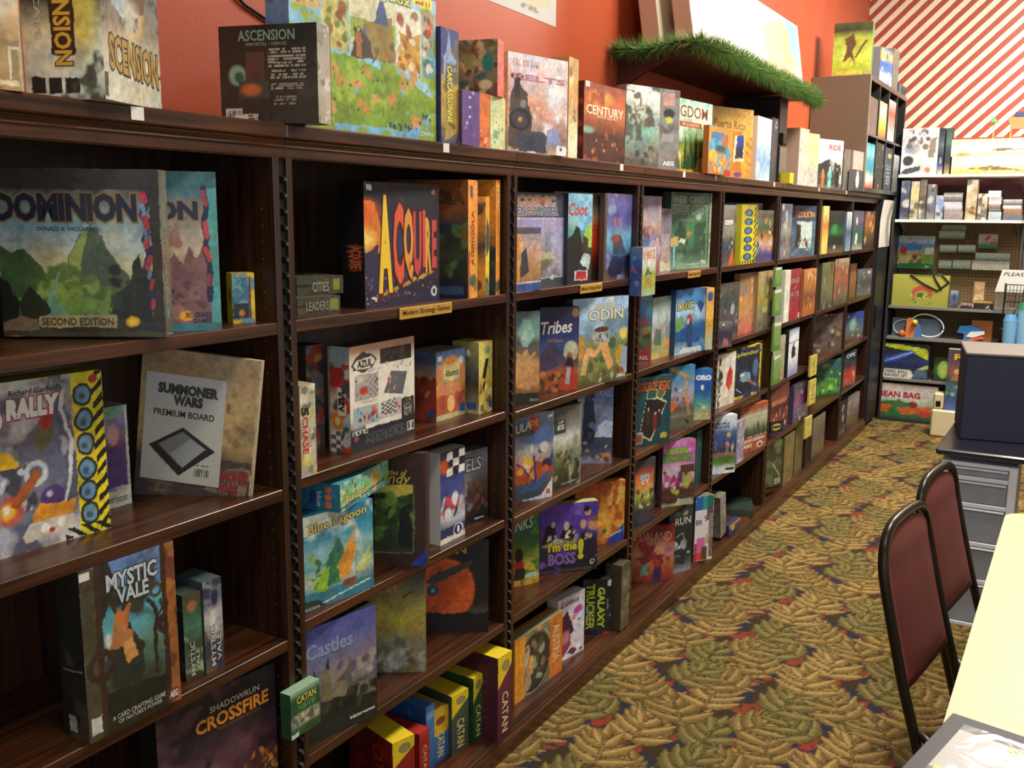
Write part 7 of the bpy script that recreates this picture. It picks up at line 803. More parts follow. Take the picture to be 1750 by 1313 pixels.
dict(k='k6',lab='black-green narrow box with gold marks in the lower row of the black cube shelf',grp='games in and on the black cube shelf',loc=(-.0812,8.224,1.86),phi=1.3614,W=.15,H=.3275,T=.2,f=[('g','383c38 2c302c 282c28 303830'),('x',6,.06,'8a8c58 b8a878')],e='50504c',tc='50504c'),
dict(k='k7',lab='slate spine with yellow sun disc in the lower row of the black cube shelf',grp='games in and on the black cube shelf',loc=(-.0748,8.568,1.86),phi=1.405,W=.15,H=.3155,T=.2,f=[('g','404c5c 485464 3c485c'),('e',.6,.82,.3,.06,'d8cc40',.2),('w',.2,.1,.8,.6,6,'a8b4bc')],e='50504c',tc='50504c'),
dict(k='k8',lab='slim grey-white box in the lower row of the black cube shelf',grp='games in and on the black cube shelf',loc=(-.0579,8.8207,1.86),phi=1.5184,W=.15,H=.2817,T=.2,f=[('g','606868 788084 c8ccd0')],e='50504c',tc='50504c'),
dict(k='k9',lab='mauve-brown box at the left in the upper row of the black cube shelf',grp='games in and on the black cube shelf',loc=(-.0513,7.711,2.235),phi=1.5621,W=.15,H=.2432,T=.2,f=[('g','70605c 605450'),('x',4,.08,'a87870')],e='50504c',tc='50504c'),
dict(k='k10',lab='pale box with yellow flash in the upper row of the black cube shelf',grp='games in and on the black cube shelf',loc=(-.0722,8.1223,2.235),phi=1.4224,W=.15,H=.2495,T=.2,f=[('g','a8603c d8c038 c8c8b8 a8b0a8'),('x',4,.08,'e0c838')],e='50504c',tc='50504c'),
dict(k='k11',lab='white and orange box in the upper row of the black cube shelf',grp='games in and on the black cube shelf',loc=(-.0696,8.4624,2.235),phi=1.4399,W=.15,H=.295,T=.2,f=[('g','e0e0e0 a8a8a8 c06038 c8c8c4')],e='50504c',tc='50504c'),
dict(k='w1',lab='big white box with black speaker-cone artwork on the uppermost back-wall shelf',grp="boxes on the back fixture's upper shelves",loc=(.0607,8.42,1.995),phi=.0,W=.2679,H=.3589,T=.12,f=[('g','d8d4cc e0e0e0 e8e4e8 d8d8dc f0f0ec'),('e',.2,.3,.16,.12,'3c3c44',.15),('e',.3,.55,.28,.16,'a8a8b4',.4),('e',.2,.62,.1,.07,'6c6c74',.2),('x',16,.06,'6c5c54 3c3438 a89890',.2,.6,.75,.95),('b',[(0,.02),(.1,.12),(.55,.2),(.55,.1),(.2,.0)],'484c58'),('b',[(.72,.35),(.78,.75),(.95,.8),(.9,.35)],'8a8078'),('e',.75,.1,.1,.08,'c87850',.3)],e='c8c4bc',tc='c8c4bc',name='board_game_box',cat='board game'),
dict(k='w2',lab='black upright box with navy foot, next to the white speaker box',grp="boxes on the back fixture's upper shelves",loc=(.3325,8.42,1.995),phi=.0,W=.0381,H=.3533,T=.12,f=[('g','c8c0b0 303c88 30343c 607078 40484c 24282c'),('e',.5,.3,.3,.08,'a0a0a8',.3)],e='2c3034',tc='2c3034',name='board_game_box',cat='board game'),
dict(k='w3',lab='second black upright box with teal top, left of the cream cartons',grp="boxes on the back fixture's upper shelves",loc=(.3815,8.42,1.995),phi=.0,W=.04,H=.3515,T=.12,f=[('g','a89c70 34383c 384448 50706c 30484c')],e='2c3034',tc='2c3034',name='board_game_box',cat='board game'),
dict(k='w4',lab='long cream carton printed with a brown aircraft, lower of two',grp='long cream cartons',loc=(.4338,8.42,1.995),phi=.0,W=.5582,H=.1338,T=.16,f=[('g','e8c848 f0e8b0 f4f0d0 f4f0d0'),('n','e8a858',5,.6,.08,0,0,.5,.4),('b',[(.15,.3),(.5,.45),(.98,.15),(.5,.2)],'807058'),('x',8,.1,'e8d830 e8a838',.0,.0,.5,.3)],e='e8e0b8',tc='e8e0b8',name='board_game_box',cat='board game'),
dict(k='w5',lab='long cream carton printed with a brown aircraft, stacked on top of its twin',grp='long cream cartons',loc=(.4232,8.42,2.1293),phi=.0,W=.5574,H=.128,T=.16,f=[('g','f0e0a8 f4f0d0 f4f0d0 f0e8a8'),('b',[(.5,.35),(.6,.45),(.98,.35),(.6,.28)],'807058'),('e',.15,.1,.12,.15,'e0a868',.4)],e='f0e8c0',tc='f0e8c0',name='board_game_box',cat='board game'),
dict(k='x0',lab='blue upright box, first on the second back-wall shelf',grp="boxes on the back fixture's upper shelves",loc=(.0796,8.42,1.645),phi=.0,W=.0661,H=.304,T=.12,f=[('g','5c6c98 384058 404c68 506088 7088b8'),('x',6,.1,'5c5448 c8c0b8')],e='5c6c98',tc='5c6c98',name='board_game_box',cat='board game'),
dict(k='x1',lab='cream-yellow upright box beside the blue one',grp="boxes on the back fixture's upper shelves",loc=(.1546,8.42,1.645),phi=.0,W=.0611,H=.2987,T=.12,f=[('g','a8a898 c8b880 d8c890 c8b880'),('x',6,.1,'5c5448 c8c0b8')],e='a8a898',tc='a8a898',name='board_game_box',cat='board game'),
dict(k='x2',lab='brown-grey slim upright box on the second back-wall shelf',grp="boxes on the back fixture's upper shelves",loc=(.2215,8.42,1.645),phi=.0,W=.0476,H=.3163,T=.12,f=[('g','807c70 706860 807468'),('x',6,.1,'5c5448 c8c0b8')],e='807c70',tc='807c70',name='board_game_box',cat='board game'),
dict(k='x3',lab='violet-grey upright box on the second back-wall shelf',grp="boxes on the back fixture's upper shelves",loc=(.2771,8.42,1.645),phi=.0,W=.0601,H=.2749,T=.12,f=[('g','8a8888 6c6c80 74747c 807c80'),('x',6,.1,'5c5448 c8c0b8')],e='8a8888',tc='8a8888',name='board_game_box',cat='board game'),
dict(k='x4',lab='short pale blue box after four upright ones',grp="boxes on the back fixture's upper shelves",loc=(.3427,8.42,1.645),phi=.0,W=.0576,H=.1887,T=.12,f=[('g','a8b0c0 88a0c8 98a8c8'),('x',6,.1,'5c5448 c8c0b8')],e='a8b0c0',tc='a8b0c0',name='board_game_box',cat='board game'),
dict(k='x5',lab='tall tan box standing alone mid-shelf',grp="boxes on the back fixture's upper shelves",loc=(.5593,8.42,1.645),phi=.0,W=.0765,H=.308,T=.12,f=[('g','c8b898 a88858 d8c8a8 b08c58 e0d8c8'),('x',6,.1,'5c5448 c8c0b8')],e='c8b898',tc='c8b898',name='board_game_box',cat='board game'),
dict(k='x6',lab='narrow brown box right of the tall tan one',grp="boxes on the back fixture's upper shelves",loc=(.6443,8.42,1.645),phi=.0,W=.0267,H=.2012,T=.12,f=[('g','807060 786450'),('x',6,.1,'5c5448 c8c0b8')],e='807060',tc='807060',name='board_game_box',cat='board game'),
dict(k='x7',lab='cream and grey box right of the narrow brown one',grp="boxes on the back fixture's upper shelves",loc=(.673,8.42,1.645),phi=.0,W=.0388,H=.2011,T=.12,f=[('g','a8a098 706c60 e0c8a8 d8c8b0'),('x',6,.1,'5c5448 c8c0b8')],e='a8a098',tc='a8a098',name='board_game_box',cat='board game'),
dict(k='y0',lab='bottom small carton of the stack right of the pale blue box',grp='small cartons stacked on the back fixture',loc=(.4093,8.42,1.645),phi=.0,W=.1348,H=.0669,T=.1,f=[('g','807878 a8989c')],e='807878',tc='807878',name='small_carton',cat='box'),
dict(k='y1',lab='second small carton of the stack right of the pale blue box',grp='small cartons stacked on the back fixture',loc=(.4086,8.42,1.7124),phi=.0,W=.128,H=.0355,T=.1,f=[('g','8a8484 d8d4d4')],e='8a8484',tc='8a8484',name='small_carton',cat='box'),
dict(k='y2',lab='third small carton of the stack right of the pale blue box',grp='small cartons stacked on the back fixture',loc=(.4025,8.42,1.7485),phi=.0,W=.128,H=.0355,T=.1,f=[('g','d8d8e0 b8b8c0')],e='d8d8e0',tc='d8d8e0',name='small_carton',cat='box'),
dict(k='y3',lab='fourth small carton of the stack right of the pale blue box',grp='small cartons stacked on the back fixture',loc=(.4029,8.42,1.7845),phi=.0,W=.1312,H=.0399,T=.1,f=[('g','48484c 98908c')],e='48484c',tc='48484c',name='small_carton',cat='box'),
dict(k='y4',lab='top small carton of the stack right of the pale blue box',grp='small cartons stacked on the back fixture',loc=(.3967,8.42,1.8249),phi=.0,W=.1312,H=.0309,T=.1,f=[('g','c8c8c0 504c48')],e='c8c8c0',tc='c8c8c0',name='small_carton',cat='box'),
dict(k='z0',lab='bottom small carton of the white-topped stack near the bracket',grp='small cartons stacked on the back fixture',loc=(.7257,8.42,1.645),phi=.0,W=.0891,H=.064,T=.1,f=[('g','98a8b0 b8c8d0')],e='98a8b0',tc='98a8b0',name='small_carton',cat='box'),
dict(k='z1',lab='second small carton of the white-topped stack near the bracket',grp='small cartons stacked on the back fixture',loc=(.7254,8.42,1.7095),phi=.0,W=.0826,H=.0216,T=.1,f=[('g','384040 8a8c8c')],e='384040',tc='384040',name='small_carton',cat='box'),
dict(k='z2',lab='third small carton of the white-topped stack near the bracket',grp='small cartons stacked on the back fixture',loc=(.72,8.42,1.7316),phi=.0,W=.0826,H=.0326,T=.1,f=[('g','6c4c48 a89890')],e='6c4c48',tc='6c4c48',name='small_carton',cat='box'),
dict(k='z3',lab='fourth small carton of the white-topped stack near the bracket',grp='small cartons stacked on the back fixture',loc=(.7195,8.42,1.7647),phi=.0,W=.0858,H=.0546,T=.1,f=[('g','e0dcdc b0acb0')],e='e0dcdc',tc='e0dcdc',name='small_carton',cat='box'),
dict(k='z4',lab='top small carton of the white-topped stack near the bracket',grp='small cartons stacked on the back fixture',loc=(.712,8.42,1.8199),phi=.0,W=.0857,H=.0479,T=.1,f=[('g','f0ecec d8d4d4')],e='f0ecec',tc='f0ecec',name='small_carton',cat='box'),
dict(k='v0',lab='bottom small carton of the brown and grey stack by the steel upright',grp='small cartons stacked on the back fixture',loc=(.8279,8.42,1.645),phi=.0,W=.1315,H=.0406,T=.1,f=[('g','585c68 70747c')],e='585c68',tc='585c68',name='small_carton',cat='box'),
dict(k='v1',lab='second small carton of the brown and grey stack by the steel upright',grp='small cartons stacked on the back fixture',loc=(.8277,8.42,1.6861),phi=.0,W=.1251,H=.0456,T=.1,f=[('g','8a6c58 a08068')],e='8a6c58',tc='8a6c58',name='small_carton',cat='box'),
dict(k='v2',lab='third small carton of the brown and grey stack by the steel upright',grp='small cartons stacked on the back fixture',loc=(.8214,8.42,1.7321),phi=.0,W=.1251,H=.0258,T=.1,f=[('g','c8c0b8 e0d8d0')],e='c8c0b8',tc='c8c0b8',name='small_carton',cat='box'),
dict(k='v3',lab='top small carton of the brown and grey stack by the steel upright',grp='small cartons stacked on the back fixture',loc=(.8216,8.42,1.7584),phi=.0,W=.1281,H=.0433,T=.1,f=[('g','383c40 c0c4c4')],e='383c40',tc='383c40',name='small_carton',cat='box'),
dict(k='p1',lab='picnic picture toy box with green band, hanging on the pegboard',loc=(.008,8.7,1.2434),phi=.0,W=.3175,H=.2688,T=.03,f=[('g','207038 207038 70983c a0b050 8aa0a8 4878b8 a8b8d0 b0b4b0'),('r',0,0,1,.14,'1c6c38'),('r',.72,.15,1,.45,'78a038'),('b',[(.3,.55),(.35,.75),(.5,.82),(.68,.72),(.7,.55)],'4070b0'),('b',[(.1,.15),(.2,.4),(.45,.4),(.4,.15)],'c8b480'),('e',.25,.55,.1,.14,'b03028',.2),('x',12,.06,'c84838 302c28 d8b070',.35,.2,.7,.45),('r',.78,.45,1,.65,'d0d0c8')],t=[('3+', 0.8, 0.03, 0.9, 0.11, 'e8f0e8', {})],e='a8aca8',tc='a8aca8',name='toy_box',cat='toy'),
dict(k='q0',lab='grey carton, highest in the middle of the pegboard, hanging on the pegboard',grp='cartons hanging on the pegboard',loc=(.3657,8.7,1.5575),phi=.0,W=.1829,H=.0468,T=.05,f=[('g','708074 8c9c8c 88988c')],e='98a090',tc='98a090',name='hanging_carton',cat='toy box'),
dict(k='q1',lab='white and green carton just below the highest one, hanging on the pegboard',grp='cartons hanging on the pegboard',loc=(.3526,8.7,1.4892),phi=.0,W=.192,H=.0657,T=.05,f=[('g','407858 98a898 b8c0b0 a8b0a0')],e='98a090',tc='98a090',name='hanging_carton',cat='toy box'),
dict(k='q2',lab='white carton, left of the middle pair, hanging on the pegboard',grp='cartons hanging on the pegboard',loc=(.3655,8.7,1.3826),phi=.0,W=.1272,H=.059,T=.05,f=[('g','407858 98a898 b8c0b0 a8b0a0')],e='98a090',tc='98a090',name='hanging_carton',cat='toy box'),
dict(k='q3',lab='white carton, right of the middle pair, hanging on the pegboard',grp='cartons hanging on the pegboard',loc=(.5014,8.7,1.3862),phi=.0,W=.1293,H=.0584,T=.05,f=[('g','407858 98a898 b8c0b0 a8b0a0')],e='98a090',tc='98a090',name='hanging_carton',cat='toy box'),
dict(k='q4',lab='short white carton, left of the lowest pair, hanging on the pegboard',grp='cartons hanging on the pegboard',loc=(.3666,8.7,1.2493),phi=.0,W=.0969,H=.0688,T=.05,f=[('g','407858 98a898 b8c0b0 a8b0a0')],e='98a090',tc='98a090',name='hanging_carton',cat='toy box'),
dict(k='q5',lab='white carton, right of the lowest pair, hanging on the pegboard',grp='cartons hanging on the pegboard',loc=(.4724,8.7,1.2513),phi=.0,W=.1344,H=.0706,T=.05,f=[('g','407858 98a898 b8c0b0 a8b0a0')],e='98a090',tc='98a090',name='hanging_carton',cat='toy box'),
dict(k='q6',lab='long pale green carton above a long white one, hanging on the pegboard',grp='cartons hanging on the pegboard',loc=(.636,8.7,1.3264),phi=.0,W=.2484,H=.0602,T=.05,f=[('g','407858 98a898 b8c0b0 a8b0a0')],e='98a090',tc='98a090',name='hanging_carton',cat='toy box'),
dict(k='q7',lab='long white carton under a pale green one, hanging on the pegboard',grp='cartons hanging on the pegboard',loc=(.616,8.7,1.2493),phi=.0,W=.2701,H=.0743,T=.05,f=[('g','c8c8b8 d8d4c4 b8b8a8')],e='98a090',tc='98a090',name='hanging_carton',cat='toy box'),
dict(k='q8',lab='carton with red characters and green foot, hanging on the pegboard',grp='cartons hanging on the pegboard',loc=(.6472,8.7,1.4204),phi=.0,W=.1393,H=.1155,T=.05,f=[('g','206c38 287840 b8b0a8 c8c4bc b0a8a0'),('x',8,.12,'b03048 c84858',.15,.35,.9,.85)],e='98a090',tc='98a090',name='hanging_carton',cat='toy box'),
dict(k='r2',lab='small blue and grey blister card beside the olive bag',loc=(.5069,8.42,.955),phi=.0,W=.0551,H=.1374,T=.05,f=[('g','38383c 5c6470 4868a0 a8b0b8'),('e',.5,.6,.3,.25,'284878',.3)],e='505860',tc='505860',name='blister_card',cat='toy'),
dict(k='r3',lab='clear pack with cream puzzle shapes on the pegboard shelf',loc=(.6552,8.6,.955),phi=.0,W=.0761,H=.2034,T=.02,f=[('g','a88850 c8a878 a88858 b09060'),('e',.5,.35,.4,.2,'d8b890',.2),('e',.5,.8,.35,.1,'c8a080',.2)],e='a88858',tc='a88858',name='blister_card',cat='toy'),
dict(k='r4',lab='dark tray of small pink goods',loc=(.5835,8.42,.955),phi=.0,W=.1006,H=.0455,T=.08,f=[('g','201c1c 282424 b88878'),('x',8,.2,'c89c90',0,.5,1,1)],e='2c2828',tc='2c2828',name='display_tray',cat='tray'),
dict(k='r5',lab='black box with yellow top edge',loc=(.6797,8.42,.955),phi=.0,W=.1362,H=.0652,T=.08,f=[('g','1c1c1c 202020 201f1c d8b848'),('x',3,.15,'b8bcc0',.5,.0,1,.4)],e='1c1c1c',tc='1c1c1c',name='display_tray',cat='tray'),
dict(k='s1',lab='black, blue and lime racket set box with white arrow banner',loc=(.0462,8.42,.36),phi=.0,W=.344,H=.2891,T=.06,f=[('g','30404c 243040 1c2848 28306c 20263c 1c1c20 1c1c20'),('p',[(0,.97),(.3,.97),(.95,.86),(.98,.55),(.6,.78),(0,.88)],'b8c028'),('b',[(0,.4),(0,.55),(.6,.82),(.7,.76),(.3,.5)],'3048a8'),('l',[(0,.45),(.6,.75)],.02,'8098d0'),('p',[(0,.0),(0,.26),(.6,.24),(.68,.1),(.6,-.02)],'d0d0c8'),('b',[(.66,.05),(.7,.25),(.95,.3),(.98,.05)],'506c80'),('p',[(.72,.28),(.98,.42),(.98,.3)],'b8b878')],t=[('TRAC BALL', 0.03, 0.14, 0.55, 0.22, '202428', {'bold': 0.02}), ('RACKET SET', 0.03, 0.03, 0.55, 0.11, '202428', {'bold': 0.02})],e='1c1c20',tc='1c1c20',name='toy_box',cat='toy'),
dict(k='s2',lab='black and green ball box beside the racket set',loc=(.4306,8.42,.36),phi=.0,W=.1081,H=.1904,T=.06,f=[('g','202420 245030 286838 203c28 1c1c1c'),('e',.65,.5,.45,.4,'90b848',.15),('e',.65,.5,.3,.25,'b0c868',.4)],e='1c241c',tc='1c241c',name='toy_box',cat='toy'),
dict(k='s3',lab='large white and green box with red bag-toss lettering on the floor',loc=(.0452,8.42,.03),phi=.0,W=.43,H=.2792,T=.12,f=[('g','2c5c30 306838 38703c a0b898 c8ccc4 d0ccc8 c8c0bc d8c8c0'),('b',[(.0,.45),(.3,.52),(.55,.42),(.4,.3),(.0,.3)],'3c6c38'),('p',[(0,.15),(0,.38),(.2,.35),(.12,.12)],'c05c28'),('p',[(.38,.1),(.3,.3),(.55,.32),(.9,.4),(.9,.2)],'c86030'),('e',.58,.42,.09,.11,'8a2820',.2),('e',.8,.17,.11,.1,'c03c38',.15),('r',0,.83,1,1,'c8bcb4')],t=[('BEAN BAG', -0.05, 0.6, 0.7, 0.78, 'b02838', {'bold': 0.04}), ('GAME', 0.12, 0.5, 0.42, 0.58, 'b8c8b8', {})],e='a8a8a0',tc='a8a8a0',name='toy_box',cat='toy')]

# ------------------------------------------------------------------ games: one object per box, print painted procedurally
def game(g):
    W, H, T = g['W'], g['H'], g['T']; seed = abs(sum(ord(c)*(i+3) for i, c in enumerate(g['k']))) % 997
    loc = Vector(g['loc']); dist = max(1.2, (loc-CAM).length)
    cell = 1.45*dist/1663.0
    mat = M_WRAP if g.get('wrap') else M_MATTE
    lift0 = .0
    m = MB(); tray = (g.get('tray') or (dist < 4.4 and .12 < W and H > .15 and T < .12)) and T > .028
    TL = T*(.9 if g.get('s') else .72) if tray else T
    fr = lambda u, v, l: np.stack([W*np.asarray(u), -l+0*np.asarray(u), H*np.asarray(v)], -1)
    sl = lambda u, v, l: np.stack([-l+0*np.asarray(u), TL*(1-np.asarray(u)), H*np.asarray(v)], -1)
    sr = lambda u, v, l: np.stack([W+l+0*np.asarray(u), TL*np.asarray(u), H*np.asarray(v)], -1)
    def gf(fn, w, h, ops, sd):
        nx = int(max(2, min(260, round(w/cell)))); ny = int(max(2, min(260, round(h/cell))))
        X, Y = np.meshgrid(np.linspace(0, 1, nx+1), np.linspace(0, 1, ny+1))
        c = paint(ops, X, Y, w/h, sd, g.get('warp', .75)).reshape(-1, 3)
        i = np.arange(nx*ny); r = i//nx; q = i % nx; a = r*(nx+1)+q
        m.add(fn(X.ravel(), Y.ravel(), 0), np.stack([a, a+1, a+nx+2, a+nx+1], 1).tolist(), c)
    ops = [('g', g['e'])] + list(g['f'])
    gf(fr, W, H, ops, seed)
    side = g.get('s') or [('g', g['e']+' '+g['e'])]
    if g.get('s'):
        gf(sl, TL, H, side, seed+1); gf(sr, TL, H, side, seed+1)
    else:
        for fn in (sl, sr): m.add(fn(np.array([0, 1, 1, 0]), np.array([0, 0, 1, 1]), 0), [(0, 1, 2, 3)], lin(g['e']))
    tc = lin(g.get('tc') or g['e'])
    m.add([(0, 0, H), (W, 0, H), (W, TL, H), (0, TL, H)], [(0, 1, 2, 3)], tc)
    m.add([(0, 0, 0), (W, 0, 0), (W, TL, 0), (0, TL, 0)], [(3, 2, 1, 0)], lin(g['e']))
    m.add([(0, TL, 0), (W, TL, 0), (W, TL, H), (0, TL, H)], [(1, 0, 3, 2)], lin(g['e']))
    for t in g.get('t', ()):
        k = t[6] if len(t) > 6 else {}
        put_text(m, fr, *t[:6], **k)
    for t in g.get('st', ()):
        k = t[6] if len(t) > 6 else {}
        put_text(m, sl, *t[:6], **k); put_text(m, sr, *t[:6], **k)
    # top edge crease
    rz = g['phi']
    o = m.build(g.get('name', 'board_game_box'), mat, loc=loc, rot=(0, math.radians(g.get('tilt', 0)), rz))
    tag(o, g['lab'], g.get('cat', 'board game'), g.get('grp'))
    if tray:
        b = MB(); i_ = .0015; b.box(i_, TL+.0003, i_, W-i_, T, H-i_, col=np.array(lin(g['e']))*.75)
        b.build('box_tray', M_MATTE, o)
    if g.get('sheet'):
        b = MB(); w_, h_ = .165, .225; x0, z0 = .012, .040
        f2 = lambda u, v, l: np.stack([x0+w_*np.asarray(u), -.0022-l+0*np.asarray(u), z0+h_*np.asarray(v)], -1)
        nx, ny = 110, 150; X, Y = np.meshgrid(np.linspace(0, 1, nx+1), np.linspace(0, 1, ny+1))
        c = paint([('g', 'c8c8bc ccccc2 c4c4c8'), ('p', [(.08, .32), (.5, .52), (.92, .33), (.48, .06)], '2c2c30'), ('p', [(.2, .34), (.5, .48), (.8, .34), (.48, .16)], '888a8c'), ('p', [(.36, .26), (.6, .42), (.8, .34), (.52, .14)], 'a8acb0'), ('s', .68, .08, .86, .15, 1.1, 42, '303030'), ('w', .7, .16, .85, .19, 1, '606060')], X, Y, w_/h_, 3).reshape(-1, 3)
        i = np.arange(nx*ny); r = i//nx; q = i % nx; a = r*(nx+1)+q
        b.add(f2(X.ravel(), Y.ravel(), 0), np.stack([a, a+1, a+nx+2, a+nx+1], 1).tolist(), c)
        put_text(b, f2, 'SUMMONER', .16, .82, .9, .91, '3a3c40', out='6a6c70', bold=.03)
        put_text(b, f2, 'WARS', .36, .72, .72, .81, '3a3c40', out='6a6c70', bold=.03)
        put_text(b, f2, 'PREMIUM BOARD', .12, .61, .88, .67, '28241c', bold=.015)
        b.build('cover_sheet', M_MATTE, o)['label'] = 'white paper sheet lettered premium board'
    for (x, z, w_, h_) in g.get('stick', ()):
        b = MB(); b.box(x*W, -.0012, z*H, x*W+w_, -.0003, z*H+h_, col=lin('dcd8d0')); b.build('price_sticker', M_MATTE, o)
    return o
STICK = {'t3': [(.14, .0, .03, .018)], 'a7': [(-.0, .94, .02, .014)], 't9': [(.02, .93, .03, .018)], 't10': [(.01, .93, .04, .015)], 'b12': [(.0, .8, .012, .02)], 'd17': [(.86, .88, .012, .02)], 'b10': [(.04, .86, .02, .014)],
         'e15': [(.02, .75, .008, .02)], 'g4': [(.9, -.0, .03, .03)], 'c1': [], 'b20': [], 'b7': []}
for g in GAMES:
    if g['k'] in STICK: g['stick'] = STICK[g['k']]
    if g['k'] in ('k5', 'k6', 'k7', 'k8', 'k9', 'k10', 'k11'):       # one box in each cell of the cube shelf
        cell_ = {'k5': 0, 'k9': 0, 'k6': 1, 'k10': 1, 'k7': 2, 'k11': 2, 'k8': 3}[g['k']]
        g['W'] = .28; g['phi'] = PI/2
        g['loc'] = (.044, KY0+.035+cell_*(cw+.015)+.03, 1.8612 if g['loc'][2] < 2.1 else 2.2282)
        g['H'] = min(g['H'], .33)
    game(g)

# ------------------------------------------------------------------ back-wall fixture
M_STEEL = plain('grey_shelf_steel', '8e8c86', .4, .35)
M_STEELD = plain('dark_shelf_steel', '3c3c3e', .45, .35)
def pegboard():
    m, nt, b = newmat('brown_pegboard')
    tc = nd(nt, 'ShaderNodeTexCoord'); mp = nd(nt, 'ShaderNodeMapping'); mp.inputs['Scale'].default_value = (40, 1, 40)
    nt.links.new(tc.outputs['Object'], mp.inputs['Vector'])
    fr = nd(nt, 'ShaderNodeVectorMath', operation='FRACTION'); nt.links.new(mp.outputs['Vector'], fr.inputs[0])
    sb = nd(nt, 'ShaderNodeVectorMath', operation='SUBTRACT'); nt.links.new(fr.outputs[0], sb.inputs[0]); sb.inputs[1].default_value = (.5, 0, .5)
    ml = nd(nt, 'ShaderNodeVectorMath', operation='MULTIPLY'); nt.links.new(sb.outputs[0], ml.inputs[0]); ml.inputs[1].default_value = (1, 0, 1)
    ln = nd(nt, 'ShaderNodeVectorMath', operation='LENGTH'); nt.links.new(ml.outputs[0], ln.inputs[0])
    lt = nd(nt, 'ShaderNodeMath', operation='LESS_THAN'); nt.links.new(ln.outputs['Value'], lt.inputs[0]); lt.inputs[1].default_value = .17
    mx = nd(nt, 'ShaderNodeMix', data_type='RGBA'); mx.inputs['A'].default_value = (*lin('8a704a'), 1); mx.inputs['B'].default_value = (*lin('20180e'), 1)
    nt.links.new(lt.outputs[0], mx.inputs['Factor']); nt.links.new(mx.outputs['Result'], b.inputs['Base Color']); b.inputs['Roughness'].default_value = .6
    return m
M_PEG = pegboard()
def fixture(x0, x1, label):
    root = empty('display_fixture', (x0, 8.40, 0)); tag(root, label, 'shelving', 'grey back-wall shelving bays')
    Wd = x1-x0
    def p(nm, b_, mat, bev=.001):
        m = MB(); m.box(*b_, bev=bev); return m.build(nm, mat, root, attr=False)
    p('pegboard_panel', (.02, .43, .03, Wd-.02, .44, 1.62), M_PEG, 0)
    for x in (0, Wd-.018): p('upright', (x, .405, 0, x+.018, .455, 2.03), M_STEEL)
    p('base_deck', (.0, .0, .0, Wd-.0, .40, .029), M_STEELD)
    for z, d in ((.36, .0), (.70, .0), (.955, .0), (1.645, .0), (1.995, .0)):
        hi = z > 1.3
        o = p('shelf', (.002, d, z-.022, Wd-.002, .404, z), M_WHITE if hi else M_STEEL)
        for x in (.03, Wd-.04):
            m = MB(); m.prism([(.40, z-.0225), (.08, z-.0225), (.08, z-.03), (.40, z-.13)], 0, x, x+.004); m.build('bracket', M_STEEL, o, attr=False)
fixture(.05, .965, 'grey steel shelving bay with pegboard, left end of the striped back wall')
fixture(.969, 1.88, 'grey steel shelving bay with pegboard, right of the one holding toys')
# fixture side panel seen end-on beside the cabinet
m = MB(); m.box(.028, 8.41, 0, .046, 8.80, 2.03, bev=.001); o = m.build('fixture_end_panel', M_STEELD, attr=False); tag(o, 'dark end panel of the back shelving beside the black cabinet', 'panel')

# olive cloth game bag with black handles
root = empty('toy_bag', (.07, 8.42, .9555)); tag(root, 'olive-yellow toy bag with black straps and red ring, on the pegboard shelf', 'bag')
m = MB(); fn = lambda u, v, l: np.stack([.42*np.asarray(u)+0.0, -.01-l+0*np.asarray(u), .25*np.asarray(v)], -1)
X, Y = np.meshgrid(np.linspace(0, 1, 80), np.linspace(0, 1, 50))
c = paint([('g', '98983c a0a040 a8a448 b0ac50'), ('e', .54, .42, .2, .26, 'b8503c', .1), ('e', .54, .32, .14, .2, '9c9c42', .1), ('e', .52, .35, .08, .1, '4c5c30', .2), ('e', .6, .32, .05, .08, 'c8b840', .2), ('x', 8, .04, '586c38 c8c070 405030', .35, .1, .7, .4)], X, Y, .42/.25, 2).reshape(-1, 3)
i = np.arange(79*49); r = i//79; q = i % 79; a = r*80+q
m.add(fn(X.ravel(), Y.ravel(), 0), np.stack([a, a+1, a+81, a+80], 1).tolist(), c)
m.box(0, -.0099, 0, .42, .09, .25, col=lin('98983c'), bev=.008); m.build('pouch', M_MATTE, root)
for pts in ([(.13, .25), (.22, .19), (.34, .13), (.42, .20), (.36, .262), (.14, .262)], [(.30, .26), (.33, .20), (.37, .14)]):
    m = MB(); m.tube([(x, -.016, z) for x, z in pts], .006, 6, col=lin('17140f'), rx=.009); m.build('strap', M_MATTE, root)

# rackets, ball and discs on the fourth shelf
def oval(m, cx, cz, rx, rz, r, y=0, col='d0d0d0', a0=0, n=28, tilt=0):
    pts = [(cx+rx*math.cos(t)*math.cos(tilt)-rz*math.sin(t)*math.sin(tilt), y, cz+rx*math.cos(t)*math.sin(tilt)+rz*math.sin(t)*math.cos(tilt)) for t in [2*PI*k/n+a0 for k in range(n+1)]]
    m.tube(pts, r, 6, col=lin(col))
root = empty('racket_set', (.08, 8.45, .7005)); tag(root, 'white-rimmed scoop rackets with blue and orange sleeve, second shelf from the floor fixture', 'racket set')
m = MB(); oval(m, .27, .1, .125, .088, .006, col='d8dce0', tilt=-.25); m.build('racket_rim', M_MATTE, root)
m = MB(); oval(m, .09, .075, .08, .06, .005, y=.02, col='b8c4cc'); m.build('racket_rim', M_MATTE, root)
m = MB(); m.box(.0, .03, .0, .37, .034, .15, col=lin('586878')); m.build('backing_card', M_MATTE, root)
m = MB(); m.prism([(.11, .0), (.17, .0), (.20, .13), (.14, .16), (.115, .15)], 1, -.012, -.006, col=lin('d07838')); m.prism([(.17, .0), (.24, .0), (.22, .1), (.2, .12)], 1, -.012, -.007, col=lin('4870b0')); m.build('card_sleeve', M_MATTE, root)
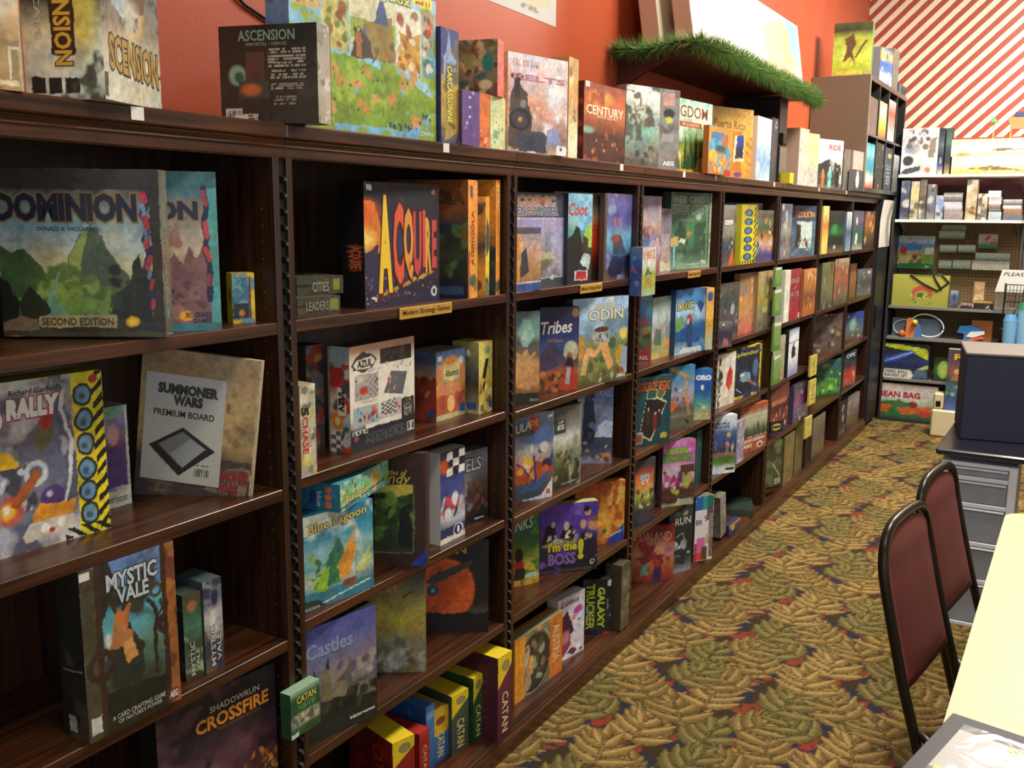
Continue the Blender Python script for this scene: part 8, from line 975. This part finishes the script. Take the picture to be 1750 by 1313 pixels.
def ball(name, parent, loc, r, colr, mat=None):
    m = MB(); n = 14; V = []; F = []
    for j in range(n+1):
        for i in range(n*2): 
            a = PI*j/n; b = PI*i/n; V.append((loc[0]+r*math.sin(a)*math.cos(b), loc[1]+r*math.sin(a)*math.sin(b), loc[2]+r*math.cos(a)))
    for j in range(n):
        for i in range(n*2): F.append((j*2*n+i, (j+1)*2*n+i, (j+1)*2*n+(i+1) % (2*n), j*2*n+(i+1) % (2*n)))
    m.add(V, F, lin(colr), smooth=True); return m.build(name, mat or M_MATTE, parent)
ball('foam_ball', root, (.085, -.02, .028), .027, 'd86028'); ball('foam_ball', root, (.18, -.035, .125), .022, 'd8c840')
root = empty('toy_blaster', (.57, 8.47, .7005)); tag(root, 'blue, white and orange toy water blaster propped on the grey steel shelf', 'toy')
m = MB(); m.prism([(.0, .06), (.02, .11), (.10, .12), (.19, .085), (.19, .06), (.12, .05), (.08, .0), (.05, .0), (.055, .05)], 1, 0, .03, col=lin('2c78b8')); m.build('body', M_MATTE, root)
m = MB(); m.prism([(.07, .03), (.10, .07), (.20, .08), (.20, .055), (.12, .025)], 1, -.006, .0, col=lin('e4e4e0')); m.build('side_plate', M_MATTE, root)
m = MB(); m.prism([(.08, .0), (.11, .028), (.19, .04), (.2, .02), (.12, .0)], 1, .0, .028, col=lin('e0643c')); m.build('pump_grip', M_MATTE, root)
m = MB(); m.box(.10, .05, .0, .25, .055, .16, col=lin('b06c38')); m.build('backing_card', M_MATTE, root)

# leaflet holder, notice, wire rack and bottles at the right of the pegboard shelf
M_CLEAR = plain('clear_plastic', 'dfe6ea', .08, noise=.01, trans=.9, alpha=.5)
m = MB(); m.box(.83, 8.36, .956, .93, 8.46, 1.12, bev=.004, col=(.8, .8, .8)); o = m.build('leaflet_holder', M_CLEAR, attr=False); tag(o, 'clear plastic leaflet holder on the pegboard shelf below the notice', 'leaflet holder')
m = MB(); W_, H_ = .19, .17
fn = lambda u, v, l: np.stack([.845+W_*np.asarray(u)+.04*(np.asarray(v)-.5), 8.335-l+0*np.asarray(u), 1.105+H_*np.asarray(v)], -1)
m.add(fn(np.array([0, 1, 1, 0]), np.array([0, 0, 1, 1]), 0), [(0, 1, 2, 3)], lin('dcdcd4')); m.add(fn(np.array([0, 1, 1, 0]), np.array([0, 0, 1, 1]), -.002), [(3, 2, 1, 0)], lin('c8c8c0'))
put_text(m, fn, 'PLEASE', .12, .72, .95, .88, '38383c'); 
o = m.build('paper_notice', M_MATTE); tag(o, 'white paper notice lettered PLEASE standing over the clear holder', 'sign')
root = empty('wire_rack', (.905, 8.20, .74)); tag(root, 'black wire countertop rack standing on the dark counter behind the desk', 'rack')
m = MB()
for x in (0, .16): m.cyl((x, 0, 0), (x, 0, .44), .006, n=6)
for z in (.10, .30, .43): m.cyl((0, 0, z), (.16, 0, z), .004, n=6)
m.build('frame', M_SLOT, root, attr=False)
m = MB()
for k in range(7): m.cyl((.01+k*.023, -.02, .31), (.01+k*.023, -.02, .43), .0022, n=5)
for k in range(4): m.cyl((.0, -.02, .31+k*.04), (.16, -.02, .31+k*.04), .0022, n=5)
m.build('wire_grid', M_SLOT, root, attr=False)
m = MB(); m.box(-.01, -.02, 0, .17, .16, .1, bev=.004); m.build('base_bin', M_SLOT, root, attr=False)
root = empty('side_counter', (.84, 8.02, 0)); tag(root, 'dark counter carrying the wire rack, between desk and back shelving', 'counter')
m = MB(); m.box(0, 0, .70, .9, .35, .735, bev=.003); m.build('counter_top', M_NAVY, root, attr=False)
m = MB(); m.box(.04, .03, .0, .86, .33, .6995); m.build('body', M_NAVY, root, attr=False)
for k, (x, y, r, h, c1, c2, lb) in enumerate([(.965, 8.10, .045, .17, '5c98c8', '78b0d8', 'blue-topped clear tub beside the wire rack'), (1.06, 8.12, .05, .26, '2c8c58', '88b8d8', 'tall green and blue bottle right of the wire rack')]):
    root = empty('plastic_tub', (x, y, .7355)); tag(root, lb, 'tub')
    m = MB(); m.cyl((0, 0, 0), (0, 0, h), r, r*1.08, n=20, col=lin(c2)); m.build('tub', M_WRAP, root)
    m = MB(); m.cyl((0, 0, h+.0005), (0, 0, h+.05), r*1.1, r*.8, n=20, col=lin(c1)); m.build('lid', M_WRAP, root)

# toys on the top of the fixture
root = empty('toy_parasol', (.70, 8.52, 2.2575)); tag(root, 'little toy parasol with green canopy and orange stand on the cream cartons', 'toy')
m = MB(); m.cyl((0, 0, 0), (0, 0, .14), .004, n=8, col=lin('d8c0a0')); m.build('pole', M_MATTE, root)
m = MB(); m.cyl((0, 0, .128), (0, 0, .16), .035, .006, n=12, col=lin('68b050')); m.build('canopy', M_MATTE, root)
m = MB(); m.cyl((0, 0, 0), (0, 0, .03), .016, .006, n=10, col=lin('e07838')); m.build('foot', M_MATTE, root)
root = empty('toy_boat', (.79, 8.50, 2.2575)); tag(root, 'orange toy boat with blue cabin raised on yellow posts above the cartons', 'toy')
m = MB(); m.prism([(.0, .16), (.03, .09), (.05, .075), (.16, .075), (.18, .10), (.19, .16)], 1, 0, .06, col=lin('d88a58')); m.build('hull', M_MATTE, root)
m = MB(); m.box(.05, .01, .1605, .17, .05, .20, col=lin('404880'), bev=.006); m.build('cabin', M_MATTE, root)
for x in (.03, .15):
    m = MB(); m.cyl((x, .03, 0), (x, .03, .0905), .006, .004, n=8, col=lin('e0b030')); m.build('post', M_MATTE, root)
m = MB(); m.tube([(-.085, .02, .012), (-.03, .02, .035), (.03, .02, .06)], .002, 5, col=lin('e09030')); m.build('string', M_MATTE, root)

# ------------------------------------------------------------------ black case, poster, cable on and above the bookcase
root = empty('black_case', (0, 5.21, 1.8305)); tag(root, 'tall black hard case standing on the bookcase under the garland end', 'case')
m = MB(); m.box(-.325, 0, 0, -.03, .15, .445, bev=.004); m.build('body', M_BLK, root, attr=False)
m = MB(); m.box(-.0295, .02, .2, -.012, .1, .26, bev=.004); m.build('latch', M_SLOT, root, attr=False)
m = MB(); m.box(-.0295, .005, .01, -.022, .145, .19, bev=.002); m.build('front_flap', M_BLKW, root, attr=False)
m = MB()
fn = lambda u, v, l: np.stack([XW+.0012+l+0*np.asarray(u), 2.79+.52*np.asarray(u), 2.345+.5*np.asarray(v)-.01*np.asarray(u)], -1)
X, Y = np.meshgrid(np.linspace(0, 1, 70), np.linspace(0, 1, 60))
c = paint([('g', 'c8c4c0 d0ccc8'), ('b', [(.0, .15), (.1, .4), (.5, .35), (.6, .18), (.3, .08)], 'a89878'), ('b', [(.45, .15), (.7, .25), (.95, .2), (.9, .1), (.6, .08)], 'c8c0a0'), ('l', [(.42, .28), (.68, .2), (.93, .22)], .01, '706858'), ('x', 12, .02, '8a8070 b0a890', .1, .08, .9, .5), ('w', .5, .04, .75, .07, 2, '8a8680')], X, Y, 1.04, 4).reshape(-1, 3)
i = np.arange(69*59); r = i//69; q = i % 69; a = r*70+q
m.add(fn(X.ravel(), Y.ravel(), 0), np.stack([a, a+1, a+71, a+70], 1).tolist(), c)
o = m.build('wall_poster', M_MATTE); tag(o, 'pale printed map poster taped high on the orange-red wall', 'poster')
m = MB(); m.tube([(XW+.006, 1.52, 2.35), (XW+.006, 1.60, 2.24), (XW+.006, 1.68, 2.175), (XW+.006, 1.75, 2.135), (XW+.006, 1.90, 2.09), (XW+.006, 2.2, 2.05)], .004, 7, col=lin('1a1210'))
o = m.build('power_cable', M_MATTE); tag(o, 'black cable running down the red wall behind the blue boxes', 'cable')

# ------------------------------------------------------------------ desk, speaker box, drawers
M_DESK = plain('black_desk_laminate', '22222a', .28, noise=.05, coat=.3)
M_VELV = plain('navy_cabinet_cloth', '262c44', .75, noise=.18, scale=260)
M_GREYTOP = plain('grey_brown_top', '6c655c', .5, noise=.05)
M_PLAST = plain('bluish_white_plastic', 'eef4ff', .35, noise=.03)
M_SMOKE = plain('smoky_clear_drawer', '9aa4b4', .2, noise=.25, scale=14)
root = empty('desk', (.965, 4.17, 0)); tag(root, 'black laminate desk carrying the navy cabinet, beyond the burgundy chairs', 'desk')
m = MB(); m.box(0, .0, .715, 1.1, .62, .74, bev=.006); m.build('desk_top', M_DESK, root, attr=False)
for (x, y) in ((1.03, .03), (1.03, .54), (.36, .54), (.36, .03)):
    m = MB(); m.box(x, y, 0, x+.04, y+.04, .7148, bev=.002); m.build('leg', M_DESK, root, attr=False)
m = MB(); m.box(.36, .585, .35, 1.07, .6, .7148); m.build('back_apron', M_DESK, root, attr=False)
root = empty('speaker_cabinet', (1.026, 4.40, .7405), -.0); root.rotation_euler = (0, 0, math.radians(9)); tag(root, 'large navy cloth-covered cabinet box with grey top, standing on the black desk', 'cabinet')
m = MB(); m.box(0, 0, 0, .62, .40, .355, bev=.005); m.build('body', M_VELV, root, attr=False)
m = MB(); m.box(-.002, -.002, .3552, .622, .402, .368, bev=.003); m.build('top_panel', M_GREYTOP, root, attr=False)
root = empty('drawer_tower', (.985, 4.205, 0)); tag(root, 'white plastic drawer tower with smoky see-through drawers under the desk', 'drawer unit')
m = MB()
for (x0, x1) in ((0, .032), (.248, .28)): m.box(x0, 0, .0, x1, .33, .69, bev=.004)
for z in (.0, .19, .345, .505, .615, .672): m.box(.0322, .0, z, .2478, .33, z+.018, bev=.003)
m.box(.0322, .322, .0, .2478, .33, .69); m.build('frame', M_PLAST, root, attr=False)
for z0, z1 in ((.019, .189), (.209, .344), (.364, .504), (.524, .614), (.634, .671)):
    m = MB(); m.box(.034, .004, z0+.001, .246, .30, z1-.001, bev=.003); d = m.build('drawer', M_SMOKE, root, attr=False)
    m = MB(); m.box(.036, -.006, z1-.010, .244, .0035, z1-.003, bev=.002); m.build('drawer_lip', M_PLAST, d, attr=False)
# tall game box and cream appliance behind the desk
g = dict(k='ru', lab='tall blue and brown game box with yellow letters, beside the navy cabinet', grp=None, loc=(.575, 7.98, .2105), phi=0.0, W=.20, H=.47, T=.07,
         f=[('g', '5c70a8 4c60a0 3c5c80 486c78 2c4c4c 8a5c48 6c5058 50424c 48405c'), ('x', 16, .04, '58a070 88b0b8 304858', .05, .25, .95, .5), ('b', [(.1, .48), (.3, .6), (.95, .55), (.95, .48)], 'a86840'), ('e', .35, .64, .12, .05, 'd8a068', .3), ('w', .4, .7, .95, .8, 3, '8a8890')],
         t=[('RUN', .22, .83, 1.3, .93, 'd8b040', dict(out='6a3c28', bold=.03))], e='b8b4ac', name='board_game_box')
g['t'] = [('RU', .22, .83, .95, .93, 'd8b040', dict(out='6a3c28', bold=.03))]
game(g)
root = empty('cream_appliance', (.49, 7.96, 0)); tag(root, 'cream plastic appliance on the carpet carrying the tall blue game box', 'appliance')
M_CREAM = plain('cream_plastic', 'd8cca4', .45, noise=.04)
m = MB(); m.box(0, 0, 0, .36, .16, .21, bev=.012); m.build('base', M_CREAM, root, attr=False)
m = MB(); m.box(.005, .02, .2105, .08, .14, .335, bev=.012); m.build('tower', M_CREAM, root, attr=False)
m = MB(); m.box(.025, .0185, .23, .06, .0198, .275); m.build('display_window', M_SLOT, root, attr=False)

# ------------------------------------------------------------------ folding table and what lies on it
M_TABLE = plain('cream_table_laminate', 'cdbb88', .42, noise=.035, scale=60)
root = empty('folding_table', (1.275, 3.36, 0)); tag(root, 'cream-topped folding table running down the right side of the aisle', 'table')
r_ = .06; out = [(0, -3.0), (.76, -3.0), (.76, 0)] + [(r_+r_*math.cos(a), -r_+r_*math.sin(a)) for a in [PI/2+PI/2*k/8 for k in range(9)]]
m = MB(); m.prism([(u, v) for u, v in out], 2, .716, .74); m.build('table_top', M_TABLE, root, attr=False)
for (y) in (-.25, -2.75):
    m = MB(); m.tube([(.08, y, .7158), (.08, y, .02), (.08, y, .0)], .014, 10); m.tube([(.68, y, .7158), (.68, y, .0)], .014, 10); m.tube([(.08, y, .2), (.68, y, .2)], .01, 8); m.build('leg_frame', M_STEELD, root, attr=False)
g = dict(k='tb', W=.30, H=.022, T=.30)
root = empty('picture_board', (1.238, 1.597, .7405), math.radians(-12)); tag(root, 'black-edged board with white panel of small photographs on the table corner', 'display board')
m = MB(); m.box(0, -.05, 0, .36, .245, .022, bev=.002, col=lin('22262a')); m.build('board', M_MATTE, root)
m = MB(); fn = lambda u, v, l: np.stack([.03+.33*np.asarray(u), -.04+.255*np.asarray(v), .0224+l+0*np.asarray(u)], -1)
X, Y = np.meshgrid(np.linspace(0, 1, 200), np.linspace(0, 1, 160))
c = paint([('g', 'a4a4a0 acaca8'), ('r', .0, .0, 1, .3, '3c4450'), ('r', 0, .9, 1, 1, '2a2c2e'), ('r', .05, .05, .3, .24, 'b4b4b0'), ('r', .08, .08, .18, .2, '30383c'), ('r', .2, .08, .28, .2, '70787c'), ('r', .24, .78, .4, .9, 'c8b828'), ('c', .25, .79, .39, .88, 5, 2, '50541c', 'd0c030'), ('r', .46, .68, .56, .84, 'b8b8b0'), ('r', .6, .7, .72, .88, 'b0b0a4'), ('r', .3, .36, .46, .56, '7a8080'), ('r', .5, .36, .66, .56, '8a8c88'), ('r', .72, .38, .98, .86, '8c8470'), ('x', 22, .05, '5c5848 b8b09c 3c3c38', .73, .4, .98, .85), ('x', 10, .03, '4c5050 d8d8d0', .3, .37, .66, .55), ('w', .28, .6, .7, .64, 1, '8a8a88'), ('r', .03, .28, .06, .34, 'd8c828')], X, Y, 1.3, 9).reshape(-1, 3)
i = np.arange(199*159); r = i//199; q = i % 199; a = r*200+q
m.add(fn(X.ravel(), Y.ravel(), 0), np.stack([a, a+1, a+201, a+200], 1).tolist(), c); m.build('printed_panel', M_WRAP, root)

# ------------------------------------------------------------------ chairs
M_VINYL = plain('burgundy_fabric', '6c3029', .7, noise=.16, scale=240, bump=.15)
M_TUBE = plain('bronze_black_tube', '30291f', .3, .6, noise=.1)
def chair(x, y, rz, lab):
    root = empty('stacking_chair', (x, y, 0), rz); tag(root, lab, 'chair', 'burgundy chairs at the folding table')
    hw = .205
    KX = [(0, .235), (.2, .165), (.35, .122), (.47, .085), (.62, .045), (.76, .012), (.87, .0), (1.0, .0)]
    def xz(z):      # the back leans away from the table
        for (z0, x0), (z1, x1) in zip(KX[:-1], KX[1:]):
            if z <= z1: return x0+(x1-x0)*(z-z0)/(z1-z0)
        return 0
    def back(y_, z, off=0): return (xz(z)+off, y_, z)
    pts = [back(-hw, .36), back(-hw, .47), back(-hw*.99, .55), back(-hw*.98, .68), back(-hw*.97, .76), back(-hw*.90, .82), back(-hw*.66, .862), back(-.05, .870), back(.05, .870), back(hw*.66, .862), back(hw*.90, .82), back(hw*.97, .76), back(hw*.98, .68), back(hw*.99, .55), back(hw, .47), back(hw, .36)]
    # smooth the hoop
    P = [Vector(p) for p in pts]
    for _ in range(2):
        Q = [P[0]]
        for a_, b_ in zip(P[:-1], P[1:]): Q += [a_.lerp(b_, .25), a_.lerp(b_, .75)]
        P = Q+[P[-1]]
    P = [Vector((.235, -hw-.01, .0)), Vector((.165, -hw, .2))]+P+[Vector((.165, hw, .2)), Vector((.235, hw+.01, .0))]
    m = MB(); m.tube(P, .014, 10, rx=.014); m.build('back_frame', M_TUBE, root, attr=False)
    # padded back
    m = MB(); V = []; F = []; n = 18; prof = []
    for k in range(n+1):
        z = .455+(.856-.455)*k/n
        w_ = hw-.014
        if z > .76: w_ *= max(.05, 1-((z-.76)/.098)**3)**.5
        prof.append((z, w_))
    nn = 14
    for s_ in (1, -1):
        for z, w_ in prof:
            for j in range(nn+1):
                t = -1+2*j/nn; bul = .017*(1-abs(t)**3)*min(1, 6*min((z-.455)/.4+.03, (.86-z)/.4+.03))
                V.append((xz(z)+s_*bul+.002, w_*t, z))
    def idx(s_, i, j): return s_*(n+1)*(nn+1)+i*(nn+1)+j
    for i in range(n):
        for j in range(nn):
            F.append((idx(0, i, j), idx(0, i, j+1), idx(0, i+1, j+1), idx(0, i+1, j)))
            F.append((idx(1, i, j), idx(1, i+1, j), idx(1, i+1, j+1), idx(1, i, j+1)))
    for i in range(n):
        F.append((idx(0, i, 0), idx(0, i+1, 0), idx(1, i+1, 0), idx(1, i, 0))); F.append((idx(0, i, nn), idx(1, i, nn), idx(1, i+1, nn), idx(0, i+1, nn)))
    for j in range(nn):
        F.append((idx(0, n, j), idx(0, n, j+1), idx(1, n, j+1), idx(1, n, j))); F.append((idx(0, 0, j), idx(1, 0, j), idx(1, 0, j+1), idx(0, 0, j+1)))
    m.add(V, F, smooth=True); m.build('backrest', M_VINYL, root, attr=False)
    # seat
    m = MB(); m.box(.212, -.19, .425, .60, .19, .475, bev=.02); m.build('seat', M_VINYL, root, attr=False)
    for sy in (-1, 1):
        m = MB(); m.tube([(.128, sy*.205, .36), (.165, sy*.204, .335), (.20, sy*.2, .345), (.24, sy*.19, .405), (.56, sy*.185, .412)], .0115, 8); m.build('seat_rail', M_TUBE, root, attr=False)
        m = MB(); m.tube([(.53, sy*.185, .405), (.56, sy*.2, .2), (.58, sy*.215, .0)], .0115, 8, rx=.013); m.build('leg', M_TUBE, root, attr=False)
    return root
chair(1.062, 2.73, math.radians(-8), 'burgundy padded stacking chair with bronze tube frame, nearer of the two at the table')
chair(1.075, 3.26, math.radians(-8), 'burgundy padded stacking chair with bronze tube frame, farther of the two, nearer the desk')
M_DIFF, _nt, _b = newmat('lit_diffuser'); _b.inputs['Emission Color'].default_value = (1, .95, .86, 1); _b.inputs['Emission Strength'].default_value = 4.0
for n_, (x_, y_, e_) in enumerate(TROFFERS):
    root = empty('ceiling_light', (x_, y_, 3.86)); tag(root, ['fluorescent ceiling light above the near end of the table', 'fluorescent ceiling light above the middle of the aisle', 'fluorescent ceiling light nearest the striped back wall'][n_], 'ceiling light', 'fluorescent ceiling lights')
    m = MB(); m.box(-.31, -.62, 0, .31, .62, .039, bev=.003); m.build('housing', M_WHITE, root, attr=False)
    m = MB(); m.box(-.28, -.59, -.008, .28, .59, -.0005); m.build('diffuser', M_DIFF, root, attr=False)
